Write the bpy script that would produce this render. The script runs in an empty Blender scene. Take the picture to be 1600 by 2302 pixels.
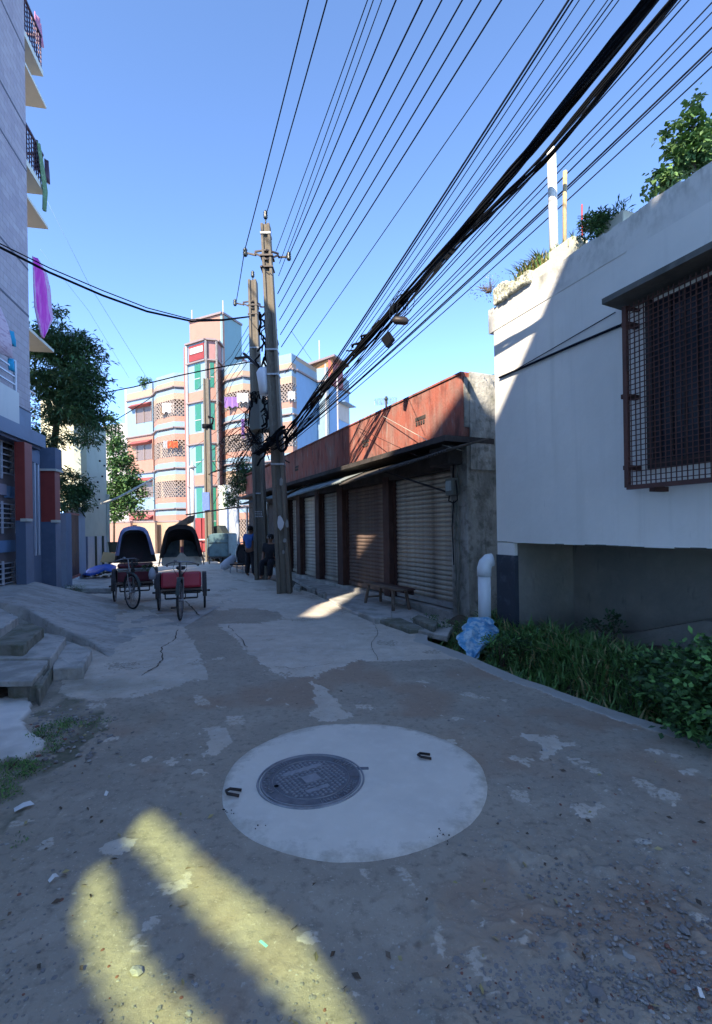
import bpy, bmesh, math, random
import numpy as np
from mathutils import Vector, Matrix
random.seed(7)
SC = bpy.context.scene
COL = SC.collection
R = math.radians
# ------------------------------------------------------------------ camera, world, sun
F, CX, CY, TH, EYE = 1110.0, 800.0, 1187.0, 0.0157, 1.5     # focal length and horizon in photo pixels, roll, eye height
cd = bpy.data.cameras.new('camera'); cam = bpy.data.objects.new('camera', cd); COL.objects.link(cam)
cd.sensor_fit = 'VERTICAL'; cd.sensor_height = 24; cd.lens = 24 * F / 2302; cd.shift_y = 36 / 2302
cd.clip_start = 0.05; cd.clip_end = 2000
sn, cs = math.sin(TH), math.cos(TH)
cam.matrix_world = Matrix(((cs, sn, 0, 0), (0, 0, -1, 0), (-sn, cs, 0, EYE), (0, 0, 0, 1)))
SC.camera = cam
SUN_EL = R(40); SH = Vector((0.404, 0.915, 0)).normalized()
sdir = Vector((SH.x * math.cos(SUN_EL), SH.y * math.cos(SUN_EL), -math.sin(SUN_EL)))
ld = bpy.data.lights.new('sun', 'SUN'); ld.energy = 2.0; ld.angle = R(0.5); ld.color = (0.92, 0.80, 0.64)
sun = bpy.data.objects.new('sun', ld); COL.objects.link(sun); sun.location = (-20, -40, 40)
sun.rotation_mode = 'QUATERNION'; sun.rotation_quaternion = sdir.to_track_quat('-Z', 'Y')
w = bpy.data.worlds.new('World'); SC.world = w; w.use_nodes = True
nt = w.node_tree; bgn = nt.nodes['Background']
sky = nt.nodes.new('ShaderNodeTexSky'); sky.sky_type = 'NISHITA'; sky.sun_disc = False
sky.sun_elevation = SUN_EL; sky.sun_rotation = math.atan2(-SH.x, -SH.y)
sky.air_density = 0.7; sky.dust_density = 0; sky.ozone_density = 3.2; sky.altitude = 7200
tint = nt.nodes.new('ShaderNodeMix'); tint.data_type = 'RGBA'; tint.blend_type = 'MULTIPLY'; tint.inputs[0].default_value = 1
tint.inputs[7].default_value = (0.94, 0.975, 0.95, 1); nt.links.new(sky.outputs[0], tint.inputs[6]); nt.links.new(tint.outputs[2], bgn.inputs[0]); bgn.inputs[1].default_value = 0.15
SC.view_settings.view_transform = 'Standard'; SC.view_settings.look = 'None'
SC.view_settings.gamma = 1; SC.view_settings.use_curve_mapping = False
SC.view_settings.exposure = 2.85
# ------------------------------------------------------------------ photo pixels -> places in the street
def P(px, py, d):
    a, b = (px - CX) / F * d, (CY - py) / F * d
    return Vector((a * cs + b * sn, d, EYE - a * sn + b * cs))
def G(px, py, z=0.0):
    k = (-(px - CX) * sn + (CY - py) * cs) / F
    return P(px, py, (z - EYE) / k)
class Frame:
    """vertical wall plane: s runs along it (away from the camera), t into the building"""
    def __init__(f, x, y, ang, side=1):
        f.o = Vector((x, y, 0)); f.a = R(ang)
        f.s = Vector((-math.sin(f.a), math.cos(f.a), 0)); f.t = Vector((math.cos(f.a), math.sin(f.a), 0)) * side
        f.M = Matrix(((f.s.x, f.t.x, 0, x), (f.s.y, f.t.y, 0, y), (0, 0, 1, 0), (0, 0, 0, 1)))
    def sz(f, px, py, t=0.0):
        c = f.o + f.t * t; ray = P(px, py, 1.0) - Vector((0, 0, EYE)); n = f.t
        k = (c.dot(n)) / ray.dot(n)
        p = Vector((0, 0, EYE)) + ray * k
        return (p - c).dot(f.s), p.z
    def w(f, s, t, z=0.0):
        return f.M @ Vector((s, t, z))
WL = {}
class MB:
    def __init__(s, M=None):
        s.v, s.f, s.mi, s.M, s.cur = [], [], [], M, 0
    def add(s, vs, fs):
        n = len(s.v)
        s.v += [(s.M @ Vector(p)) if s.M is not None else Vector(p) for p in vs]
        s.f += [tuple(n + i for i in f) for f in fs]; s.mi += [s.cur] * len(fs); return s
    def box(s, x0, x1, y0, y1, z0, z1, jit=0):
        j = (lambda: random.uniform(-jit, jit)) if jit else (lambda: 0)
        vs = [(x + j(), y + j(), z + j()) for z in (z0, z1) for y in (y0, y1) for x in (x0, x1)]
        return s.add(vs, [(0, 2, 3, 1), (4, 5, 7, 6), (0, 1, 5, 4), (2, 6, 7, 3), (0, 4, 6, 2), (1, 3, 7, 5)])
    def quad(s, a, b, c, d): return s.add([a, b, c, d], [(0, 1, 2, 3)])
    def prism(s, poly, z0, z1):
        n = len(poly); t = (lambda i: z1[i]) if isinstance(z1, (list, tuple)) else (lambda i: z1)
        vs = [(p[0], p[1], z0) for p in poly] + [(p[0], p[1], t(i)) for i, p in enumerate(poly)]
        return s.add(vs, [tuple(range(n))[::-1], tuple(range(n, 2 * n))] + [(i, (i + 1) % n, n + (i + 1) % n, n + i) for i in range(n)])
    def wall(s, a, b, z0, z1, th=0.1, out=0.0):
        """upright slab between plan points a and b; thickness goes to the far side, out pushes it toward the camera"""
        a, b = Vector(a[:2]), Vector(b[:2]); d = (b - a).normalized(); n = Vector((-d.y, d.x))
        if n.dot(a) < 0: n = -n
        a2, b2 = a - n * out, b - n * out
        q = [a2, b2, b2 + n * (th + out), a2 + n * (th + out)]
        return s.prism([(p.x, p.y) for p in q], z0, z1)
    def beam(s, a, b, w, h=None):
        h = h or w; a, b = Vector(a), Vector(b); d = (b - a)
        if d.length < 1e-6: return s
        d.normalize(); up = Vector((0, 0, 1)) if abs(d.z) < .95 else Vector((0, 1, 0))
        x = d.cross(up).normalized() * (w / 2); y = x.cross(d).normalized() * (h / 2)
        vs = [p + q for p in (a, b) for q in (-x - y, x - y, x + y, -x + y)]
        return s.add(vs, [(0, 1, 2, 3), (7, 6, 5, 4), (0, 4, 5, 1), (1, 5, 6, 2), (2, 6, 7, 3), (3, 7, 4, 0)])
    def tube(s, pts, r, n=8, cap=True, sx=1.0):
        pts = [Vector(p) for p in pts]; m = len(pts); rr = r if isinstance(r, (list, tuple)) else [r] * m
        vs, fs = [], []; ref = None
        for i, p in enumerate(pts):
            d = (pts[min(i + 1, m - 1)] - pts[max(i - 1, 0)]).normalized()
            if ref is None: ref = Vector((0, 0, 1)) if abs(d.z) < .9 else Vector((1, 0, 0))
            x = d.cross(ref).normalized(); y = x.cross(d).normalized(); ref = y
            for k in range(n):
                a = 2 * math.pi * k / n; vs.append(p + (x * math.cos(a) * sx + y * math.sin(a)) * rr[i])
        for i in range(m - 1):
            for k in range(n):
                k2 = (k + 1) % n; fs.append((i * n + k, i * n + k2, (i + 1) * n + k2, (i + 1) * n + k))
        if cap: fs += [tuple(range(n))[::-1], tuple(range((m - 1) * n, m * n))]
        return s.add(vs, fs)
    def lathe(s, c, prof, n=16, ax='z', a0=0, a1=2 * math.pi):
        """prof: (radius, height) pairs around an axis"""
        full = abs(a1 - a0 - 2 * math.pi) < 1e-6; c = Vector(c); vs, fs = [], []; m = len(prof); nn = n if full else n + 1
        for k in range(nn):
            a = a0 + (a1 - a0) * k / n
            for r, h in prof:
                u, v = r * math.cos(a), r * math.sin(a)
                vs.append(c + Vector({'z': (u, v, h), 'x': (h, u, v), 'y': (u, h, v)}[ax]))
        for k in range(n):
            k2 = (k + 1) % nn
            for i in range(m - 1): fs.append((k * m + i, k2 * m + i, k2 * m + i + 1, k * m + i + 1))
        return s.add(vs, fs)
    def disc(s, c, r, z, n=24):
        vs = [(c[0] + r * math.cos(2 * math.pi * k / n), c[1] + r * math.sin(2 * math.pi * k / n), z) for k in range(n)]
        return s.add(vs, [tuple(range(n))])
    def build(s, name, mat, parent=None, smooth=False, bevel=0, kind=None, local=False):
        off = Vector((0, 0, 0))
        if parent is not None: off = WL.get(parent.name, off)
        elif not local and s.v:
            lo = [min(v[i] for v in s.v) for i in range(3)]; hi = [max(v[i] for v in s.v) for i in range(3)]
            off = Vector(((lo[0] + hi[0]) / 2, (lo[1] + hi[1]) / 2, lo[2]))
        me = bpy.data.meshes.new(name); me.from_pydata([v - off for v in s.v], [], s.f)
        mats = mat if isinstance(mat, (list, tuple)) else [mat]
        for m in mats: me.materials.append(m)
        if len(mats) > 1: me.polygons.foreach_set('material_index', s.mi)
        bm = bmesh.new(); bm.from_mesh(me); bmesh.ops.recalc_face_normals(bm, faces=bm.faces); bm.to_mesh(me); bm.free()
        if smooth: me.polygons.foreach_set('use_smooth', [True] * len(me.polygons))
        o = bpy.data.objects.new(name, me); COL.objects.link(o)
        if parent is not None: o.parent = parent; WL[o.name] = WL.get(parent.name, Vector((0, 0, 0)))
        else: o.location = off; WL[o.name] = off
        if bevel:
            b = o.modifiers.new('bevel', 'BEVEL'); b.width = bevel; b.segments = 2; b.limit_method = 'ANGLE'; b.angle_limit = R(40)
        if kind: o['kind'] = kind
        return o
def tag(o, label=None, cat=None, group=None, kind=None):
    if label: o['label'] = label
    if cat: o['category'] = cat
    if group: o['group'] = group
    if kind: o['kind'] = kind
    return o
def thing(name, label, cat, loc=(0, 0, 0), group=None):
    o = bpy.data.objects.new(name, None); COL.objects.link(o); o.location = loc; o.empty_display_size = .2
    WL[o.name] = Vector(loc); return tag(o, label, cat, group)
def place(root, loc, rz):      # a thing built round the origin is moved to its spot
    root.location = loc; root.rotation_euler = (0, 0, rz); return root
def inst(o, parent, loc=None, rot=None, name=None):   # same mesh again as another part
    c = o.copy(); COL.objects.link(c); c.parent = parent
    if loc is not None: c.location = loc
    if rot is not None: c.rotation_euler = rot
    return c
# ------------------------------------------------------------------ materials
def pm(name, base, layers=(), rough=.85, bump=(.3, 30, .01), metal=0, spec=.3, coord='Object'):
    """layers: (colour, scale or (sx,sy,sz), lo, hi, strength[, (z0,z1)])"""
    m = bpy.data.materials.new(name); m.use_nodes = True; t = m.node_tree; N, L = t.nodes, t.links
    b = N['Principled BSDF']; b.inputs['Roughness'].default_value = rough; b.inputs['Metallic'].default_value = metal
    b.inputs['Specular IOR Level'].default_value = spec
    tc = N.new('ShaderNodeNewGeometry').outputs['Position'] if coord == 'World' else N.new('ShaderNodeTexCoord').outputs[coord]
    rgb = N.new('ShaderNodeRGB'); rgb.outputs[0].default_value = (*base, 1); cur = rgb.outputs[0]
    for i, ly in enumerate(layers):
        col, sc, lo, hi, st = ly[:5]
        mp = N.new('ShaderNodeMapping'); L.new(tc, mp.inputs[0])
        mp.inputs['Scale'].default_value = sc if isinstance(sc, tuple) else (sc, sc, sc); mp.inputs['Location'].default_value = (i * 3.1, i * 7.7, i)
        nz = N.new('ShaderNodeTexNoise'); nz.inputs['Scale'].default_value = 1; nz.inputs['Detail'].default_value = 8; nz.inputs['Roughness'].default_value = .62
        L.new(mp.outputs[0], nz.inputs['Vector'])
        mr = N.new('ShaderNodeMapRange'); mr.inputs[1].default_value = lo; mr.inputs[2].default_value = hi; mr.inputs[4].default_value = st; mr.clamp = True
        L.new(nz.outputs[0], mr.inputs[0]); fac = mr.outputs[0]
        if len(ly) > 5:
            gp = N.new('ShaderNodeNewGeometry'); sp = N.new('ShaderNodeSeparateXYZ'); L.new(gp.outputs['Position'], sp.inputs[0])
            zr = N.new('ShaderNodeMapRange'); zr.inputs[1].default_value = ly[5][0]; zr.inputs[2].default_value = ly[5][1]; zr.clamp = True
            L.new(sp.outputs[2], zr.inputs[0]); mu = N.new('ShaderNodeMath'); mu.operation = 'MULTIPLY'; L.new(fac, mu.inputs[0]); L.new(zr.outputs[0], mu.inputs[1]); fac = mu.outputs[0]
        mx = N.new('ShaderNodeMix'); mx.data_type = 'RGBA'; L.new(fac, mx.inputs[0]); L.new(cur, mx.inputs[6]); mx.inputs[7].default_value = (*col, 1); cur = mx.outputs[2]
    L.new(cur, b.inputs['Base Color'])
    if bump:
        nz = N.new('ShaderNodeTexNoise'); nz.inputs['Scale'].default_value = bump[1]; nz.inputs['Detail'].default_value = 7; L.new(tc, nz.inputs['Vector'])
        bp = N.new('ShaderNodeBump'); bp.inputs['Strength'].default_value = bump[0]; bp.inputs['Distance'].default_value = bump[2]
        L.new(nz.outputs[0], bp.inputs['Height']); L.new(bp.outputs[0], b.inputs['Normal'])
    return m
def grime(c, k=.5): return tuple(x * k for x in c)
def paint(name, c, dirt=.35, rough=.7, metal=0, spec=.35, sc=3):
    return pm(name, c, [(grime(c, .55), (sc, sc, sc * .35), .45, .75, dirt), (tuple(min(1, x * 1.18) for x in c), sc * 4, .5, .8, .35)], rough, (.15, 60, .004), metal, spec)
M = {}
M['white_wall'] = pm('white_plaster', (.76, .73, .66), [((.66, .65, .61), .9, .4, .75, .6), ((.80, .79, .75), 3, .5, .8, .5), ((.50, .49, .43), (6, 6, .30), .54, .74, .38), ((.60, .59, .54), .55, .42, .62, .6), ((.42, .41, .36), (16, 16, 3), .66, .76, .35), ((.60, .60, .55), (2, 2, .8), .5, .75, .35)], .9, (.25, 14, .012), coord='World')
M['white_cornice'] = pm('grey_weathered_plaster', (.66, .64, .58), [((.30, .31, .27), (4, 4, 2.6), .48, .66, .75, (3.8, 4.3)), ((.06, .065, .045), (7, 7, 3), .5, .66, .85, (4.12, 4.42)), ((.62, .61, .58), 2.5, .45, .8, .55)], .95, (.5, 22, .015), coord='World')
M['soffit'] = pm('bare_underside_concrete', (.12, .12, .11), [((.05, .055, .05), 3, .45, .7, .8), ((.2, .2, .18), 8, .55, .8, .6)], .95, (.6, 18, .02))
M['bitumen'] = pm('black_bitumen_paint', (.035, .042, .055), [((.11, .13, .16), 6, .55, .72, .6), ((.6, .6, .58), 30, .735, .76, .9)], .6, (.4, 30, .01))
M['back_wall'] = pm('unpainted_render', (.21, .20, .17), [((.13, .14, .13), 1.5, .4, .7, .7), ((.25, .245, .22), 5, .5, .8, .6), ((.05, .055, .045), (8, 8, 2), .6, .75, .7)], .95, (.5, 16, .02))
M['grey_wall'] = pm('old_grey_render', (.44, .43, .38), [((.21, .21, .18), (2.6, 2.6, 1.2), .42, .58, .8), ((.42, .42, .38), (5, 5, 2), .55, .75, .7), ((.05, .055, .045), (10, 10, 1.5), .6, .74, .75), ((.12, .125, .10), 6, .52, .66, .7)], .95, (.8, 12, .03))
M['red_parapet'] = pm('faded_red_limewash', (.36, .115, .08), [((.27, .16, .13), (2.4, 2.4, 1.6), .44, .60, .8), ((.22, .065, .05), (9, 9, .8), .46, .70, .7), ((.36, .27, .23), (11, 11, 2.2), .56, .68, .65), ((.09, .045, .038), (4, 4, 1.3), .53, .66, .7), ((.035, .028, .026), (4, 4, 1.5), .36, .6, .8, (3.05, 2.75))], .93, (.5, 18, .015))
M['dark_render'] = pm('dark_brown_render', (.07, .06, .055), [((.025, .022, .02), 3, .4, .7, .8), ((.16, .11, .09), 7, .6, .8, .6)], .95, (.5, 18, .02))  # dark tone for ledge, lintel, vents and stall interior
M['red_brown'] = pm('red_brown_oxide', (.075, .038, .03), [((.035, .02, .018), 4, .45, .7, .8), ((.13, .065, .05), 9, .6, .8, .5)], .8)
M['shutter'] = pm('galvanised_shutter', (.40, .36, .29), [((.11, .085, .07), (2.5, 2.5, 1.2), .45, .7, .75), ((.40, .40, .39), 10, .5, .8, .5), ((.16, .09, .055), (12, 12, 3), .62, .75, .7)], .5, (.15, 60, .003), .35)
M['shutter_brown'] = pm('rusty_shutter', (.19, .135, .105), [((.07, .04, .035), 3, .4, .7, .8), ((.27, .22, .19), 9, .5, .8, .6)], .65, (.2, 60, .003), .3)
M['galv'] = pm('galvanised_steel', (.36, .38, .39), [((.17, .15, .13), 6, .5, .75, .7)], .45, (.1, 60, .002), .5)
M['tin'] = pm('weathered_tin', (.28, .33, .33), [((.10, .08, .06), (3, 3, 1), .5, .72, .75), ((.42, .47, .46), 7, .5, .8, .5)], .55, (.2, 30, .004), .3)
M['tin_dark'] = pm('blackened_tin', (.10, .09, .08), [((.03, .028, .025), 4, .4, .7, .8), ((.3, .25, .18), (6, 6, 1), .62, .8, .7)], .7, (.2, 30, .004), .2)
M['concrete'] = pm('worn_concrete', (.46, .44, .40), [((.20, .205, .18), 3, .42, .6, .7), ((.36, .37, .36), 8, .5, .8, .6), ((.09, .10, .07), 14, .6, .76, .5)], .92, (.5, 30, .012), coord='World')
M['mossy'] = pm('mossy_concrete', (.22, .215, .18), [((.10, .11, .07), 5, .42, .6, .75), ((.27, .28, .26), 9, .52, .8, .6)], .95, (.6, 24, .015), coord='World')
M['ramp'] = pm('smoothed_cement', (.44, .42, .38), [((.29, .28, .25), (1.4, 2.6, 2), .42, .58, .8), ((.48, .48, .46), (5, 2.2, 3), .52, .78, .6), ((.16, .16, .13), (14, 7, 9), .54, .68, .6)], .9, (.6, 26, .012), coord='World')
M['pole'] = pm('cast_concrete_pole', (.15, .13, .10), [((.075, .068, .058), (6, 6, .7), .45, .72, .75), ((.22, .20, .165), 12, .5, .8, .5)], .92, (.4, 40, .008))
M['apron'] = pm('new_pale_cement', (.66, .62, .54), [((.56, .53, .47), 2.2, .42, .6, .6), ((.72, .69, .62), 14, .5, .8, .6), ((.5, .49, .46), 60, .68, .74, .6)], .85, (.35, 70, .004), coord='World')
M['cast_iron'] = pm('blue_grey_cast_iron', (.125, .135, .155), [((.20, .215, .24), 25, .45, .75, .7), ((.05, .06, .08), 8, .5, .75, .5)], .55, (.3, 160, .002), .4, coord='World')
M['cast_iron_hi'] = pm('worn_cast_iron', (.27, .285, .31), [((.15, .165, .19), 25, .45, .75, .7)], .5, (.3, 160, .002), .4, coord='World')
M['rubber'] = pm('tyre_rubber', (.025, .026, .028), [((.10, .095, .085), 14, .5, .75, .6)], .85, (.2, 60, .003))
M['black'] = pm('black_cable_sheath', (.006, .007, .009), [((.014, .014, .017), 6, .5, .8, .5)], .9, None, 0, .08)
M['bluecable'] = pm('dark_blue_cable_sheath', (.008, .012, .022), [((.02, .025, .035), 6, .5, .8, .5)], .85, None, 0, .1)
M['chrome'] = pm('bicycle_chrome', (.26, .26, .27), [((.22, .18, .15), 20, .5, .75, .6)], .3, None, .9)
M['steel_dark'] = pm('painted_dark_steel', (.035, .03, .03), [((.09, .06, .045), 14, .55, .75, .7)], .5, (.2, 60, .002), .3)
M['red_vinyl'] = pm('glossy_red_vinyl', (.42, .025, .045), [((.22, .012, .022), 6, .45, .75, .5)], .28, (.15, 20, .006), 0, .6)
M['maroon_vinyl'] = pm('maroon_vinyl', (.13, .018, .03), [((.05, .01, .015), 6, .45, .75, .5)], .35, (.15, 20, .006), 0, .5)
M['cream_vinyl'] = pm('cream_vinyl', (.55, .53, .45), [((.33, .31, .26), 6, .5, .75, .5)], .5, (.15, 20, .006))
M['hood_green'] = pm('dark_green_hood_cloth', (.07, .10, .11), [((.015, .02, .024), 5, .45, .7, .7)], .7, (.4, 18, .02))
M['hood_black'] = pm('black_hood_lining', (.025, .024, .026), [((.055, .03, .035), 5, .5, .7, .6)], .8, (.4, 18, .02))
M['hood_blue'] = pm('pale_blue_hood_plastic', (.26, .31, .55), [((.45, .5, .62), 12, .5, .72, .7), ((.12, .15, .3), 5, .5, .7, .6)], .5, (.4, 22, .01))
M['panel_grey'] = pm('painted_seat_panel', (.25, .25, .23), [((.12, .11, .1), 6, .5, .75, .6)], .6)
M['teal'] = pm('teal_painted_tin', (.075, .135, .15), [((.035, .06, .07), 4, .45, .7, .7), ((.16, .22, .22), 9, .55, .8, .5)], .5, (.1, 40, .003), .1)
M['dark_green_tin'] = pm('dark_green_tin', (.04, .055, .05), [((.02, .026, .024), 4, .45, .7, .7)], .6)
M['wood'] = pm('old_grey_wood', (.16, .12, .09), [((.07, .05, .04), (3, 3, 12), .45, .7, .8), ((.25, .21, .17), (10, 10, 3), .55, .8, .6)], .85, (.4, 40, .006))
M['bamboo'] = pm('bamboo', (.45, .34, .18), [((.22, .15, .08), (5, 5, 9), .5, .7, .7)], .6)
M['pvc'] = pm('white_pvc', (.66, .70, .72), [((.5, .52, .5), 3, .5, .8, .6)], .38, None, 0, .5)
M['pvc_sun'] = pm('sunlit_white_pvc', (.72, .72, .66), [((.5, .48, .42), (8, 8, 1), .5, .75, .5)], .4, None, 0, .5)  # sunlit copy of the white pvc, warmth of the sun in its colour
M['blue_sheet'] = pm('blue_polythene', (.10, .34, .56), [((.5, .66, .72), 12, .46, .58, .85), ((.02, .1, .28), 6, .5, .7, .7)], .35, (.6, 14, .03), 0, .6)
M['tarp'] = pm('blue_tarpaulin', (.035, .12, .50), [((.02, .06, .28), 4, .45, .7, .7), ((.3, .4, .6), 16, .66, .72, .7)], .5, (.5, 10, .03))
M['brown_card'] = pm('tan_plywood', (.42, .29, .14), [((.28, .18, .08), 6, .5, .75, .6)], .8)
M['shirt'] = pm('blue_cotton_shirt', (.045, .12, .33), [((.02, .06, .18), 9, .45, .7, .6)], .9, (.5, 16, .02))
M['cloth_dark'] = pm('dark_cotton', (.018, .018, .022), [((.04, .035, .04), 9, .5, .7, .6)], .9, (.5, 16, .02))
M['skin'] = pm('brown_skin', (.20, .10, .06), [((.15, .07, .045), 9, .5, .7, .6)], .55, None)
M['hair'] = pm('black_hair', (.008, .007, .007), [], .5, (.5, 90, .004))
M['sack'] = pm('white_woven_sack', (.50, .52, .56), [((.33, .34, .36), 8, .5, .75, .6)], .7, (.5, 14, .02))
M['tile'] = pm('grey_lilac_wall_tile', (.36, .31, .32), [((.28, .24, .26), 2, .4, .72, .6), ((.42, .40, .44), (9, 9, 9), .5, .75, .5), ((.42, .41, .46), (1, 1, 5), .6, .75, .4)], .6, (.1, 40, .004), coord='World')
t_ = M['tile'].node_tree; b_ = t_.nodes['Principled BSDF']; src = b_.inputs['Base Color'].links[0].from_socket
mp_ = t_.nodes.new('ShaderNodeMapping'); mp_.vector_type = 'POINT'; cx_ = t_.nodes.new('ShaderNodeSeparateXYZ'); cb_ = t_.nodes.new('ShaderNodeCombineXYZ'); gq = t_.nodes.new('ShaderNodeNewGeometry')
t_.links.new(gq.outputs['Position'], cx_.inputs[0]); t_.links.new(cx_.outputs[1], cb_.inputs[0]); t_.links.new(cx_.outputs[2], cb_.inputs[1])
bk = t_.nodes.new('ShaderNodeTexBrick'); bk.inputs['Scale'].default_value = 1; bk.inputs['Brick Width'].default_value = .30; bk.inputs['Row Height'].default_value = .15; bk.inputs['Mortar Size'].default_value = .006
bk.inputs['Color1'].default_value = (1, 1, 1, 1); bk.inputs['Color2'].default_value = (.84, .82, .86, 1); bk.inputs['Mortar'].default_value = (.62, .6, .64, 1); t_.links.new(cb_.outputs[0], bk.inputs['Vector'])
mq = t_.nodes.new('ShaderNodeMix'); mq.data_type = 'RGBA'; mq.blend_type = 'MULTIPLY'; mq.inputs[0].default_value = 1; t_.links.new(src, mq.inputs[6]); t_.links.new(bk.outputs[0], mq.inputs[7]); t_.links.new(mq.outputs[2], b_.inputs['Base Color'])
M['groove'] = pm('dark_tile_joint', (.10, .10, .13), [], .8, None)
M['cream'] = pm('cream_slab_paint', (.55, .54, .46), [((.4, .4, .36), 3, .45, .75, .5)], .85)
M['slate'] = pm('slate_blue_paint', (.10, .135, .20), [((.06, .085, .13), 2.5, .45, .7, .5), ((.15, .19, .25), 8, .55, .8, .5)], .7, (.2, 30, .005))
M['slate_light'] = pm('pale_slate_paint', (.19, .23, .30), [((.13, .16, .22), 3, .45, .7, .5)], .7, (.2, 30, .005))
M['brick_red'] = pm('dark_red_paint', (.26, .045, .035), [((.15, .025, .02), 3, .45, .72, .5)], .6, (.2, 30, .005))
M['pale_red'] = pm('pale_red_paint', (.33, .13, .115), [((.24, .09, .08), 3, .45, .72, .5)], .7, (.2, 30, .005))
M['grey_parapet'] = pm('pale_grey_render', (.55, .54, .52), [((.44, .43, .42), (3, 3, .6), .5, .72, .5), ((.42, .44, .46), (6, 6, .5), .6, .78, .6)], .85, (.2, 20, .006))
M['white_metal'] = pm('white_painted_bar', (.55, .57, .62), [((.3, .28, .26), 12, .6, .75, .5)], .5, None, .2)
M['glass_dark'] = pm('dark_window_glass', (.02, .025, .035), [((.05, .05, .06), 2, .5, .7, .5)], .12, None, 0, .6)
M['lilac_panel'] = pm('lilac_panel', (.42, .39, .46), [((.32, .3, .36), 3, .5, .7, .5)], .6)
M['sky_panel'] = pm('sky_blue_panel', (.20, .34, .55), [((.15, .26, .44), 3, .5, .7, .5)], .6)
M['tan_panel'] = pm('taupe_panel', (.24, .21, .22), [((.17, .15, .16), 3, .5, .7, .5)], .6)
M['rail_dark'] = pm('dark_maroon_rail', (.06, .03, .05), [], .5, None, .3)
M['pink_cloth'] = pm('magenta_printed_cloth', (.50, .04, .38), [((.60, .16, .48), (6, 6, 1.5), .5, .62, .8), ((.36, .02, .26), 3, .5, .7, .5)], .85, (.4, 12, .02))
M['pink_trim'] = pm('silver_lilac_border', (.50, .35, .50), [((.6, .12, .42), 16, .5, .6, .7)], .8, (.4, 30, .01))
M['green_cloth'] = pm('pale_green_cloth', (.14, .24, .13), [((.3, .42, .28), 10, .5, .7, .6)], .85, (.4, 12, .02))
M['print_cloth'] = pm('pink_checked_cloth', (.52, .40, .46), [((.34, .22, .28), (5, 5, 22), .52, .58, .8)], .9, (.4, 12, .02))
M['cyan_cloth'] = pm('turquoise_towel', (.03, .30, .48), [((.02, .2, .36), 6, .5, .7, .5)], .9, (.4, 12, .02))
M['rose_cloth'] = pm('rose_cloth', (.42, .16, .24), [((.5, .3, .34), 8, .5, .7, .6)], .9, (.4, 12, .02))
M['orange_cloth'] = pm('orange_red_cloth', (.42, .07, .03), [((.45, .25, .08), 5, .5, .6, .6)], .85, None)
M['purple_cloth'] = pm('purple_cloth', (.22, .12, .30), [], .85, None)
M['white_cloth'] = pm('white_cloth', (.5, .5, .49), [((.5, .5, .5), 6, .5, .7, .6)], .85, None)
M['b_blue'] = paint('pale_blue_wall', (.19, .27, .33), .25); M['b_peach'] = paint('peach_wall', (.33, .17, .12), .2)
M['b_cream'] = paint('butter_wall', (.33, .23, .155), .2); M['b_pink'] = paint('salmon_wall', (.30, .15, .135), .25)
M['b_red'] = paint('brick_pink_column', (.27, .13, .11), .3); M['b_ledge'] = paint('brown_grey_ledge', (0.220, 0.170, 0.160), .3)
M['b_hood'] = paint('dull_red_hood', (0.260, 0.068, 0.062), .3); M['b_white'] = paint('off_white_bead', (0.384, 0.352, 0.330), .2)
M['b_pane'] = paint('brown_window_pane', (0.160, 0.120, 0.100), .3, .3); M['b_green'] = pm('green_window_glass', (0.03, 0.15, 0.085), [((.05, .14, .12), 3, .55, .6, .8)], .2, None, 0, .5)
for k_ in []: pass
M['b_inside'] = paint('balcony_inside', (.42, .34, .28), .4); M['b_grille'] = paint('brown_lattice', (.30, .24, .20), .3)
M['b_orange'] = paint('orange_gable', (0.427, 0.181, 0.064), .2); M['b_teal'] = paint('teal_shaft_wall', (.17, .27, .28), .2)  # b_teal: shade on the stair head's side put into its colour
M['b_gate'] = paint('dark_red_gate', (0.220, 0.030, 0.030), .4); M['b_deep'] = paint('blue_side_wall', (0.186, 0.298, 0.434), .25)  # b_deep: blue shade of the receding sides put into the colour
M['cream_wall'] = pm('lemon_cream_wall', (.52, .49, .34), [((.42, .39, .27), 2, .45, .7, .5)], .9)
M['cream_shade'] = pm('shaded_cream_render', (.40, .43, .36), [((.3, .33, .27), 2, .45, .7, .5), ((.15, .16, .13), 30, .74, .78, .8)], .9)  # street side of the cream house, shade put into a greyer copy
M['lower_wall'] = pm('pale_blue_grey_wall', (.38, .41, .45), [((.24, .27, .29), (3, 3, .8), .5, .7, .7)], .9)
M['gate_brown'] = pm('rusty_brown_gate', (.065, .045, .045), [((.12, .07, .055), 5, .55, .75, .7)], .7)
M['bark'] = pm('bark', (.10, .075, .055), [((.05, .04, .03), (8, 8, 3), .45, .7, .7)], .95, (.6, 30, .01))
def leafmat(name, a, b, c):
    return pm(name, a, [(b, 2.2, .45, .65, .8), (c, 6, .6, .78, .7)], .6, None)
M['leaf_dark'] = leafmat('dark_neem_leaf', (.03, .07, .028), (.045, .11, .045), (.11, .17, .07))
M['leaf_mid'] = leafmat('mid_green_leaf', (.06, .13, .04), (.04, .095, .03), (.15, .22, .07))
M['leaf_light'] = leafmat('light_green_leaf', (.11, .20, .06), (.07, .14, .04), (.22, .30, .12))
M['leaf_ground'] = leafmat('ground_weed_leaf', (.14, .30, .08), (.08, .20, .05), (.26, .42, .15))
M['grass'] = leafmat('verge_grass', (.13, .25, .075), (.09, .18, .05), (.22, .34, .12))
M['straw'] = leafmat('dry_straw_grass', (.36, .30, .14), (.22, .22, .09), (.46, .40, .26))
M['soil'] = pm('damp_brown_soil', (.085, .07, .055), [((.045, .04, .032), 4, .45, .7, .7), ((.14, .12, .10), 12, .55, .8, .6)], .97, (.7, 30, .02), coord='World')
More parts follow.
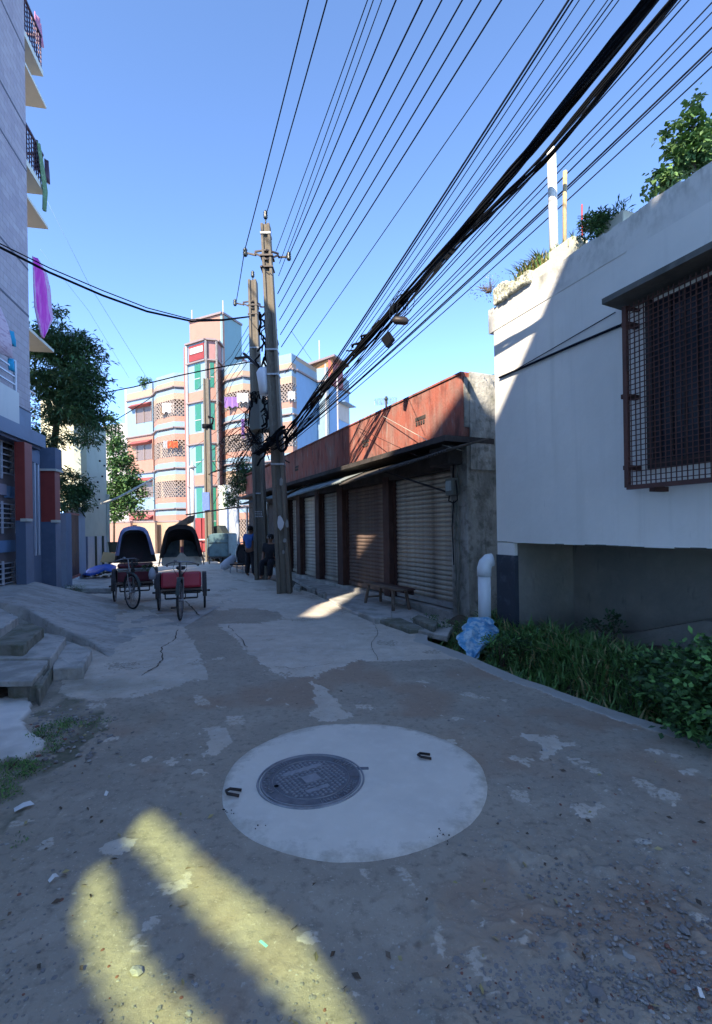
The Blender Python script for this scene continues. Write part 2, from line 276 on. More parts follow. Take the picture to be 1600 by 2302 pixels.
M['stone'] = pm('grey_road_chip', (.23, .22, .21), [((.12, .12, .125), 3, .45, .7, .6), ((.34, .33, .31), 9, .55, .8, .6)], .9, (.4, 60, .005), coord='World')
M['pale_stone'] = pm('pale_mortar_chip', (.38, .37, .34), [((.26, .26, .25), 8, .45, .7, .6)], .9, (.4, 60, .005), coord='World')
M['brick'] = pm('broken_brick', (.22, .10, .075), [((.12, .07, .06), 8, .45, .7, .6)], .9, (.4, 60, .005), coord='World')
M['paper'] = pm('crumpled_white_paper', (.62, .63, .62), [], .8, (.5, 30, .01))
M['blue_poster'] = pm('blue_poster_paper', (.10, .16, .42), [((.4, .45, .6), 26, .6, .66, .6)], .7, None)
M['red'] = paint('red_painted_stick', (.5, .05, .04), .3); M['insul'] = paint('dark_porcelain', (.03, .04, .04), .3, .3)
M['lamp_white'] = paint('white_lamp_casing', (.7, .72, .74), .3); M['box_grey'] = paint('grey_green_cabinet', (.13, .135, .115), .5)
M['hose'] = paint('pale_hose', (.5, .48, .4), .3); M['clay'] = paint('dark_planter', (.05, .065, .05), .4)

t_ = M['apron'].node_tree; b_ = t_.nodes['Principled BSDF']; src = b_.inputs['Base Color'].links[0].from_socket; A_ = lambda n: t_.nodes.new(n)
gq = A_('ShaderNodeNewGeometry'); dq = A_('ShaderNodeVectorMath'); dq.operation = 'DISTANCE'; dq.inputs[1].default_value = (-.035, 3.0, .015); t_.links.new(gq.outputs['Position'], dq.inputs[0])
nq = A_('ShaderNodeTexNoise'); nq.inputs['Scale'].default_value = 9; nq.inputs['Detail'].default_value = 8; nq.inputs['Roughness'].default_value = .7; t_.links.new(gq.outputs['Position'], nq.inputs['Vector'])
aq = A_('ShaderNodeMath'); aq.operation = 'MULTIPLY_ADD'; t_.links.new(nq.outputs[0], aq.inputs[0]); aq.inputs[1].default_value = .55; t_.links.new(dq.outputs['Value'], aq.inputs[2])
rq = A_('ShaderNodeMapRange'); rq.inputs[1].default_value = .98; rq.inputs[2].default_value = 1.12; rq.inputs[4].default_value = .85; t_.links.new(aq.outputs[0], rq.inputs[0])
mq = A_('ShaderNodeMix'); mq.data_type = 'RGBA'; mq.inputs[7].default_value = (.36, .33, .27, 1); t_.links.new(rq.outputs[0], mq.inputs[0]); t_.links.new(src, mq.inputs[6]); t_.links.new(mq.outputs[2], b_.inputs['Base Color'])
# ------------------------------------------------------------------ ground: road with worn concrete and packed mud
rng = np.random.default_rng(3)
def vnoise(x, y, seed=0):
    xi, yi = np.floor(x).astype(np.int64), np.floor(y).astype(np.int64); xf, yf = x - xi, y - yi
    def h(a, b):
        n = (a * 374761393 + b * 668265263 + seed * 974711) & 0x7fffffff
        n = ((n ^ (n >> 13)) * 1274126177) & 0x7fffffff
        return ((n ^ (n >> 16)) & 0xffff) / 65535.0
    u, v = xf * xf * (3 - 2 * xf), yf * yf * (3 - 2 * yf)
    return (h(xi, yi) * (1 - u) + h(xi + 1, yi) * u) * (1 - v) + (h(xi, yi + 1) * (1 - u) + h(xi + 1, yi + 1) * u) * v
def fbm(x, y, s, o=4, seed=0):
    t, a, k = 0, .5, s
    for i in range(o): t = t + a * vnoise(x * k + 17.3 * i, y * k - 9.1 * i, seed + i); a *= .5; k *= 2.03
    return t / (1 - .5 ** o)
def inpoly(x, y, poly):
    r = np.zeros(x.shape, bool); n = len(poly)
    for i in range(n):
        (x1, y1), (x2, y2) = poly[i], poly[(i + 1) % n]
        if y1 == y2: continue
        c = ((y1 > y) != (y2 > y)) & (x < (x2 - x1) * (y - y1) / (y2 - y1) + x1); r ^= c
    return r
def gp(pts): return [(G(a, b).x, G(a, b).y) for a, b in pts]
edge_px = [(960, 1442), (1060, 1480), (1170, 1525), (1280, 1566), (1440, 1620), (1600, 1667)]
edge = sorted([(p[1], p[0]) for p in gp(edge_px)])         # (Y, X) of the road's right edge
def edge_x(y): return np.interp(y, [-3, 0.5] + [e[0] for e in edge] + [7.0, 7.9, 30], [7.5, 4.55] + [e[1] for e in edge] + [1.0, .55, -9.6])
conc_polys = [gp(p) for p in (
    [(1075, 1482), (1020, 1486), (900, 1484), (800, 1488), (740, 1507), (700, 1521), (640, 1525), (600, 1500), (545, 1455), (490, 1404), (580, 1401), (632, 1391), (627, 1375), (560, 1367), (470, 1373), (443, 1378),
     (405, 1374), (340, 1365), (240, 1350), (150, 1330), (150, 1212), (1000, 1212), (1000, 1400), (1045, 1460)],
    [(125, 1560), (200, 1578), (300, 1571), (390, 1548), (440, 1531), (470, 1522), (462, 1495), (432, 1440), (400, 1400), (330, 1372), (150, 1400), (150, 1480)],
    [(702, 1532), (728, 1548), (772, 1582), (792, 1614), (760, 1622), (712, 1620), (707, 1585)],
    [(452, 1640), (500, 1636), (530, 1660), (515, 1690), (490, 1700), (470, 1672)], [(425, 1566), (455, 1562), (460, 1588), (430, 1590)], [(498, 1612), (540, 1610), (545, 1628), (505, 1626)],
    [(800, 1580), (835, 1583), (830, 1594), (800, 1592)], [(1180, 1650), (1240, 1652), (1255, 1690), (1215, 1708), (1205, 1680)], [(240, 1900), (285, 1888), (305, 1900), (270, 1932)],
    [(1120, 1760), (1195, 1775), (1190, 1800), (1160, 1795)], [(1430, 1740), (1520, 1785), (1500, 1810), (1440, 1770)], [(1440, 1885), (1480, 1893), (1470, 1915), (1440, 1900)],
    [(1530, 2030), (1600, 2045), (1600, 2070), (1560, 2055)], [(905, 1960), (930, 1955), (950, 2000), (925, 1995)], [(980, 2110), (1010, 2105), (1020, 2150), (995, 2165)], [(815, 1955), (840, 1960), (835, 1990), (815, 1980)])]
pale_polys = [gp(p) for p in ([(-200, 1604), (30, 1604), (56, 1640), (88, 1672), (92, 1692), (68, 1710), (0, 1716), (-200, 1720)], [(-200, 1580), (62, 1576), (72, 1598), (52, 1640), (20, 1625), (-200, 1600)])]
moss_polys = [gp(p) for p in ([(-60, 1700), (80, 1700), (150, 1640), (160, 1590), (235, 1600), (240, 1640), (150, 1680), (130, 1720), (60, 1780), (0, 1900), (-100, 2000), (-200, 1800)], [(100, 1560), (250, 1590), (160, 1620), (90, 1600)])]
rock_poly = gp([(1050, 1880), (1250, 1860), (1500, 1950), (1700, 2150), (1750, 2420), (1000, 2420), (1030, 2150)])
kerbw = .17
py_rows = np.concatenate([np.linspace(2460, 1420, 330), np.linspace(1417, 1215, 60)])
Yr = 1665.0 / (py_rows - 1187.0); Yr = np.concatenate([[-3, -1.5, 0, .6, 1.0], Yr, [80, 120, 400]])
u = np.linspace(0, 1, 470); Y2 = np.repeat(Yr[:, None], 470, 1)
xl = -1.15 * np.maximum(Yr, 4) - 2; xr = edge_x(Yr); xr = np.where(Yr > 30, xr + (Yr - 30) * 2, xr)
uu = np.where(u < .1, u * 2.2 / 1.0 * .5, .11 + (u - .1) / .9 * .89)
X2 = xl[:, None] + (xr - xl)[:, None] * uu[None, :]
wx, wy = X2 + (fbm(X2, Y2, 6, 4, 5) - .5) * .16, Y2 + (fbm(X2, Y2, 6, 4, 9) - .5) * .16
conc = np.zeros(X2.shape)
for i_, pl in enumerate(conc_polys): conc[inpoly(wx, wy, pl)] = 1 if i_ < 4 or i_ in (7, 8) else .62
pale = np.zeros(X2.shape)
for pl in pale_polys: pale[inpoly(wx, wy, pl)] = 1
kerb = ((xr[:, None] - X2) < kerbw + .12 * (fbm(X2, Y2, 3, 3, 11) - .5)) & (Y2 < 7)
spots = (fbm(X2, Y2, 5, 5, 21) > .745) & (Y2 < 6)
conc = np.maximum(conc, np.where(kerb, 1.0, 0)); conc = np.maximum(conc, np.where(spots, .7, 0))
far = Y2 > 12.5; conc = np.where(far & (conc < .5), .8, conc)
hole = (fbm(X2, Y2, 2.2, 5, 31) > .66) & (conc > .9) & (Y2 < 30) & ~kerb
conc = np.where(hole, .45, conc)
moss = np.zeros(X2.shape)
wx2, wy2 = X2 + (fbm(X2, Y2, 3, 4, 15) - .5) * .5, Y2 + (fbm(X2, Y2, 3, 4, 19) - .5) * .5
for pl in moss_polys: moss[inpoly(wx2, wy2, pl)] = 1
moss = moss * np.clip((fbm(X2, Y2, 4, 4, 41) - .3) * 3, 0, 1)
lft = np.clip((-X2 - 1.3) / 1.2, 0, 1) * (Y2 < 5) * np.clip((fbm(X2, Y2, 2.5, 4, 43) - .42) * 4, 0, 1); moss = np.maximum(moss, lft * .5)
rock = inpoly(wx2, wy2, rock_poly).astype(float)
rb = fbm(X2, Y2, 14, 4, 51)
H = (fbm(X2, Y2, .9, 3, 61) - .5) * .035 + (fbm(X2, Y2, 5, 3, 63) - .5) * .010 + (fbm(X2, Y2, 22, 3, 65) - .5) * .005 * (Y2 < 8)
near = (Y2 < 12)
H += np.where(near, conc * .007, 0) + np.where(near, pale * .03, 0) + rock * np.clip(rb - .52, 0, 1) * .09
cd2 = np.hypot(X2 + .0, Y2 - 3.0); H = np.where(cd2 < .95, H * np.clip((cd2 - .75) / .2, 0, 1), H)
H = np.where(Y2 > 14, (fbm(X2, Y2, .9, 3, 61) - .5) * .02, H)
brown = np.clip((fbm(X2, Y2, 1.6, 4, 71) - .56) * 6, 0, 1) * (1 - conc) * .6 * (Y2 < 6)
me = bpy.data.meshes.new('road'); nr, nc = X2.shape
co = np.stack([X2, Y2, H], -1).reshape(-1, 3)
idx = (np.arange(nr - 1)[:, None] * nc + np.arange(nc - 1)[None, :]).reshape(-1)
fa = np.stack([idx, idx + 1, idx + nc + 1, idx + nc], -1)
me.vertices.add(len(co)); me.vertices.foreach_set('co', co.reshape(-1))
me.loops.add(fa.size); me.loops.foreach_set('vertex_index', fa.reshape(-1).astype(np.int32))
me.polygons.add(len(fa)); me.polygons.foreach_set('loop_start', np.arange(0, fa.size, 4, dtype=np.int32)); me.polygons.foreach_set('loop_total', np.full(len(fa), 4, np.int32))
me.polygons.foreach_set('use_smooth', np.ones(len(fa), bool)); me.update(); me.validate()
at = me.color_attributes.new('wear', 'FLOAT_COLOR', 'POINT')
at.data.foreach_set('color', np.stack([conc, moss, brown, np.ones_like(conc)], -1).reshape(-1))
at = me.color_attributes.new('wear2', 'FLOAT_COLOR', 'POINT')
at.data.foreach_set('color', np.stack([pale, rock, kerb.astype(float), np.ones_like(conc)], -1).reshape(-1))
road = bpy.data.objects.new('road', me); COL.objects.link(road); road['kind'] = 'structure'
m = bpy.data.materials.new('packed_mud_and_concrete'); m.use_nodes = True; t = m.node_tree; N, L = t.nodes, t.links; bs = N['Principled BSDF']
bs.inputs['Roughness'].default_value = .88; bs.inputs['Specular IOR Level'].default_value = .25
pos = N.new('ShaderNodeNewGeometry').outputs['Position']
def nz(sc, lo, hi, det=8, rough=.62, off=0):
    mp = N.new('ShaderNodeMapping'); L.new(pos, mp.inputs[0]); mp.inputs['Location'].default_value = (off, off * 2, 0)
    n = N.new('ShaderNodeTexNoise'); n.inputs['Scale'].default_value = sc; n.inputs['Detail'].default_value = det; n.inputs['Roughness'].default_value = rough; L.new(mp.outputs[0], n.inputs['Vector'])
    r = N.new('ShaderNodeMapRange'); r.inputs[1].default_value = lo; r.inputs[2].default_value = hi; r.clamp = True; L.new(n.outputs[0], r.inputs[0]); return r.outputs[0]
def mix(f, a, b):
    x = N.new('ShaderNodeMix'); x.data_type = 'RGBA'
    L.new(f, x.inputs[0]) if hasattr(f, 'links') else setattr(x.inputs[0], 'default_value', f)
    for s, v in ((6, a), (7, b)):
        L.new(v, x.inputs[s]) if hasattr(v, 'links') else setattr(x.inputs[s], 'default_value', (*v, 1))
    return x.outputs[2]
def mth(op, a, b):
    x = N.new('ShaderNodeMath'); x.operation = op
    for s, v in ((0, a), (1, b)):
        L.new(v, x.inputs[s]) if hasattr(v, 'links') else setattr(x.inputs[s], 'default_value', v)
    return x.outputs[0]
def attr(n):
    a = N.new('ShaderNodeVertexColor'); a.layer_name = n; s = N.new('ShaderNodeSeparateColor'); L.new(a.outputs[0], s.inputs[0]); return s.outputs
w1, w2 = attr('wear'), attr('wear2')
mud = mix(nz(1.1, .35, .68), (.35, .31, .245), (.28, .25, .205))
mud = mix(nz(4, .5, .74, off=3), mud, (.40, .355, .285)); mud = mix(nz(19, .52, .75, off=5), mud, (.18, .16, .13)); mud = mix(nz(70, .60, .70, off=8), mud, (.46, .42, .35))
mud = mix(w1[2], mud, (.29, .20, .14))
con = mix(nz(1.3, .38, .66, off=11), (.58, .52, .43), (.46, .41, .34)); con = mix(nz(7, .5, .74, off=13), con, (.58, .55, .49)); con = mix(nz(30, .6, .74, off=17), con, (.16, .155, .15))
con = mix(w2[2], con, (.37, .37, .34))
rag = mth('ADD', w1[0], mth('MULTIPLY', mth('SUBTRACT', nz(34, .3, .7, off=51), .5), 1.1)); rag = mth('ADD', mth('MULTIPLY', mth('SUBTRACT', rag, .5), 3.0), .5); rg_ = N.new('ShaderNodeClamp'); L.new(rag, rg_.inputs[0]); rag = mth('MULTIPLY', rg_.outputs[0], mth('ADD', mth('MULTIPLY', nz(5, .35, .6, off=57), .35), .65)); col = mix(rag, mud, con)
pl = mix(nz(6, .4, .7, off=23), (.74, .71, .65), (.64, .61, .56)); col = mix(w2[0], col, pl)
mo = mix(nz(25, .4, .65, off=29), (.07, .085, .045), (.12, .115, .08)); col = mix(mth('MULTIPLY', w1[1], .8), col, mo)
vo = N.new('ShaderNodeTexVoronoi'); vo.inputs['Scale'].default_value = 42; L.new(pos, vo.inputs['Vector'])
vr = N.new('ShaderNodeMapRange'); vr.inputs[1].default_value = .10; vr.inputs[2].default_value = .16; vr.inputs[3].default_value = 1; vr.inputs[4].default_value = 0; L.new(vo.outputs['Distance'], vr.inputs[0])
peb = mth('MULTIPLY', vr.outputs[0], nz(3, .5, .62, off=41)); col = mix(mth('MULTIPLY', peb, .55), col, (.34, .32, .29))
L.new(col, bs.inputs['Base Color'])
b1 = N.new('ShaderNodeBump'); b1.inputs['Strength'].default_value = .6; b1.inputs['Distance'].default_value = .012
n1 = N.new('ShaderNodeTexNoise'); n1.inputs['Scale'].default_value = 28; n1.inputs['Detail'].default_value = 9; n1.inputs['Roughness'].default_value = .7; L.new(pos, n1.inputs['Vector'])
L.new(mth('ADD', n1.outputs[0], mth('MULTIPLY', peb, .3)), b1.inputs['Height']); L.new(b1.outputs[0], bs.inputs['Normal'])
me.materials.append(m)
# earth below and beyond everything
g = MB(); g.quad((-500, -60, -.6), (500, -60, -.6), (500, 700, -.6), (-500, 700, -.6)); g.build('ground', M['soil'], kind='structure')
# frames of the three street walls
FS = Frame(1.68, 7.46, 25.0)          # shop row
FW = Frame(1.826, 6.4, 21.6)          # white building
FL = Frame(-7.45, 11.36, 12.2, -1)    # tiled building on the left
# soil bank with drain between the road edge and the white building
nu, nv = 26, 70; vs = []; fs = []
for j in range(nv):
    y = .6 + (7.6 - .6) * j / (nv - 1); x0 = float(edge_x(y)); x1 = 5.6 - .396 * y + .25
    for i in range(nu):
        k = i / (nu - 1); x = x0 + (x1 - x0) * k; n = float(fbm(np.array(x), np.array(y), 2.5, 4, 81)) - .5
        d = x - x0
        z = -.02 if i == 0 else (-.38 if d < .28 else -.38 + min(1, (d - .28) / .55) ** .7 * (.48 + .12 * math.sin(y * 1.7)))
        if k > .6: z += (k - .6) * .35
        vs.append((x, y, z + n * .10 * (i > 0)))
for j in range(nv - 1):
    for i in range(nu - 1): a = j * nu + i; fs.append((a, a + 1, a + nu + 1, a + nu))
b = MB(); b.add(vs, fs); bank = b.build('soil_bank', M['soil'], smooth=True, kind='structure')
bankv = vs
b = MB()   # kerb edge thickness of the road above the drain
ys = [0.4 + i * .12 for i in range(62)]
for i in range(61):
    xa, xb = float(edge_x(ys[i])), float(edge_x(ys[i + 1])); b.add([(xa - .005, ys[i], .006), (xb - .005, ys[i + 1], .006), (xb + .015, ys[i + 1], -.42), (xa + .015, ys[i], -.42)], [(0, 1, 2, 3)])
b.build('drain_edge', M['mossy'], kind='structure')
# cement ramp up to the left building
def wall_x(y): return -5 - .216 * y
vs = []; fs = []; nu, nv = 90, 60
near_l, far_y = [(-9, 9.0), (-5.3, 7.35), (-5.05, 7.5), (-4.2, 6.85), (-3.5, 6.45), (-3.0, 5.9)], 10.9
def ramp_h(x, y):
    w_ = x - wall_x(y); w1_ = max(.3, 1.3 - (y - 7.4) * .28); w2_ = 3.25 - (y - 6.5) * .26
    k = min(1, max(0, (w_ - w1_) / (w2_ - w1_))); return .46 * (1 - k) ** 1.15
for j in range(nv):
    for i in range(nu):
        x = -8.0 + (5.3) * i / (nu - 1); y0 = float(np.interp(x, [p[0] for p in near_l], [p[1] for p in near_l])); y1 = 10.65 + .12 * math.sin(x * 3) + (.25 if x > -5.6 else 0)
        k = j / (nv - 1); y = y0 + (y1 - y0) * k; n = float(fbm(np.array(x), np.array(y), 3, 4, 91)) - .5
        z = ramp_h(x, y) + n * .045 * min(1, ramp_h(x, y) * 8 + .3) + .002
        if j == 0 or j == nv - 1: z = -.05
        elif j == 1: y = y0 + .01
        elif j == nv - 2: y = y1 - .01
        vs.append((x, y, z))
for j in range(nv - 1):
    for i in range(nu - 1): a = j * nu + i; fs.append((a, a + 1, a + nu + 1, a + nu))
b = MB(); b.add(vs, fs); b.build('ramp', M['ramp'], smooth=True, kind='structure')
# concrete steps
def rough(pts, step=.07, jit=.006, seed=1):
    r_ = random.Random(seed); out = []
    for i, p in enumerate(pts):
        q = pts[(i + 1) % len(pts)]; d_ = Vector((q[0] - p[0], q[1] - p[1])); n_ = max(1, min(30, int(d_.length / step)))
        for k in range(n_): out.append((p[0] + d_.x * k / n_ + r_.uniform(-jit, jit), p[1] + d_.y * k / n_ + r_.uniform(-jit, jit)))
    return out
st = thing('steps', 'short flight of mossy broken concrete steps below the grille window at the left', 'steps', G(40, 1480))
def slab(px, z, z0=-.05, mat='concrete', name='step', bev=.012):
    pts = [G(a, b_, z) for a, b_ in px]; mb = MB(); rp = rough([(p.x, p.y) for p in pts], seed=int(z * 1000)); r_ = random.Random(3); mb.prism(rp, z0, [z + r_.uniform(-.006, .004) for _ in rp]); return mb.build(name, M[mat], st, bevel=bev)
slab([(-260, 1414), (0, 1414), (41, 1387), (0, 1366), (-200, 1366)], .44)
slab([(-260, 1450), (52, 1449), (98, 1411), (40, 1388), (-200, 1388)], .34, mat='mossy')
slab([(-40, 1480), (115, 1478), (149, 1431), (60, 1415), (-40, 1440)], .225)
slab([(118, 1503), (186, 1500), (206, 1460), (150, 1440), (128, 1462)], .13, name='side_block')
sl = MB(); pts = [G(a, b_, .2) for a, b_ in ((-260, 1535), (71, 1531), (109, 1484), (-200, 1486))]; sl.prism(rough([(p.x, p.y) for p in pts]), .15, .2)
tag(sl.build('concrete_slab', M['concrete'], bevel=.008), 'loose flat concrete slab bridging the gap in front of the left steps', 'slab')
sl = MB(); pts = [G(a, b_, .13) for a, b_ in ((80, 1548), (110, 1502), (116, 1506), (88, 1556))]; sl.prism([(p.x, p.y) for p in pts], -.02, .14)
tag(sl.build('curb_block', M['mossy'], bevel=.01), 'narrow upright concrete block leaning by the front right corner of the slab', 'block')
sl = MB(); pts = [G(a, b_, .0) for a, b_ in ((18, 1578), (86, 1578), (110, 1530), (40, 1520))]; sl.prism(rough([(p.x, p.y) for p in pts], .05, .014), -.02, .15)
tag(sl.build('support_block', M['mossy'], bevel=.02), 'mossy broken block holding up the loose slab beside a dark hole', 'block')
# cracks and joints in the cement
for n_, (pts, w_) in enumerate((([(398, 1418), (392, 1440), (372, 1452), (362, 1458), (366, 1484), (352, 1500), (332, 1512), (300, 1530), (285, 1536)], .016), ([(416, 1352), (432, 1368), (450, 1388)], .03), ([(512, 1408), (535, 1432), (562, 1462)], .010),
        ([(352, 1500), (330, 1502), (300, 1505), (270, 1504)], .007), ([(620, 1500), (660, 1506), (700, 1500), (760, 1492)], .006), ([(520, 1300), (560, 1310), (640, 1318)], .012), ([(480, 1330), (520, 1327)], .012), ([(850, 1486), (835, 1450), (850, 1420), (838, 1400)], .006))):
    r_ = random.Random(n_); b = MB(); L_ = []
    for (xa, ya), (xb, yb) in zip(pts[:-1], pts[1:]):
        for k in range(6): L_.append(G(xa + (xb - xa) * k / 6, ya + (yb - ya) * k / 6) + Vector((r_.uniform(-.015, .015), r_.uniform(-.02, .02), 0)))
    vs = []; fs = []
    for i in range(len(L_)):
        d_ = (L_[min(i + 1, len(L_) - 1)] - L_[max(i - 1, 0)]).normalized(); s_ = Vector((-d_.y, d_.x, 0)) * w_ * r_.uniform(.2, .7); z = max(.014, ramp_h(L_[i].x, L_[i].y) + .012 if (L_[i].x < -2.9 and 6 < L_[i].y < 10.6) else 0)
        vs += [L_[i] + s_ + Vector((0, 0, z)), L_[i] - s_ + Vector((0, 0, z))]
    b.add(vs, [(2 * i, 2 * i + 1, 2 * i + 3, 2 * i + 2) for i in range(len(L_) - 1)]); b.build('crack', M['soil'], kind='structure')
# ------------------------------------------------------------------ manhole
cxm, cym, cr = -.035, 3.0, .80
b = MB(); prof = []; n = 240; vs = []; fs = []
rings = [(0, .018), (.3, .018), (.6, .016), (.92, .012), (.975, .006), (1.0, -.02)]
for k in range(n):
    a = 2 * math.pi * k / n; wob = 1 + .010 * math.sin(3 * a + 1) + .005 * math.sin(7 * a) + .0045 * (float(fbm(np.array(math.cos(a) * 9), np.array(math.sin(a) * 9), 1.0, 3, 7)) - .5) * 2
    if 0.55 < (a / math.pi) < .75: wob += .01
    for r, z in rings[1:]:
        rr = cr * (r if r < .7 else r * wob); vs.append((cxm + rr * math.cos(a), cym + rr * math.sin(a), z))
m5 = len(rings) - 1; vs.append((cxm, cym, .018)); c0 = len(vs) - 1
for k in range(n):
    k2 = (k + 1) % n; fs.append((c0, k * m5, k2 * m5))
    for i in range(m5 - 1): fs.append((k * m5 + i, k * m5 + i + 1, k2 * m5 + i + 1, k2 * m5 + i))
b.add(vs, fs); ap = b.build('manhole_apron', M['apron'], smooth=True); tag(ap, 'round pale new cement slab set in the muddy road', 'slab')
cc = G(699, 1750, .02); mc = thing('manhole_cover', 'round blue-grey cast iron manhole cover with studded pattern in the pale slab', 'manhole cover', (cc.x, cc.y, .0))
rot = R(-58); Mc = Matrix.Translation((cc.x, cc.y, 0)) @ Matrix.Rotation(rot, 4, 'Z')
b = MB(Mc); b.lathe((0, 0, 0), [(.0, .020), (.288, .020)], 64); b.build('plate', M['cast_iron'], mc, smooth=True)
for nm, r0, r1, z1 in (('outer_rim', .305, .318, .0235), ('ring', .286, .298, .0245), ('inner_ring', .222, .229, .0245)):
    b = MB(Mc); b.lathe((0, 0, 0), [(r0, .016), (r0 + .003, z1), (r1 - .003, z1), (r1, .016)], 72); b.build(nm, M['cast_iron_hi'], mc, smooth=False)
b = MB(Mc)
for a0, a1 in ((-75, -20), (60, 75), (128, 178)):
    b = MB(Mc); b.lathe((0, 0, 0), [(.2315, .016), (.2325, .0228), (.283, .0228), (.284, .016)], 20, 'z', R(a0), R(a1)); b.build('smooth_band', M['cast_iron'], mc)
b = MB(Mc)
for i in range(-8, 9):
    for j in range(-8, 9):
        x, y = i * .0265 + (.013 if j % 2 else 0), j * .0265
        if math.hypot(x, y) > .207 or (abs(x) < .045 and abs(y) < .055) or (abs(x + .12) < .022 and abs(y) < .13) or (abs(x - .125) < .02 and abs(y + .02) < .075): continue
        b.lathe((x, y, .019), [(.0105, 0), (.0085, .0055), (.0035, .0068), (.0005, .0068)], 6)
b.build('stud', M['cast_iron_hi'], mc, kind='stuff')
for x0, x1, y0, y1 in ((-.042, .042, -.05, .05), (-.14, -.1, -.125, .125), (.108, .142, -.092, .052)):
    b = MB(Mc); b.box(x0, x1, y0, y1, .019, .0245); b.build('raised_panel', M['cast_iron_hi'], mc, bevel=.002)
b = MB(Mc)
for x in (-.088, -.05, .05, .09): b.box(x - .002, x + .002, -.15, .15, .019, .0242)
b.build('rib', M['cast_iron_hi'], mc, kind='stuff')
b = MB(Mc); rnd = random.Random(4)                                   # worn, unreadable cast characters round the rim
for a0, a1 in ((-15, 52), (82, 122), (186, 275)):
    a = a0
    while a < a1:
        ca, sa = math.cos(R(a)), math.sin(R(a))
        for q in range(3):
            r0 = .24 + rnd.random() * .02; r1 = r0 + .008 + rnd.random() * .018; da = rnd.uniform(-1.5, 1.5)
            b.beam((r0 * ca, r0 * sa, .022), (r1 * math.cos(R(a + da)), r1 * math.sin(R(a + da)), .022), .004, .006)
        a += 4.6
b.build('worn_characters', M['cast_iron_hi'], mc, kind='stuff')
b = MB(); b.disc((G(621, 1768, .02).x, G(621, 1768, .02).y), .014, .0232, 12); b.build('lifting_hole', M['black'], mc)
b = MB(); q = G(812, 1727, .02); b.box(q.x - .04, q.x + .045, q.y - .016, q.y + .016, .012, .022); b.build('hinge_tab', M['cast_iron'], mc, bevel=.004)
for (px, py, dx, dy, lb) in ((522, 1784, 1, 1, 'rusty steel lifting loop in a hollow at the left edge of the pale slab'), (952, 1702, 1, -1, 'rusty steel lifting loop in a hollow at the right side of the pale slab')):
    q = G(px, py, .02); b = MB(); pts = [(q.x + .045 * dx, q.y + .028, .024), (q.x - .02 * dx, q.y + .026, .034), (q.x - .035 * dx, q.y, .036), (q.x - .02 * dx, q.y - .026, .034), (q.x + .045 * dx, q.y - .03, .024)]
    b.tube(pts, .0085, 8); tag(b.build('lifting_loop', M['steel_dark'], smooth=True), lb, 'lifting loop')
b = MB(); 
for k in range(24):
    px, py = random.choice(((512, 1822), (590, 1850), (1010, 1882), (985, 1870))); q = G(px + random.gauss(0, 9), py + random.gauss(0, 8), .02); s = random.uniform(.0015, .0045)
    b.lathe((q.x, q.y, .014), [(s, 0), (s * .8, s), (.0003, s * 1.3)], 5)
b.build('dark_grit', M['cloth_dark'], kind='stuff')
b = MB(); rl_ = random.Random(21)
for k in range(170):
    q = G(rl_.uniform(-100, 1650), rl_.triangular(1440, 2350, 1900)); s_ = rl_.uniform(.008, .022); a = rl_.random() * 6.28
    if math.hypot(q.x - cxm, q.y - cym) < .84 or q.x > edge_x(q.y) - .04 or q.y < .9 or (q.x < -2.2 and q.y > 4.2): continue
    ca, sa = math.cos(a) * s_, math.sin(a) * s_; b.cur = rl_.randrange(3); b.add([(q.x - ca, q.y - sa, .008), (q.x - sa * .4, q.y + ca * .4, .016), (q.x + ca, q.y + sa, .010), (q.x + sa * .4, q.y - ca * .4, .007)], [(0, 1, 2, 3)])
b.build('dry_leaves', [M['wood'], M['straw'], M['bark']], kind='stuff')
# loose stones, chips and litter
def stone(mb, c, s, seed):
    r = random.Random(seed); n = 7; a0 = r.random() * 6; el = r.uniform(.55, 1); ca, sa = math.cos(a0), math.sin(a0); vs = []
    for lv, (k, z) in enumerate(((1, -.2), (.85, .16), (.45, .32))):
        for i in range(n):
            a = 2 * math.pi * i / n; q = s * k * r.uniform(.75, 1.1); x, y = q * math.cos(a), q * el * math.sin(a)
            vs.append((c[0] + x * ca - y * sa, c[1] + x * sa + y * ca, c[2] + s * z * r.uniform(.6, 1.1)))
    fs = [tuple(range(2 * n, 3 * n))] + [(l * n + i, l * n + (i + 1) % n, (l + 1) * n + (i + 1) % n, (l + 1) * n + i) for l in range(2) for i in range(n)]
    mb.add(vs, fs)
pools = {'stone': MB(), 'pale_stone': MB(), 'brick': MB()}
poly_hit = lambda x, y, pl: bool(inpoly(np.array([x]), np.array([y]), pl)[0])
rd = random.Random(12)
for k in range(5200):
    if k < 2600: px, py = rd.uniform(1000, 1640), rd.triangular(1850, 2330, 2200)
    elif k < 3300: px, py = rd.gauss(130, 70), rd.gauss(1610, 55)
    else: px, py = rd.uniform(-40, 1640), rd.triangular(1500, 2400, 2250)
    q = G(px, py)
    if math.hypot(q.x - cxm, q.y - cym) < .83 or q.x > edge_x(q.y) - .05 or q.y < .7: continue
    s = rd.choice((.0025, .003, .0035, .005, .006, .008, .010)) * rd.uniform(.7, 1.25)
    if k < 2600 and rd.random() < .04: s *= 1.7
    if q.y > 3.2: s *= 1.35
    if 2600 <= k < 3300: s *= 1.7
    stone(pools['pale_stone' if rd.random() < .12 else ('brick' if rd.random() < .06 else 'stone')], (q.x, q.y, .002), s, k)
for k, v in pools.items(): v.build({'stone': 'gravel', 'pale_stone': 'pale_gravel', 'brick': 'brick_gravel'}[k], M[k], kind='stuff')
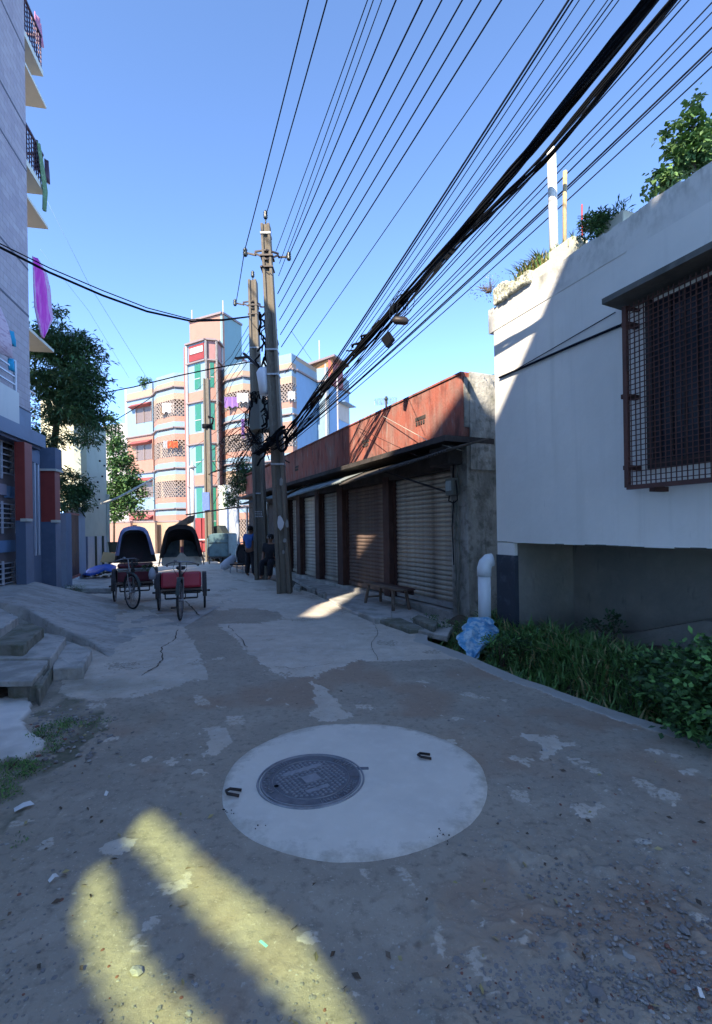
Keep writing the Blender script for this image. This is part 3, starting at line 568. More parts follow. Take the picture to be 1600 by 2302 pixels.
chips = [(1415, 2152, .035, 'pale_stone', 'largest pale flat stone chip at the lower right of the road'), (1265, 2130, .04, 'stone', 'dark grey tilted stone chip standing among gravel at lower right'), (1340, 2235, .045, 'stone', 'bluish grey lump of stone nearest the bottom right edge'),
         (306, 2186, .035, 'pale_stone', 'oblong pale chip lying in the left yellow patch of sunlight'), (1200, 1925, .03, 'stone', 'grey flat chip on the road below right of the pale slab'), (1455, 1897, .03, 'pale_stone', 'cream flat chip beside a brown stain at the right of the road'),
         (1060, 1787, .0, '', ''), (1225, 1690, .035, 'pale_stone', 'pale flake of mortar right of the pale slab'), (1538, 2095, .03, 'stone', 'grey chip near the right edge of the road at the bottom'), (405, 2155, .02, 'stone', 'small grey pebble between the two yellow patches of sunlight')]
for px, py, s, mt, lb in chips:
    if not lb: continue
    b = MB(); q = G(px, py); stone(b, (q.x, q.y, .008), s * .75, px); tag(b.build('stone_chip', M[mt]), lb, 'stone', 'larger stone chips on the road')
b = MB(); q = G(592, 2127); b.M = Matrix.Translation((q.x, q.y, .004)) @ Matrix.Rotation(R(-40), 4, 'Z'); b.box(-.02, .02, -.005, .005, 0, .006); tag(b.build('plastic_stick', paint('mint_plastic', (.25, .7, .62), .1)), 'short mint green plastic strip in the right yellow patch of sunlight', 'litter')
def paper(px, py, s, lb):
    b = MB(); q = G(px, py); b.M = Matrix.Translation((q.x, q.y, .012)) @ Matrix.Rotation(rd.random() * 3, 4, 'Z')
    b.add([(-s, -s * .3, .0), (0, -s * .5, .012), (s * 1.1, -s * .2, 0), (s * .8, s * .5, .014), (0, s * .25, .022), (-s * .9, s * .5, .004)], [(0, 1, 4, 5), (1, 2, 3, 4)]); tag(b.build('paper_scrap', M['paper']), lb, 'litter', 'paper scraps on the road')
paper(53, 1820, .045, 'white torn paper scrap on dark mud at the left edge'); paper(120, 1983, .02, 'small off-white scrap low at the left edge'); paper(1570, 2240, .02, 'tiny white scrap in the bottom right corner gravel'); paper(240, 1790, .02, 'pale crumpled scrap left of the pale round slab')
# ------------------------------------------------------------------ white building on the right
wb = thing('white_building', 'white plastered building with flat roof, caged window and open underside at the right', 'building', FW.w(0, 0))
S0 = -8.5     # near end, outside the frame
b = MB(FW.M); b.box(S0, 0, 0, .16, 1.30, 4.02); b.box(-9, -.001, .16, 5.5, 3.9, 4.0); b.box(-.16, -.003, .16, 5.5, .0, 3.9); wall = b.build('wall', M['white_wall'], wb)
# cornice band and parapet, edge slightly chewed
b = MB(FW.M); n = 90; rd = random.Random(5)
for i in range(n):
    s0, s1 = S0 + (.10 - S0) * i / n, S0 + (.10 - S0) * (i + 1) / n
    z1 = 4.33 + .012 * math.sin(i * .7) + rd.uniform(-.008, .008)
    b.box(s0, s1, -.006, .25, 4.02, z1)
b.build('cornice', M['white_cornice'], wb)
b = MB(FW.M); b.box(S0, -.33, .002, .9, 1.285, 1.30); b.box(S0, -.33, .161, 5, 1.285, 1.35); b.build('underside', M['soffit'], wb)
b = MB(FW.M)
for i in range(60):
    s0 = S0 + (-.33 - S0) * i / 60; b.box(s0, s0 + .137, -.006, .05, 1.30 - rd.random() * .016, 1.305)
b.build('broken_lower_edge', M['white_wall'], wb)
b = MB(FW.M); b.box(-.33, -.001, 0.003, .95, -.1, 1.285); b.build('pier', M['white_wall'], wb)
b = MB(FW.M); b.box(-.345, .006, -.012, .05, -.1, 1.13); b.build('bitumen_coat', M['bitumen'], wb)
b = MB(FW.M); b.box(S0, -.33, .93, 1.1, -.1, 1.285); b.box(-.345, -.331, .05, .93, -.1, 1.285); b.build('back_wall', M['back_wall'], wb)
b = MB(FW.M)                                            # sloping old footing at the base of the back wall
pts = [(-2.7, .92, .52), (-2.1, .92, .56), (-1.3, .92, .28), (-.6, .92, .18)]
for (s0, t0, z0), (s1, t1, z1) in zip(pts[:-1], pts[1:]):
    b.add([(s0, .70, 0), (s1, .70, 0), (s1, .93, 0), (s0, .93, 0), (s0, .78, z0), (s1, .78, z1), (s1, .93, z1 + .02), (s0, .93, z0 + .02)], [(0, 1, 5, 4), (4, 5, 6, 7), (0, 4, 7, 3), (1, 2, 6, 5)])
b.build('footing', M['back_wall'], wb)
# sunshade over the window
b = MB(FW.M); sL = FW.sz(1360, 690, -.28)[0]; zS = FW.sz(1500, 612, -.30)[1]
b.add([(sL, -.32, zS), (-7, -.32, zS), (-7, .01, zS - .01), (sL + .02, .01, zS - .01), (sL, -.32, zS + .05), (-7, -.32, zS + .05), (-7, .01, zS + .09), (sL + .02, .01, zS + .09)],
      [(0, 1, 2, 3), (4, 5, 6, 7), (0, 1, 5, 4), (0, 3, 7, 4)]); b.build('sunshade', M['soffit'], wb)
b = MB(FW.M); b.box(S0, sL + .0, -.0055, 0.0, zS + .1, 4.02); b.build('fascia', M['white_wall'], wb)
# window with dark opening, frame and cage of woven bars
sw, zw = FW.sz(1474, 1035, 0)
b = MB(FW.M); b.box(-5.2, sw, -.004, .02, zw, zS - .04); wn = b.build('window', M['glass_dark'], wb)
b = MB(FW.M)
for (s0, s1, z0, z1) in ((-5.2, sw + .06, zw - .07, zw), (sw, sw + .06, zw, zS - .02)): b.box(s0, s1, -.03, .02, z0, z1)
b.build('frame', M['steel_dark'], wn)
b = MB(FW.M)
for k in range(26): b.beam((sw - .06 - k * .11, -.02, zw), (sw - .06 - k * .11, -.02, zS - .05), .013)
b.build('inner_bar', M['steel_dark'], wn, kind='stuff')
cg = M['red_brown']; T = -.17
s1c, z0c = FW.sz(1411, 1096, T); s1c2, z1c = FW.sz(1404, 690, T); z1c = min(z1c, zS - .02); sE = -4.8
cage = MB(FW.M); cage.box(s1c - .02, s1c + .02, T - .018, T + .018, z0c, z1c); cage.box(sE, s1c, T - .018, T + .018, z0c - .02, z0c + .018)
cage.box(s1c - .018, s1c + .018, T, 0, z1c - .02, z1c); 
M['cage'] = pm('dark_brown_cage_paint', (.10, .045, .035), [((.05, .028, .025), 4, .45, .7, .7), ((.16, .07, .04), 20, .66, .76, .8)], .7, None)
cgo = cage.build('window_cage', M['cage'], wb)
step = .045; k = 0; s = s1c - step
vb = MB(); vb.beam((0, 0, 0), (0, 0, z1c - z0c), .011); meV = None
while s > sE and k < 85:
    o = MB(FW.M); 
    if meV is None:
        o.beam((s, T, z0c), (s, T, z1c), .007); v0 = o.build('upright_bar', M['cage'], cgo); s_first = s; meV = v0
    else:
        c = inst(v0, cgo); c.location = FW.s * (s - s_first)
    s -= step; k += 1
z = z0c + step; first = None
while z < z1c:
    if first is None:
        o = MB(FW.M); o.beam((sE, T - .008, z), (s1c, T - .008, z), .007); first = o.build('cross_bar', M['cage'], cgo); zf = z
    else: c = inst(first, cgo); c.location = (0, 0, z - zf)
    z += step
for px, py in ((1415, 893), (1420, 1052), (1480, 1100), (1416, 732)):
    s_, z_ = FW.sz(px, py, T / 2); b = MB(FW.M); b.box(s_ - .03, s_ + .02, T, 0.0, z_ - .02, z_ + .02); b.build('bracket', M['red_brown'], cgo)
# cables fixed along the wall
def wallwire(pts, r, lb, grp=None):
    b = MB(FW.M); q = [FW.sz(x, y, -.02) for x, y in pts]; b.tube([(a, -.02, z) for a, z in q], r, 6); return tag(b.build('wall_cable', M['bluecable'], smooth=True), lb, 'cable', grp)
wallwire([(1122, 849), (1200, 815), (1300, 771), (1400, 729)], .013, 'thick grey cable running up the white wall to the window cage')
wallwire([(1150, 836), (1200, 808), (1300, 750), (1383, 702)], .005, 'thin cable above the thick one on the white wall')
# roof edge bits
def onroof(px, py, t): s_, z_ = FW.sz(px, py, t); return s_, z_
b = MB(FW.M); rd = random.Random(8); s_, z_ = FW.sz(1120, 690, .1)
n = 14
for i in range(7):
    a = -.06 - i * .095; h = .22 + .05 * math.sin(i * 1.3) - .02 * i + rd.uniform(-.02, .02); b.box(a - .09, a + .02, -.07 + rd.uniform(0, .03), .22, 4.325, 4.33 + h, .012)
tag(b.build('rubble_planter', pm('lichen_crust', (.55, .55, .47), [((.25, .25, .16), 22, .47, .56, .85), ((.7, .7, .62), 9, .5, .75, .5)], .95, (1, 25, .03)), bevel=.02), 'lichen covered pale planter at the far corner of the white roof', 'planter')
def rail(px0, px1, t, h, lb):
    s0, _ = FW.sz(px0, 600, t); s1, _ = FW.sz(px1, 600, t); b = MB(FW.M); b.box(min(s0, s1), max(s0, s1), t, t + .22, 4.31, 4.33 + h); tag(b.build('roof_planter', pm('cream_planter_' + str(px0), (.56, .55, .45), [((.35, .35, .28), 6, .5, .7, .6)], .9), bevel=.01), lb, 'planter', 'cream planters on the white roof')
rail(1175, 1232, .0, .12, 'low cream planter with straw coloured grass on the white roof edge'); rail(1233, 1288, .03, .22, 'taller cream planter under the white pipe on the roof edge'); rail(1345, 1402, .18, .24, 'pale planter box beside dark weeds on the roof edge')
def upright(px0, py0, px1, py1, t, r, mt, nm, lb, cat):
    s0, z0 = FW.sz(px0, py0, t); s1, z1 = FW.sz(px1, py1, t); b = MB(FW.M); b.tube([(s0, t, 4.2), (s0 + (s1 - s0) * .5, t, (z0 + z1) / 2), (s1, t, z1)], r, 14)
    if nm == 'vent_pipe': b.lathe((s1, t, z1), [(r, 0), (r * .75, r * .7), (.002, r)], 14)
    tag(b.build(nm, M[mt], smooth=True), lb, cat)
upright(1246, 570, 1239, 340, .35, .052, 'pvc_sun', 'vent_pipe', 'tall white plastic vent pipe standing on the white roof', 'pipe')
upright(1268, 560, 1270, 385, .4, .024, 'bamboo', 'bamboo_pole', 'thin bamboo pole right of the white roof pipe', 'pole')
upright(1308, 520, 1308, 460, .4, .008, 'red', 'red_rod', 'short thin red rod beside the bamboo pole on the roof', 'rod')
# ------------------------------------------------------------------ foliage helpers
def leafcloud(mb, blobs, n, size, seed, nclump=40, spread=.16, droop=.2, aspect=.38, nm=3, shell=.55):
    r = random.Random(seed); tot = sum(b_[1][0] * b_[1][1] * b_[1][2] if isinstance(b_[1], tuple) else b_[1] ** 3 for b_ in blobs)
    for c, rad in blobs:
        rad = rad if isinstance(rad, tuple) else (rad,) * 3; c = Vector(c); wt = rad[0] * rad[1] * rad[2] / tot
        nc_ = max(3, int(nclump * wt)); cl = []
        for _ in range(nc_):
            v = Vector((r.gauss(0, 1), r.gauss(0, 1), r.gauss(0, 1))).normalized() * (shell + (1 - shell) * r.random()) ; cl.append((c + Vector((v.x * rad[0], v.y * rad[1], v.z * rad[2])), v, r.randrange(nm)))
        per = max(1, int(n * wt / nc_))
        for p, v, mi in cl:
            for _ in range(per):
                q = p + Vector((r.gauss(0, spread), r.gauss(0, spread), r.gauss(0, spread * .6)))
                d = Vector((r.gauss(0, 1), r.gauss(0, 1), r.gauss(-droop, .5))) + v * .6; d.normalize()
                sd = d.cross(Vector((r.gauss(0, .5), r.gauss(0, .5), 1))).normalized(); l = size * r.uniform(.6, 1.25); w_ = l * aspect * .5
                mid = q + d * l * .5 + Vector((0, 0, l * .08)); mb.cur = mi if r.random() < .8 else r.randrange(nm)
                mb.add([q, mid + sd * w_, q + d * l, mid - sd * w_], [(0, 1, 2, 3)])
def trunk(mb, pts, r0, r1, n=8):
    m = len(pts); mb.tube(pts, [r0 + (r1 - r0) * i / (m - 1) for i in range(m)], n)
def tree(label, base, limbs, blobs, n, size, mats, seed, cat='tree', name='tree', r0=.14, group=None, **kw):
    t = thing(name, label, cat, base, group); tb = MB()
    for i, lb in enumerate(limbs): trunk(tb, lb, r0 if i == 0 else r0 * .5, r0 * .35 if i == 0 else r0 * .12)
    tb.build('trunk', M['bark'], t, smooth=True)
    cb = MB(); leafcloud(cb, blobs, n, size, seed, **kw); cb.build('crown', [M[x] for x in mats], t); return t
def plant(label, base, blobs, n, size, mats, seed, name='plant', cat='plant', stems=4, group=None, **kw):
    t = thing(name, label, cat, base, group); tb = MB(); r = random.Random(seed)
    for _ in range(stems):
        c, rad = r.choice(blobs); rr = rad if not isinstance(rad, tuple) else min(rad)
        e = Vector(c) + Vector((r.uniform(-rr, rr), r.uniform(-rr, rr), rr * r.random())) * .7; b0 = Vector(base) + Vector((r.uniform(-.03, .03), r.uniform(-.03, .03), 0))
        tb.tube([b0, (b0 + e) / 2 + Vector((0, 0, rr * .1)), e], [.006, .004, .002], 5)
    tb.build('stem', M['bark'], t)
    cb = MB(); leafcloud(cb, blobs, n, size, seed, **kw); cb.build('foliage', [M[x] for x in mats], t); return t
def tuft(mb, c, n, h, spread, r, lean=.5):
    for _ in range(n):
        a = r.random() * 6.283; l = h * r.uniform(.5, 1.15); o = Vector((r.gauss(0, spread), r.gauss(0, spread), 0)); p = Vector(c) + o
        d = Vector((math.cos(a), math.sin(a), 0)); w_ = d.cross(Vector((0, 0, 1))) * l * .045; k = lean * r.uniform(.2, 1.3)
        m_ = p + d * l * k * .35 + Vector((0, 0, l * .6)); e = p + d * l * k + Vector((0, 0, l * (1 - .25 * k))); mb.cur = r.randrange(len(mb.mats)) if hasattr(mb, 'mats') else 0
        mb.add([p - w_, p + w_, m_ + w_ * .8, m_ - w_ * .8, e], [(0, 1, 2, 3), (3, 2, 4)])
def RP(px, py, t=.1): s_, z_ = FW.sz(px, py, t); return FW.w(s_, t, z_)
# plants on the roof
tree('bushy green sapling growing on the white roof at the right edge', RP(1560, 400, .5) - Vector((0, 0, .1)), [[RP(1560, 420, .5), RP(1560, 330, .5), RP(1552, 240, .5)], [RP(1560, 380, .5), RP(1520, 320, .5)]],
     [(RP(1556, 228, .5), (.04, .04, .12)), (RP(1558, 280, .5), (.085, .09, .12)), (RP(1555, 325, .5), (.13, .13, .10)), (RP(1552, 360, .5), (.17, .17, .10)), (RP(1590, 320, .6), (.10, .12, .12)), (RP(1505, 298, .5), (.06, .06, .06)), (RP(1515, 325, .5), (.07, .07, .06)), (RP(1500, 400, .3), (.13, .12, .07)), (RP(1465, 430, .2), (.06, .06, .04))],
     2600, .065, ['leaf_light', 'leaf_light', 'leaf_mid'], 31, r0=.02, nclump=120, spread=.035, aspect=.6, shell=.35, droop=.6)
def rplant(lb, pxs, n, size, mats, seed, t=.08, **kw):
    base = RP(pxs[0][0], pxs[0][1] + 12, t); plant(lb, base, [(RP(x, y, t), r_) for x, y, r_ in pxs], n, size, mats, seed, **kw)
rplant('bare purplish wiry shrub hanging over the far corner of the white roof', [(1100, 645, .16), (1075, 655, .1)], 160, .03, ['straw', 'bark'], 41, t=-.05, nclump=30, spread=.05, stems=22)
rplant('dense dark green bush on the roof edge right of the bamboo pole', [(1330, 515, (.13, .1, .12)), (1345, 500, (.1, .1, .1))], 1100, .06, ['leaf_dark', 'leaf_mid', 'leaf_light'], 43, t=.1, nclump=50, spread=.03, aspect=.25)
rplant('dark spiky weeds silhouetted on the roof edge', [(1365, 495, (.12, .1, .05)), (1395, 480, (.08, .08, .08))], 420, .07, ['leaf_dark', 'leaf_dark', 'leaf_mid'], 44, t=.25, nclump=30, spread=.03, aspect=.2, droop=-.8)
b = MB(); b.mats = [0, 1]; r = random.Random(2)
for px in range(1165, 1222, 4): tuft(b, RP(px, 640 - (px - 1165) * .65, .08) , 20, .22, .03, r, .7)
o = b.build('straw_grass_tuft', [M['straw'], M['grass']]); tag(o, 'dry straw coloured grass in the low roof planter', 'grass tuft')
b = MB(); b.mats = [0, 1]
for px in range(1232, 1300, 4): tuft(b, RP(px, 588 - (px - 1232) * .55, .1), 10, .14, .03, r, .5)
o = b.build('green_grass_tuft', [M['straw'], M['grass']]); tag(o, 'thin green grass around the foot of the white roof pipe', 'grass tuft')
# ------------------------------------------------------------------ verge: grass, weeds, pipe, plastic
b = MB(); b.mats = [0] * 9; r = random.Random(6)
for k in range(4200):
    y = r.uniform(1.6, 7.0); x0 = float(edge_x(y)); d = r.random() ** .75 * 1.25 + .03; x = x0 + d
    if x > 4.36 - .396 * y + .62 or (d > .95 and r.random() < .6): continue
    z = -.30 if d < .28 else -.38 + min(1, (d - .28) / .55) ** .7 * .5
    hgt = .21 if d > .3 else .26
    tuft(b, (x, y, z), 7, hgt * r.uniform(.6, 1.35), .035, r, .9)
tag(b.build('verge_grass', [M['grass'], M['leaf_ground'], M['leaf_dark'], M['grass'], M['leaf_ground'], M['leaf_mid'], M['leaf_light'], M['grass'], M['straw']]), 'long uneven green grass on the bank between road edge and white building', 'grass', kind='stuff')
def gplant(lb, spots, n, size, seed, mats=('leaf_ground', 'leaf_mid', 'leaf_dark'), **kw):
    base = spots[0][0]; plant(lb, (base[0], base[1], base[2] - .25), [(Vector(c), rd_) for c, rd_ in spots], n, size, list(mats), seed, stems=10, **kw)
gplant('leafy green weed clump nearest the camera at the right edge of the verge', [(P(1590, 1500, 3.6), (.30, .4, .20)), (P(1560, 1570, 3.5), (.30, .3, .18)), (P(1640, 1600, 3.2), (.25, .4, .22))], 3800, .06, 51, nclump=200, spread=.045, aspect=.62, droop=.1, shell=.25)
gplant('leafy green weed clump left of the largest one on the verge', [(P(1490, 1505, 4.1), (.22, .3, .14)), (P(1500, 1560, 3.9), (.22, .3, .14)), (P(1560, 1620, 3.4), (.22, .2, .14))], 2400, .055, 52, nclump=130, spread=.04, aspect=.62, droop=.1, shell=.25)
gplant('low dark weeds at the foot of the pale pier by the blue plastic', [(P(1130, 1450, 5.6), (.25, .2, .10)), (P(1200, 1440, 5.6), (.25, .2, .08))], 900, .05, 53, nclump=60, spread=.04, aspect=.4, droop=-.2)
gplant('small dark weed under the white building against the back wall', [(P(1378, 1400, 5.4), (.10, .08, .10)), (P(1330, 1405, 5.5), (.1, .08, .05))], 260, .05, 54, mats=('leaf_dark', 'leaf_dark'), nclump=26, spread=.03, aspect=.5, droop=-.4)
gplant('dark weeds along the foot of the right hand shutter', [(P(1010, 1405, 7.1), (.3, .2, .06)), (P(960, 1392, 7.5), (.25, .15, .05))], 700, .04, 55, nclump=50, spread=.03, aspect=.3, droop=-.6)
pts = [P(1089, 1432, 6.5), P(1089, 1350, 6.5), P(1088, 1295, 6.5), P(1088, 1278, 6.5), P(1091, 1266, 6.5), P(1097, 1260, 6.5), P(1107, 1258, 6.5)]
pp = thing('drain_pipe', 'upright white plastic drain pipe with elbow top beside the white building', 'pipe', pts[0])
b = MB(); b.tube(pts[:3], .082, 18); b.build('pipe', M['pvc'], pp, smooth=True)
b = MB(); b.tube([pts[2], pts[3], pts[4], pts[5], pts[6]], [.092, .092, .09, .088, .086], 18); b.build('elbow', M['pvc'], pp, smooth=True)
b = MB(); nu, nv = 16, 14; vs, fs = [], []
for j in range(nv):
    k = j / (nv - 1); c = P(1078, 1392, 6.3).lerp(P(1062, 1478, 5.75), k); wd = .13 + .05 * math.sin(k * 5) + .02
    for i in range(nu):
        a = 2 * math.pi * i / nu; rr = wd * (1 + .28 * math.sin(3 * a + k * 7) + .16 * math.sin(7 * a - 11 * k)) * (.5 + .6 * math.sin(math.pi * min(1, k * .85 + .12)))
        vs.append(c + Vector((rr * math.cos(a), rr * math.sin(a) * .55, .02 * math.sin(5 * a))))
for j in range(nv - 1):
    for i in range(nu): i2 = (i + 1) % nu; fs.append((j * nu + i, j * nu + i2, (j + 1) * nu + i2, (j + 1) * nu + i))
fs += [tuple(range(nu)), tuple(range((nv - 1) * nu, nv * nu))]
b.add(vs, fs); tag(b.build('plastic_sheet', M['blue_sheet']), 'crumpled blue and white polythene sheet at the foot of the white drain pipe', 'plastic sheet')
# ------------------------------------------------------------------ shop row with red parapet
shp = thing('shop_row', 'single storey shop row with faded red parapet and closed shutters', 'building', FS.w(0, 0))
SE = FS.sz(556, 1100)[0]      # far end
tD = .16
def ss(px, t=0): return FS.sz(px, 1200, t)[0]
ZP = 3.80
b = MB(FS.M); b.box(0.0, SE * .62, -.06, .14, 2.86, ZP); b.box(SE * .62 + .001, SE, -.06, .14, 2.86, ZP - .07); b.box(0.0, SE, -.08, .16, ZP + .001, ZP + .03) ; b.build('parapet', M['red_parapet'], shp)
b = MB(FS.M); b.box(-.02, .02, -.03, .6, 3.0, 3.75); b.box(-.02, .4, .0, 6, -.1, 2.84); b.box(-.021, .35, .6, 6, 2.84, ZP + .02); b.build('end_wall', M['grey_wall'], shp)
b = MB(FS.M); b.box(-.045, -.022, .05, 2.2, 2.35, ZP + .035); b.build('cement_patch', M['grey_wall'], shp, bevel=.01)
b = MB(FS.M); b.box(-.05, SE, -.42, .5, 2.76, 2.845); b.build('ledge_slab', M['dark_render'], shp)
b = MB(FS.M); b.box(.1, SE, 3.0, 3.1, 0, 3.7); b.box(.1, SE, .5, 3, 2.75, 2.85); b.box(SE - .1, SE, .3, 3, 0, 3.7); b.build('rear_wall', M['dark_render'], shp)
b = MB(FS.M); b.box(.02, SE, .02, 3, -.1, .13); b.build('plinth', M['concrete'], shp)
# vents in the parapet
for px, py in ((945, 940), (822, 992), (667, 1050)):
    s_, z_ = FS.sz(px, py, -.06); b = MB(FS.M); b.box(s_ - .16, s_ + .16, -.068, -.05, z_ - .03, z_ + .03)
    for k in range(4): b.box(s_ - .13 + k * .075, s_ - .09 + k * .075, -.075, -.06, z_ - .11, z_ - .05)
    b.build('vent_slot', M['dark_render'], shp)
# shutters
bays = [(1030, 889, 'shutter'), (872, 782, 'shutter_brown'), (767, 728, 'shutter'), (717, 684, 'shutter'), (674, 657, 'shutter')]
slat_me = None
for i, (pa, pb, mt) in enumerate(bays):
    a, c = ss(pa, tD), ss(pb, tD); b = MB(FS.M); z0, z1 = .16, 2.42
    b.box(a, c, tD + .03, tD + .05, z0, z1); sh = b.build('shutter', M[mt], shp)
    n = 26 if i < 3 else 22; hgt = (z1 - z0 - .10) / n; b = MB(FS.M); segs = []
    for q in range(4):
        u0 = q / 3; segs.append((tD + .03 - .026 * math.sin(math.pi * (.12 + .76 * u0)), z0 + .10 + hgt * u0 * .94))
    for (t0, za), (t1, zb) in zip(segs[:-1], segs[1:]): b.quad((a, t0, za), (c, t0, za), (c, t1, zb), (a, t1, zb))
    b.quad((a, segs[-1][0], segs[-1][1]), (c, segs[-1][0], segs[-1][1]), (c, tD + .028, segs[-1][1]), (a, tD + .028, segs[-1][1]))
    s0 = b.build('slat', M[mt], sh)
    for k in range(1, n): inst(s0, sh, loc=Vector((0, 0, hgt * k)))
    b = MB(FS.M); b.box(a, c, tD - .012, tD + .03, z0, z0 + .09); b.build('bottom_rail', M['galv' if i == 0 else mt], sh)
    for e in (a, c):
        b = MB(FS.M); b.box(e - .035, e + .035, tD - .03, tD + .06, z0 - .02, z1 + .05); b.build('guide_channel', M['galv' if i == 0 and e == a else 'red_brown'], sh)
for pa, pb in ((889, 872), (782, 767), (728, 717), (684, 674), (657, 648)):
    b = MB(FS.M); b.box(ss(pa, tD) + .035, ss(pb, tD) - .035, .03, tD + .1, .13, 2.5); b.build('pillar', M['red_brown'], shp)
b = MB(FS.M); b.box(.0, ss(1030, tD) - .037, .0, .3, -.1, 2.76); b.build('corner_pillar', M['grey_wall'], shp, bevel=.015)
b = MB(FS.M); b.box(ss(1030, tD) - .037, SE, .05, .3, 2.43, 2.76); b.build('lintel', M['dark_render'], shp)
b = MB(FS.M); b.tube([(.18, -.03, 2.7), (.19, -.035, 1.8), (.15, -.03, 1.1), (.2, -.03, .4), (.17, -.03, -.05)], .012, 6); b.tube([(.24, -.03, 1.9), (.26, -.03, .9), (.23, -.03, .15)], .008, 5); b.build('root_stem', M['mossy'], shp, kind='stuff')
s0, z0 = FS.sz(1000, 1070, -.05); b = MB(FS.M); b.box(.1, .62, -.25, .05, 2.45, 2.74); b.build('beam_end', M['dark_render'], shp, bevel=.02)
# corrugated awnings
def awning(pts, mt, lb, t_in=.0, n=60, amp=.018):
    """pts: outer edge (px,py,t)"""
    q = [(FS.sz(x, y, t), t) for x, y, t in pts]; vs, fs = [], []; sA, sB = q[0][0][0], q[-1][0][0]
    xs = [v[0][0] for v in q]; zs = [v[0][1] for v in q]; tsv = [v[1] for v in q]
    for i in range(n * 2 + 1):
        s_ = sA + (sB - sA) * i / (2 * n); z = float(np.interp(s_, xs, zs)); t = float(np.interp(s_, xs, tsv)); wv = amp * math.cos(math.pi * i)
        vs += [FS.w(s_, t - wv * .3, z + wv), FS.w(s_, t_in, 2.74 + wv * .5)]
    for i in range(2 * n): fs.append((2 * i, 2 * i + 2, 2 * i + 3, 2 * i + 1))
    b = MB(); b.add(vs, fs); o = b.build('awning', M[mt], shp, smooth=True); md = o.modifiers.new('thick', 'SOLIDIFY'); md.thickness = .006; o['label'] = lb; return o
awning([(1003, 1012, -.75), (900, 1046, -.75), (762, 1090, -.76)], 'tin_dark', 'blackened corrugated awning over the two right shutters')
awning([(766, 1083, -.78), (700, 1102, -.80), (636, 1121, -.84)], 'tin', 'greenish corrugated awning behind the near pole', n=40)
awning([(622, 1118, -.8), (600, 1122, -.8), (580, 1127, -.8)], 'tin', 'greenish awning sheet between the two poles', n=40)
awning([(574, 1128, -.8), (555, 1132, -.9), (540, 1134, -.9)], 'tin_dark', 'sagging dark awning at the far end', n=30)
b = MB(FS.M); b.beam((.3, .0, 2.0), (1.5, -.7, 2.5), .03); b.build('awning_strut', M['steel_dark'], shp)
b = MB(FS.M); b.beam((ss(545, -.8), -.85, 2.35), (ss(545, -.8) + 1.5, -2.6, 2.1), .05); b.build('bamboo_prop', M['wood'], shp)
# meter box on the corner
mb = thing('meter_box', 'small grey electricity meter box with dangling wires at the shop corner', 'meter box', FS.w(.22, -.1, 1.98))
b = MB(FS.M); b.box(.13, .31, -.17, -.045, 1.98, 2.24); b.build('case', M['box_grey'], mb, bevel=.008)
b = MB(FS.M); b.box(.15, .29, -.178, -.17, 2.05, 2.2); b.build('face', M['tin'], mb)
b = MB(FS.M); b.tube([(.2, -.1, 2.24), (.18, -.1, 2.45), (.25, -.06, 2.7)], .014, 6); b.tube([(.1, -.12, 2.2), (.05, -.14, 2.05), (.1, -.1, 1.9), (.2, -.1, 1.86), (.32, -.1, 1.9), (.3, -.1, 2.0)], .01, 6); b.tube([(.22, -.08, 1.9), (.30, -.06, 1.5), (.28, -.05, .9)], .008, 6); b.build('wire', M['black'], mb, smooth=True)
# cables against the parapet
def cable3(pts, r, lb, grp=None, mt='black', cat='cable', n=6, name='cable'):
    b = MB(); b.tube(pts, r, n); o = b.build(name, M[mt], smooth=True); return tag(o, lb, cat, grp)
cable3([FS.w(*(FS.sz(805, 962, -.12)[0], -.12, FS.sz(805, 962, -.12)[1])), FS.w(FS.sz(935, 1024, -.4)[0], -.4, FS.sz(935, 1024, -.4)[1])], .006, 'thin dark cable hanging across the sunlit red parapet', mt='red_brown')
cable3([FS.w(FS.sz(860, 935, -.12)[0], -.12, FS.sz(860, 935, -.12)[1]), FS.w(FS.sz(960, 990, -.2)[0], -.2, FS.sz(960, 990, -.2)[1]), FS.w(FS.sz(1042, 1014, -.3)[0], -.3, FS.sz(1042, 1014, -.3)[1])], .006, 'pale cable slanting down the right end of the red parapet', mt='hose')
# pavement pieces in front of the shops
def gslab(px, z, lb, mt='concrete', z0=-.03, nm='paving_slab', cat='slab', bev=.015):
    b = MB(); pts = [G(x, y, z) for x, y in px]; rp = rough([(p.x, p.y) for p in pts], .09, .008, int(px[0][0])); b.prism(rp, z0, z); return tag(b.build(nm, M[mt], bevel=bev), lb, cat)
gslab([(745, 1350), (800, 1378), (870, 1400), (1005, 1430), (1020, 1405), (935, 1372), (905, 1350), (800, 1322), (690, 1290), (660, 1300)], .055, 'long low cement apron in front of the closed shutters', nm='shop_pavement')
gslab([(804, 1374), (845, 1390), (880, 1386), (878, 1372), (832, 1366)], .10, 'square broken slab in front of the low bench')
gslab([(850, 1392), (920, 1415), (955, 1412), (900, 1388)], .07, 'flat sunken slab between bench and road edge', mt='mossy')
gslab([(928, 1388), (975, 1408), (985, 1398), (940, 1380)], .14, 'small rough block beside weeds under the right hand shutter', mt='mossy')
for i, (x, y, wd) in enumerate(((690, 1322, 18), (660, 1318, 14), (715, 1332, 16))):
    gslab([(x, y), (x + wd, y + 6), (x + wd + 3, y - 2), (x + 4, y - 7)], .10, ('broken pale brick lying right of the near pole foot', 'broken pale brick lying at the near pole foot', 'broken pale brick nearest the long cement apron')[i], mt='grey_wall', nm='loose_brick', cat='brick', bev=.008)
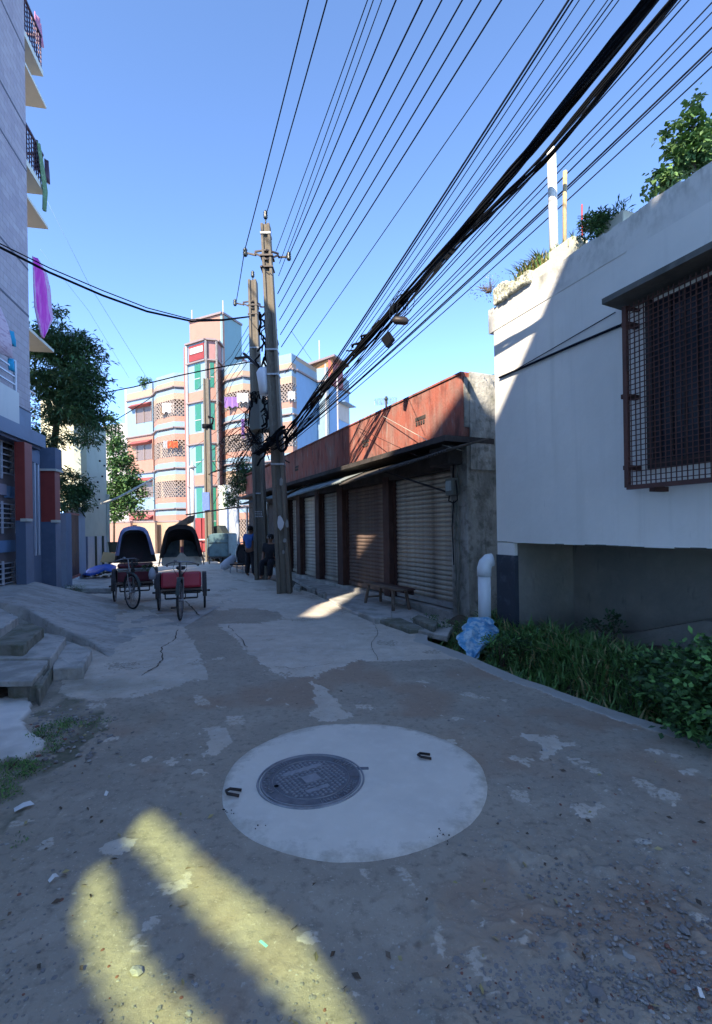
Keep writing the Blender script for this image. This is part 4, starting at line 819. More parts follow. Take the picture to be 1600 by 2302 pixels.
# low bench of planks
q0, q1 = G(822, 1372), G(905, 1384)
bn = thing('bench', 'low brown plank bench on splayed grey legs in front of the shutters', 'bench', (G(866, 1372).x, G(866, 1372).y, 0))
Mb = Matrix.Translation((G(866, 1372).x, G(866, 1372).y + .15, .05)) @ Matrix.Rotation(R(25 + 90), 4, 'Z')
b = MB(Mb); b.box(-.75, .62, -.04, .13, .36, .39); b.build('plank', M['wood'], bn); b = MB(Mb); b.box(-.72, .64, -.22, -.05, .355, .385); b.build('plank', M['red_brown'], bn)
b = MB(Mb); b.box(-.7, .6, -.2, -.18, .27, .35); b.build('apron_board', M['red_brown'], bn)
for x, y, dx in ((-.5, -.15, -.06), (-.5, .1, -.06), (.0, -.15, 0), (.45, -.15, .08), (.45, .1, .08)):
    b = MB(Mb); b.beam((x, y, .35), (x + dx, y + (-.04 if y < 0 else .04), 0), .045); b.build('leg', M['wood'], bn)
b = MB(Mb); b.beam((.5, -.15, .12), (.5, .1, .12), .03); b.build('stretcher', M['wood'], bn)
# interior of the open stalls beyond the near pole
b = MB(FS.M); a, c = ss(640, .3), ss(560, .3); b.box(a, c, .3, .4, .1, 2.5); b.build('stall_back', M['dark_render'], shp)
for px, lb in ((602, 'white'), (556, 'white')): 
    b = MB(FS.M); b.box(ss(px) - .02, ss(px) + .03, -.03, .03, .1, 2.5); b.build('post', M['galv'], shp)
# tin wall and lit pillar beyond the shops
tw = thing('tin_shed', 'pale tin clad shed wall beyond the shops with dark joints', 'shed', P(520, 1195, 24))
a, c = P(536, 1195, 22.5), P(506, 1195, 26)
for i in range(4):
    p, q = a.lerp(c, i / 4), a.lerp(c, (i + .93) / 4); b = MB(); b.wall(p, q, 0, 3.6 - .1 * (i % 2), .05); b.build('tin_sheet', M['lower_wall'], tw)
b = MB(); b.wall(P(506, 1195, 26.2), P(493, 1195, 26.6), 0, 3.9, .4); tag(b.build('gate_pillar', M['cream']), 'sunlit pale pillar at the end of the tin shed', 'pillar')
# dead stems and creeper by the shop end
plant('dark green creeper spilling over the far end of the shop roof', P(530, 1130, 22), [(P(525, 1110, 21.8), .45), (P(548, 1075, 21), .55), (P(512, 1125, 22), .3), (P(548, 1045, 21), .4)], 2600, .16, ['leaf_dark', 'leaf_dark', 'leaf_mid'], 61, nclump=90, spread=.12, stems=8)
tk = thing('water_tank', 'small dark green drum with pale lid behind the shop end', 'water tank', P(545, 1080, 22.5))
b = MB(); b.lathe(P(545, 1085, 22.5), [(.3, 0), (.32, .1), (.3, .5)], 14); b.build('drum', M['clay'], tk, smooth=True)
b = MB(); b.lathe(P(545, 1060, 22.5), [(.3, 0), (.3, .08), (.2, .22), (.01, .25)], 14); b.build('lid', M['hood_blue'], tk, smooth=True)
# palm tuft behind the shop's right end, aerial on the roof
pc = P(1095, 870, 12); pt = thing('palm', 'green palm fronds showing above the grey end of the shop row', 'palm', (pc.x, pc.y, 0))
b = MB(); b.tube([(pc.x, pc.y, 0), (pc.x + .1, pc.y, 2.5), pc], [.12, .1, .08], 8); b.build('trunk', M['bark'], pt, smooth=True)
r = random.Random(4)
for k in range(11):
    a = k / 11 * 6.283 + .2; b = MB(); L_ = .62; el = r.uniform(.4, 1.3); pr = None
    for i in range(12):
        u_ = i / 11; p = pc + Vector((math.cos(a) * L_ * u_, math.sin(a) * L_ * u_, L_ * (math.sin(el) * u_ * 1.15 - .9 * u_ * u_)))
        if pr is not None:
            dr = (p - pr).normalized(); sd = dr.cross(Vector((0, 0, 1))).normalized()
            for sg in (-1, 1):
                e = p + sd * sg * (.16 * math.sin(math.pi * (u_ * .8 + .15))) + dr * .10 + Vector((0, 0, -.07)); b.add([p - dr * .012, p + dr * .012, e], [(0, 1, 2)])
            b.beam(pr, p, .012)
        pr = p
    b.build('frond', M['leaf_light'], pt)
ant = thing('tv_aerial', 'flat grid television aerial on a mast above the red parapet', 'aerial', P(868, 940, 12.5))
b = MB(); p0, p1 = P(868, 945, 12.5), P(868, 893, 12.5); b.beam(p0, p1, .05); b.build('mast', M['steel_dark'], ant)
b = MB(); pa, pb2 = P(842, 904, 12.3), P(892, 900, 12.9)
for k in range(6): d_ = Vector((0, 0, -.075 + .06 * k * .5)); b.beam(pa + d_, pb2 + d_, .012)
for k in range(8): q = pa.lerp(pb2, k / 7); b.beam(q + Vector((0, 0, -.08)), q + Vector((0, 0, .08)), .012)
b.build('grid', M['galv'], ant)
b = MB(); b.lathe(p1 + Vector((0, 0, -.1)), [(.03, 0), (.05, .05), (.03, .12), (.001, .13)], 8); b.build('head', M['insul'], ant)
# ------------------------------------------------------------------ poles
def pole(label, bpx, bpy_, tpx, tpy, w0, w1, cat='pole'):
    p0 = G(bpx, bpy_); d = p0.y; p1 = P(tpx, tpy, d); t = thing('utility_pole', label, cat, p0, 'concrete utility poles')
    b = MB(); n = 5; q0 = p0 - Vector((0, 0, .2))
    ax = (p1 - q0); vs, fs = [], []
    for i in range(2):
        c = q0 if i == 0 else p1; hw = (w0 if i == 0 else w1) / 2; dp = hw * 1.1
        for x, y in ((-1, -1), (-.45, -1), (-.4, -.62), (.4, -.62), (.45, -1), (1, -1), (1, 1), (-1, 1)): vs.append(c + Vector((x * hw, y * dp, 0)))
    m_ = 8; fs = [(i, (i + 1) % m_, m_ + (i + 1) % m_, m_ + i) for i in range(m_)] + [tuple(range(m_)), tuple(range(m_, 2 * m_))]
    b.add(vs, fs); b.build('shaft', M['pole'], t, bevel=.012)
    return t, p0, p1
def on(pl, py):   # point of a pole's axis at picture height py
    t, p0, p1 = pl
    lo, hi = 0, 1
    for _ in range(30):
        k = (lo + hi) / 2; q = p0.lerp(p1, k); v = CY - F * ((q.x) * sn + (q.z - EYE) * cs) / q.y
        if v > py: lo = k
        else: hi = k
    return p0.lerp(p1, k)
pA = pole('tall near concrete pole with crossarm, plastered with torn posters', 641, 1334, 597, 507, .33, .21)
pB = pole('second concrete pole close behind the near one, shorter, carrying a cabinet', 589, 1302, 568, 632, .38, .25)
pC = pole('far slim concrete pole in front of the pastel apartment block', 472, 1262, 464, 852, .36, .27)
def insulator(t, p, r=.055, stem=.16):
    b = MB(); b.tube([p, p + Vector((0, 0, stem))], .018, 6); b.lathe(p + Vector((0, 0, stem)), [(r * .7, 0), (r, .03), (r * .75, .05), (r, .08), (r * .7, .11), (r * .95, .14), (r * .4, .19), (.001, .2)], 10); b.build('insulator', M['insul'], t, smooth=True)
def crossarm(pl, py, pxl, pyl, pxr, pyr):
    t, p0, p1 = pl; c = on(pl, py); d = c.y; L0, R0 = P(pxl, pyl, d), P(pxr, pyr, d)
    b = MB(); 
    for e in (L0, R0): b.beam(c + Vector((0, -.12, .12)), c.lerp(e, .55) + Vector((0, -.05, .05)), .035); b.beam(c + Vector((0, -.12, -.10)), c.lerp(e, .55) + Vector((0, -.05, .02)), .035); b.beam(c.lerp(e, .5), e, .035)
    b.box(c.x - .15, c.x + .15, c.y - .15, c.y + .15, c.z - .02, c.z + .02); b.box(c.x - .15, c.x + .15, c.y - .15, c.y + .15, c.z - .28, c.z - .25); b.build('crossarm', M['steel_dark'], t)
    for e in (L0, R0): insulator(t, e - Vector((0, 0, .1)), .06, .02)
    return L0, R0
insulator(pA[0], pA[2]); insulator(pB[0], pB[2], .06, .12); LA, RA = crossarm(pA, 580, 551, 568, 649, 577); LB, RB = crossarm(pB, 690, 528, 681, 600, 690)
for pl, pys in ((pA, (530, 790, 845, 1045)), (pB, (785, 820, 1110))):
    for py in pys:
        c = on(pl, py); k = (py - 500) / 830; h = .115 + .06 * k; b = MB(); b.box(c.x - h, c.x + h, c.y - h - .02, c.y + h + .02, c.z - .02, c.z + .02); b.build('clamp_band', M['galv'], pl[0])
for px, py, w_, h_, lb in ((632, 1085, .10, .22, 0), (630, 1175, .16, .36, 0), (640, 1215, .10, .12, 0), (637, 1240, .07, .1, 0), (645, 1178, .09, .2, 0)):
    c = on(pA, py); b = MB(); y = c.y - .19; x = P(px, py, y).x
    r = random.Random(px); pts = [(x + w_ / 2 * math.cos(a) * r.uniform(.7, 1.1), y - r.uniform(.0, .012), c.z + h_ / 2 * math.sin(a) * r.uniform(.7, 1.1)) for a in [i * .785 for i in range(8)]]; b.add(pts, [tuple(range(8))]); b.build('torn_poster', M['white_cloth' if py == 1175 else 'panel_grey'], pA[0])
c = on(pB, 1158); b = MB()                      # stencilled text lines, worn
r = random.Random(1)
for k in range(4):
    x = -.11
    while x < .10: w_ = r.uniform(.012, .035); b.box(c.x + x, c.x + x + w_, c.y - .212, c.y - .208, c.z + .09 - .05 * k, c.z + .105 - .05 * k + r.uniform(0, .01)); x += w_ + .012
b.build('stencil_marks', M['white_cloth'], pB[0], kind='stuff')
po = MB(); c = on(pC, 1150); yy = c.y - .22; p = [P(454, 1107, yy), P(470, 1107, yy), P(471, 1146, yy), P(455, 1148, yy)]; po.add([q for q in p] + [q + Vector((0, .02, 0)) for q in p], [(0, 1, 2, 3), (4, 5, 6, 7), (0, 1, 5, 4), (2, 3, 7, 6)])
tag(po.build('poster', M['blue_poster']), 'blue paper poster wrapped on the far slim pole', 'poster')
c = on(pC, 950); b = MB(); b.box(c.x - .2, c.x + .2, c.y - .2, c.y + .2, c.z - .3, c.z - .1); b.tube([c + Vector((.1, -.2, .25)), c + Vector((.35, -.2, .15)), c + Vector((.3, -.2, -.1)), c + Vector((0, -.22, -.2))], .05, 6); b.build('cable_knot', M['black'], pC[0], smooth=True)
# cabinet (transformer), street lamp
d = 13.0
cab = thing('pole_cabinet', 'large grey-green metal cabinet with wires looping over it, fixed between the two poles', 'cabinet', P(585, 970, d))
b = MB(); a0, a1, a2 = P(560, 965, d), P(583, 965, d - .25), P(611, 962, d - .1); b.prism([(a0.x, a0.y), (a1.x, a1.y), (a2.x, a2.y), (a2.x - .1, a2.y + .4), (a0.x + .05, a0.y + .4)], P(580, 968, d).z, P(580, 902, d).z); b.build('case', M['box_grey'], cab, bevel=.01)
b = MB(); q = P(610, 930, d - .1); b.box(q.x - .10, q.x - .02, q.y - .05, q.y + .2, P(0, 955, d).z, P(0, 895, d).z); b.build('side_box', M['cloth_dark'], cab)
b = MB(); r = random.Random(3)
for k in range(9):
    x0 = r.uniform(566, 600); x1 = x0 + r.uniform(-14, 14); b.tube([P(x0, 905, d - .2), P(x0 - 4, 888 - r.random() * 8, d - .25), P((x0 + x1) / 2, 880, d - .3), P(x1 + 3, 890, d - .25), P(x1, 908, d - .2)], .014, 5)
for k in range(7):
    x0 = 556 + r.uniform(-5, 6); b.tube([P(568, 895 + k * 3, d - .2), P(x0, 925, d - .2), P(x0 - 3, 960, d - .2), P(562 + k * 4, 985 + r.random() * 10, d - .2), P(585, 1000, d)], .013, 5)
b.build('looped_wire', M['black'], cab, smooth=True)
sl_ = thing('street_lamp', 'white street lamp casing on a dark slanting bar between the poles', 'street lamp', P(600, 880, 12))
b = MB(); p0, p1 = P(593, 828, 11.6), P(600, 886, 11.6); b.tube([p0, p0.lerp(p1, .15), p1], [.12, .19, .17], 10, sx=1.0); b.build('casing', M['lamp_white'], sl_, smooth=True)
b = MB(); b.beam(P(548, 795, 12.2), P(625, 862, 11.8), .075, .06); b.beam(P(530, 806, 12.4), P(560, 802, 12.2), .09, .04); b.tube([P(600, 828, 12), P(592, 812, 12), P(598, 800, 12)], .03, 6); b.build('slanting_bar', M['steel_dark'], sl_)
# tangle of wires running down between the poles
tg = thing('wire_tangle', 'matted tangle of black wires hanging down between the two poles', 'wire tangle', P(600, 1000, 12))
b = MB(); r = random.Random(9)
for k in range(60):
    y0 = r.uniform(700, 1010); x0 = 597 + (y0 - 700) * .04 + r.gauss(0, 7); pts = []; x, y = x0, y0
    for q in range(5): pts.append(P(x, y, 11.9 + r.gauss(0, .12))); x += r.gauss(0, 6); y += r.uniform(4, 16)
    b.tube(pts, r.uniform(.012, .028), 5)
b.build('wire', M['black'], tg, smooth=True, kind='stuff')
b = MB()
for k in range(44):
    y0 = r.uniform(972, 1012); x0 = 622 - (y0 - 975) * .9 + r.gauss(0, 5); pts = [P(x0 - 16, y0 + 11 + r.gauss(0, 2), 11.5), P(x0 - 6, y0 + 6 + r.gauss(0, 3), 11.4), P(x0 + 5, y0 - 2 + r.gauss(0, 3), 11.2), P(x0 + 17, y0 - 12 + r.gauss(0, 2), 11.0)]
    b.tube(pts, r.uniform(.010, .022), 5)
b.build('bundle', M['black'], tg, smooth=True, kind='stuff')
b = MB(); c = P(634, 992, 11.0); pts = [c + Vector((.16 * math.cos(a) * .7, 0, .22 * math.sin(a))) for a in [i * .45 for i in range(15)]]; b.tube(pts, .035, 6); b.build('hanging_coil', M['black'], tg, smooth=True)
b = MB()
for k in range(26): 
    x0 = r.uniform(480, 556); y0 = r.uniform(960, 1100); b.tube([P(x0, y0, 20 + r.random() * 3), P(x0 + r.uniform(-18, 18), y0 + r.uniform(-30, 20), 19), P(x0 + r.uniform(15, 60), y0 - r.uniform(10, 70), 17), P(585 + r.uniform(-10, 5), 960 + r.uniform(-10, 60), 13)], .012, 4)
b.build('fine_wire', M['black'], tg, kind='stuff')
# ------------------------------------------------------------------ overhead cables
def run(p, q, sag=.0, n=14, ext=0.0):
    p, q = Vector(p), Vector(q); dv = q - p; pts = []
    N_ = int(n * (1 + ext))
    for i in range(N_ + 1):
        k = i / n; v = p + dv * k; v.z -= sag * 4 * k * (1 - k) if k <= 1 else 0; pts.append(v)
    return pts
def cab2(x0, y0, d0, x1, y1, d1, r, lb, grp=None, sag=.0, ext=1.2, mt='bluecable'): return cable3(run(P(x0, y0, d0), P(x1, y1, d1), sag, 16, ext), r, lb, grp, mt, n=6)
ORD = 'first second third fourth fifth sixth seventh eighth ninth tenth eleventh twelfth thirteenth fourteenth fifteenth'.split()
g1 = 'cables fanning upward from the tops of the two poles'
fan = [(549, 566, 11.4, 693, 0, 6.80), (598, 482, 11.4, 735, 0, 6.48), (549, 566, 11.4, 530, 682, 15.1), (620, 565, 11.5, 826, 0, 6.48), (628, 592, 11.5, 839, 0, 6.48), (626, 620, 11.5, 858, 0, 6.80), (649, 575, 11.4, 890, 0, 6.32),
       (624, 660, 11.5, 949, 0, 5.99), (626, 690, 11.5, 993, 0, 5.83), (628, 720, 11.5, 1039, 0, 5.67), (630, 752, 11.5, 1081, 0, 5.51), (632, 780, 11.5, 1127, 0, 5.35)]
labs = ['leftmost cable at the top edge, running from the left arm of the near pole', 'second cable from the left at the top edge, from the tip of the near pole', 'short cable joining the left arms of the two poles']
for i, f_ in enumerate(fan):
    cab2(*f_, (.0105 if i != 7 else .012) if i < 3 or i > 5 else .0075, labs[i] if i < 3 else ORD[i - 1] + ' cable from the left where the left fan meets the top edge', g1, sag=.03, ext=0 if i == 2 else 1.2)
cab2(640, 840, 11.5, 1222, 0, 5.4, .007, 'thin faint cable alone between the left fan and the right sheaf', g1, .02)
g2 = 'cables of the right sheaf running over the street'
sheaf = [(640, 980, 11.2, 1278, 0, 5.77, 0.0167), (642, 982, 11.2, 1287, 0, 5.77, 0.0135), (645, 985, 11.2, 1302, 0, 5.77, 0.0079), (645, 985, 11.2, 1336, 0, 5.77, 0.0088), (650, 985, 11.2, 1366, 0, 5.59, 0.0079), (650, 985, 11.2, 1377, 0, 5.59, 0.0088), (655, 980, 11.2, 1391, 0, 5.59, 0.0079),
         (640, 992, 11.1, 1530, 0, 5.41, 0.0095), (640, 994, 11.1, 1548, 0, 5.41, 0.0095), (640, 996, 11.0, 1598, 8, 5.23, 0.0095), (640, 998, 11.0, 1598, 30, 5.23, 0.0079), (640, 1000, 11.0, 1600, 62, 5.23, 0.0102), (640, 1000, 11.0, 1600, 108, 5.23, 0.0127), (640, 1002, 11.0, 1600, 116, 5.23, 0.0095), (660, 990, 11.0, 1600, 150, 5.05, 0.0088)]
for i, f_ in enumerate(sheaf):
    cab2(*f_[:6], f_[6] * .85, 'lowest and rightmost thin cable passing in front of the white pipe' if i == 14 else ORD[i] + ' thin cable of the right sheaf, counted from its upper left side', g2, sag=.05 if i < 7 else .09)
# twisted heavy bundles
def bundle(pts_px, r, k, tw, lb, seed, rs):
    base = [P(*p) for p in pts_px]; m = 70
    if len(base) > 5: base.append(base[-1] + (base[-1] - base[-3]) * 1.3)
    t = thing('cable_bundle', lb, 'cable bundle', base[0], 'thick black cable bundles')
    def at(u_):
        u_ *= len(base) - 1; i = min(int(u_), len(base) - 2); return base[i].lerp(base[i + 1], u_ - i)
    rr = random.Random(seed)
    for s_ in range(k):
        a0 = rr.random() * 6.28; q0 = rs * math.sqrt(rr.random()); sp = rr.uniform(.6, 1.3) * tw; pts = []
        for i in range(m):
            u_ = i / (m - 1); c = at(u_); a = a0 + sp * u_ * 12; lo_ = max(0, 1 - u_ / .38); q = q0 * (1 + 2.6 * lo_); pts.append(c + Vector((math.cos(a) * q, 0, math.sin(a) * q + rr.gauss(0, .002))))
        b = MB(); rv = rr.uniform(.75, 1.15); b.tube(pts, [r * rv * (.55 + .45 * min(1, i / (m * .42))) for i in range(m)], 6); b.build('strand', M['black'], t, smooth=True)
bundle([(600, 1010, 11.6), (640, 985, 11.0), (720, 880, 9.3), (900, 676, 7.9), (1040, 520, 5.5), (1200, 330, 4.4), (1460, 0, 3.1), (1900, -560, 1.9)], .0165, 8, 1, 'heaviest twisted black bundle running from the near pole to the top edge', 1, .042)
bundle([(640, 990, 11.1), (740, 870, 9.7), (900, 690, 7.9), (1040, 540, 7.9), (1230, 350, 5.6), (1508, 0, 4.4), (1950, -540, 3.2)], .0125, 8, 1.2, 'second twisted black bundle just right of the heaviest one', 2, .052)
bundle([(790, 790, 8.95), (840, 738, 8.45), (900, 686, 7.9), (950, 630, 7.5)], .022, 5, 1.4, 'bunched thick lower stretch of cable above the pastel block', 3, .03)
# coil with two splice boxes
cl = thing('splice_coil', 'loose coil of thin wire with a dark splice closure hanging from the thick bundle', 'wire coil', P(905, 720, 7.9))
b = MB(); r = random.Random(7)
for k in range(6):
    c = P(900 + r.uniform(-8, 12), 690 + r.uniform(-6, 10), 7.9); rx, rz = r.uniform(.08, .14), r.uniform(.17, .25); a0 = r.random()
    b.tube([c + Vector((rx * math.cos(a) + .35 * rz * math.sin(a), .04 * math.cos(a), rz * math.sin(a))) for a in [a0 + i * .42 for i in range(16)]], .0045, 5)
b.build('wire_loop', M['bluecable'], cl, smooth=True, kind='stuff')
b = MB(); b.tube([P(882, 719, 7.9), P(888, 720, 7.9), P(912, 722, 7.9), P(918, 724, 7.9)], [.02, .062, .062, .03], 10); b.build('closure', M['steel_dark'], cl, smooth=True)
sb = MB(); pts = [P(871, 743, 8.0), P(883, 761, 8.0), P(868, 781, 8.0), P(856, 764, 8.0)]; sb.add(pts + [p + Vector((.05, .12, .02)) for p in pts], [(0, 1, 2, 3), (4, 5, 6, 7), (0, 1, 5, 4), (1, 2, 6, 5), (2, 3, 7, 6), (3, 0, 4, 7)])
sb.beam(pts[0], P(880, 720, 6.9), .008); tag(sb.build('splice_box', M['black'], bevel=.006), 'black square splice box hanging tilted below the thick bundle', 'splice box')
# cables from the left
g3 = 'cables reaching the poles from the left'
cable3([P(-60, 527, 8.4), P(0, 556, 8.6), P(110, 612, 9.2), P(230, 664, 9.9), P(330, 700, 10.5), P(430, 722, 11.2), P(500, 720, 12.2), P(560, 712, 13.6)], .022, 'thick sagging cable crossing in front of the tiled wall and tree to the poles', g3)
cable3([P(-60, 517, 8.4), P(0, 548, 8.6), P(110, 602, 9.2), P(230, 653, 9.9), P(330, 692, 10.5), P(430, 718, 11.2), P(500, 718, 12.2), P(560, 711, 13.6)], .011, 'thinner cable sagging just above the thick one at the left', g3)
cable3([P(222, 885, 16), P(300, 870, 16), P(400, 845, 15.5), P(480, 828, 15), P(570, 812, 14.6)], .018, 'dark cable from the tree rising gently across the pastel block', g3)
cable3([P(60, 360, 14), P(200, 640, 16), P(330, 850, 20)], .006, 'faint thin wire slanting down the sky at the left', g3, mt='b_deep')
cable3([P(90, 560, 15), P(200, 700, 17), P(290, 850, 20)], .005, 'fainter thin wire left of the other slanting one', g3, mt='b_deep')
cable3([P(242, 955, 15), P(300, 920, 17), P(345, 890, 20)], .014, 'short dark wire running up to the left edge of the pastel block', g3)
cable3([P(228, 1132, 16), P(262, 1120, 17), P(300, 1100, 18), P(345, 1075, 20)], .035, 'pale slack hose strung across at rickshaw hood height', g3, mt='hose')
cable3([P(655, 745, 13), P(700, 810, 20)], .006, 'thin wire falling right from the near pole across blue sky', g3)
cable3([P(650, 1040, 12), P(560, 990, 18), P(470, 1150, 26)], .014, 'dark wire looping from the poles down to the far slim pole', g3)
for i in range(9):
    cable3([P(300 + i * 4, 0, 40) if 0 else P(430 + i * 13, 1010 + (i * 37) % 70, 33), P(500 + i * 5, 960 + (i * 23) % 60, 22), P(588, 900 + i * 14, 15.2)], .011, ORD[i] + ' thin service wire fanning down from the second pole toward the pastel block', 'service wires in front of the pastel block')
for i in range(5):
    cable3([P(440 + i * 12, 880 + i * 20, 33), P(520, 800 + i * 16, 22), P(566, 720 + i * 20, 15.2)], .010, ORD[i] + ' thin wire slanting up from the pastel tower to the second pole', 'service wires in front of the pastel block')
# ------------------------------------------------------------------ tiled building on the left
lb_ = thing('tiled_building', 'tall lilac tiled apartment building with blue and red ground floor at the left edge', 'building', FL.w(0, 0))
H_L = 14.4; NE = -11.6
b = MB(FL.M); b.box(NE, 0, 0, .2, 3.72, H_L); b.box(-.2, -.001, .2, 3.0, 3.72, H_L); b.box(NE, 0, 3.0, 3.2, 0, H_L); b.box(NE, 0, .2, 3.0, H_L - .2, H_L - .01); b.box(NE, NE + .2, .2, 3.0, 0, H_L - .2); b.build('tiled_wall', M['tile'], lb_)
def zat(px, py, t=0): return FL.sz(px, py, t)[1]
for z in (zat(20, 218), zat(33, 343), zat(35, 574), zat(36, 684), zat(30, 60), 15.9):
    b = MB(FL.M); b.box(NE, .002, -.006, .02, z - .022, z + .022); b.build('joint', M['groove'], lb_)
b = MB(FL.M); b.box(FL.sz(41, 900)[0], .004, -.012, .02, 3.72, zat(60, 925)); b.build('painted_band', M['slate_light'], lb_)
b = MB(FL.M); b.box(FL.sz(41, 900)[0], .006, -.03, .0, zat(60, 925), zat(60, 925) + .02); b.build('joint', M['groove'], lb_)
# balconies past the corner: slab, sunshade below, rail
def balc(zs, zsh, s1, rail):
    bal = None
    if zs:
        b = MB(FL.M); b.box(.01, s1, .02, 1.5, zs, zs + .14); bal = b.build('balcony_slab', M['cream'], lb_); b = MB(FL.M); b.box(.01, s1 * .45, .3, 1.5, zs - .3, zs - .001); b.build('beam', M['slate_light'], bal)
    b = MB(FL.M); b.box(.005, s1 + .12, .0, 1.4, zsh, zsh + .07); b.build('sunshade', M['cream'], lb_)
    if zs:
        rl = MB(FL.M); rl.beam((.02, .06, zs + 1.0), (s1, .06, zs + 1.0), .05); rl.beam((s1, .06, zs + 1.0), (s1, 1.4, zs + 1.0), .05); r_ = rl.build('railing', M['rail_dark'], bal)
        for k in range(9):
            s_ = .06 + k * (s1 - .08) / 8; b = MB(FL.M); b.beam((s_, .06, zs + .12), (s_, .06, zs + 1.0), .022); b.build('baluster', M['rail_dark'], r_)
        for k in range(6):
            b = MB(FL.M); z = zs + .3 + k * .11; b.beam((.03, .06, z), (s1, .06, z), .014); b.build('cross_rail', M['rail_dark'], r_)
s1 = 1.12
balc(FL.sz(108, 193)[1], FL.sz(110, 257)[1], s1, True)
balc(FL.sz(104, 432)[1] - .1, FL.sz(112, 521)[1], s1, True)
zc = FL.sz(116, 788)[1]; balc(None, zc, s1 + .25, False)
for k in range(6):
    z = zat(88, 900 + k * 17 - 12); b = MB(FL.M); b.beam((.0, .05, z), (.42, .05, z), .028); b.build('window_bar', M['white_metal'], lb_)
b = MB(FL.M); b.box(.0, .38, .0, .3, 3.55, zat(80, 975)); b.build('side_block', M['slate_light'], lb_)
def cloth(nm, px, t, mt, lb, frame=FL, th=.02, fold=.05, nx=12, trim=None):
    """px: left edge then right edge as lists of (px,py) from top to bottom"""
    Lp, Rp = px; b = MB(); vs, fs = [], []; m_ = len(Lp)
    for j in range(m_):
        (xa, ya), (xb, yb) = Lp[j], Rp[j]
        sa, za = frame.sz(xa, ya, t); sb_, zb = frame.sz(xb, yb, t)
        for i in range(nx + 1):
            k = i / nx; vs.append(frame.w(sa + (sb_ - sa) * k, t + fold * math.sin(k * 9 + j * .6) * .5, za + (zb - za) * k))
    for j in range(m_ - 1):
        for i in range(nx): a = j * (nx + 1) + i; fs.append((a, a + 1, a + nx + 2, a + nx + 1))
    mats = [M[mt]] + ([M[trim]] if trim else [])
    b.add(vs, fs)
    if trim: b.mi = [1 if (i % nx) in (0, nx - 1, nx - 2) else 0 for i in range(len(fs))]
    o = b.build(nm, mats, smooth=True); md = o.modifiers.new('t', 'SOLIDIFY'); md.thickness = th; return tag(o, lb, 'cloth')
cloth('hanging_cloth', ([(72, 575), (75, 610), (77, 650), (79, 690), (84, 720), (91, 752), (94, 758)], [(88, 585), (104, 617), (110, 650), (112, 690), (116, 716), (104, 742), (96, 759)]), -.06, 'pink_cloth', 'long magenta sari cloth with pale border hanging from a left balcony', trim='pink_trim')
cloth('green_towel', ([(85, 318), (90, 348), (95, 388), (99, 425), (97, 470)], [(91, 328), (96, 358), (101, 398), (105, 432), (102, 476)]), -.05, 'green_cloth', 'pale green cloth hanging down from the middle balcony rail')
cloth('dark_garment', ([(76, 312), (78, 345), (80, 380)], [(85, 318), (87, 350), (88, 388)]), .12, 'cloth_dark', 'dark garment hanging behind the pale green cloth'); cloth('navy_garment', ([(100, 356), (102, 385), (104, 410)], [(109, 366), (110, 392), (110, 415)]), -.05, 'b_deep' if 0 else 'rail_dark', 'dark garment at the outer end of the middle balcony')
cloth('rose_garment', ([(77, 25), (80, 60), (84, 95)], [(92, 55), (94, 85), (96, 108)]), .1, 'rose_cloth', 'dusty rose garment inside the top balcony rail')
# projecting first floor balcony near the camera
nb0 = FL.sz(40, 800, -.02)[0]; tb = -.35
sB = FL.sz(42, 850, tb)[0]; zb0, zb1 = FL.sz(20, 962, tb)[1], FL.sz(30, 862, tb)[1]
b = MB(FL.M); b.box(NE, sB, tb, -.01, 3.45, 4.35); fb = b.build('balcony_parapet', M['grey_parapet'], lb_)
b = MB(FL.M); b.box(NE, sB + 1.2, tb - .04, .1, 3.42, 3.70); b.build('floor_beam', M['slate_light'], lb_); b = MB(FL.M); b.box(NE, sB + 1.1, tb + .03, .6, 3.36, 3.419); b.build('soffit', M['groove'], lb_)
b = MB(FL.M)
for z in (4.5, 4.66, 4.82, 4.98): b.beam((NE, tb + .05, z), (sB - .05, tb + .05, z), .03)
for s_ in (sB - .06, sB - 1.0, sB - 2): b.beam((s_, tb + .05, 4.35), (s_, tb + .05, 5.0), .05)
b.build('rail', M['white_metal'], fb)
b = MB(FL.M); b.box(NE, sB - .1, .02 - .05, .0, 4.36, 6.2); b.build('balcony_opening', M['glass_dark'], lb_)
cloth('checked_cloth', ([(-40, 668), (-40, 700), (-40, 740), (-40, 770)], [(0, 690), (15, 730), (21, 765), (24, 806)]), tb - .02, 'print_cloth', 'pink and white checked sheet draped over the nearest left balcony')
cloth('turquoise_towel', ([(21, 742), (22, 756), (22, 772)], [(30, 748), (34, 764), (33, 780)]), tb + .03, 'cyan_cloth', 'turquoise towel on the nearest left balcony'); cloth('teal_rag', ([(18, 806), (19, 820), (22, 832)], [(30, 806), (31, 822), (30, 836)]), tb + .04, 'cyan_cloth', 'small teal rag tied below the turquoise towel')
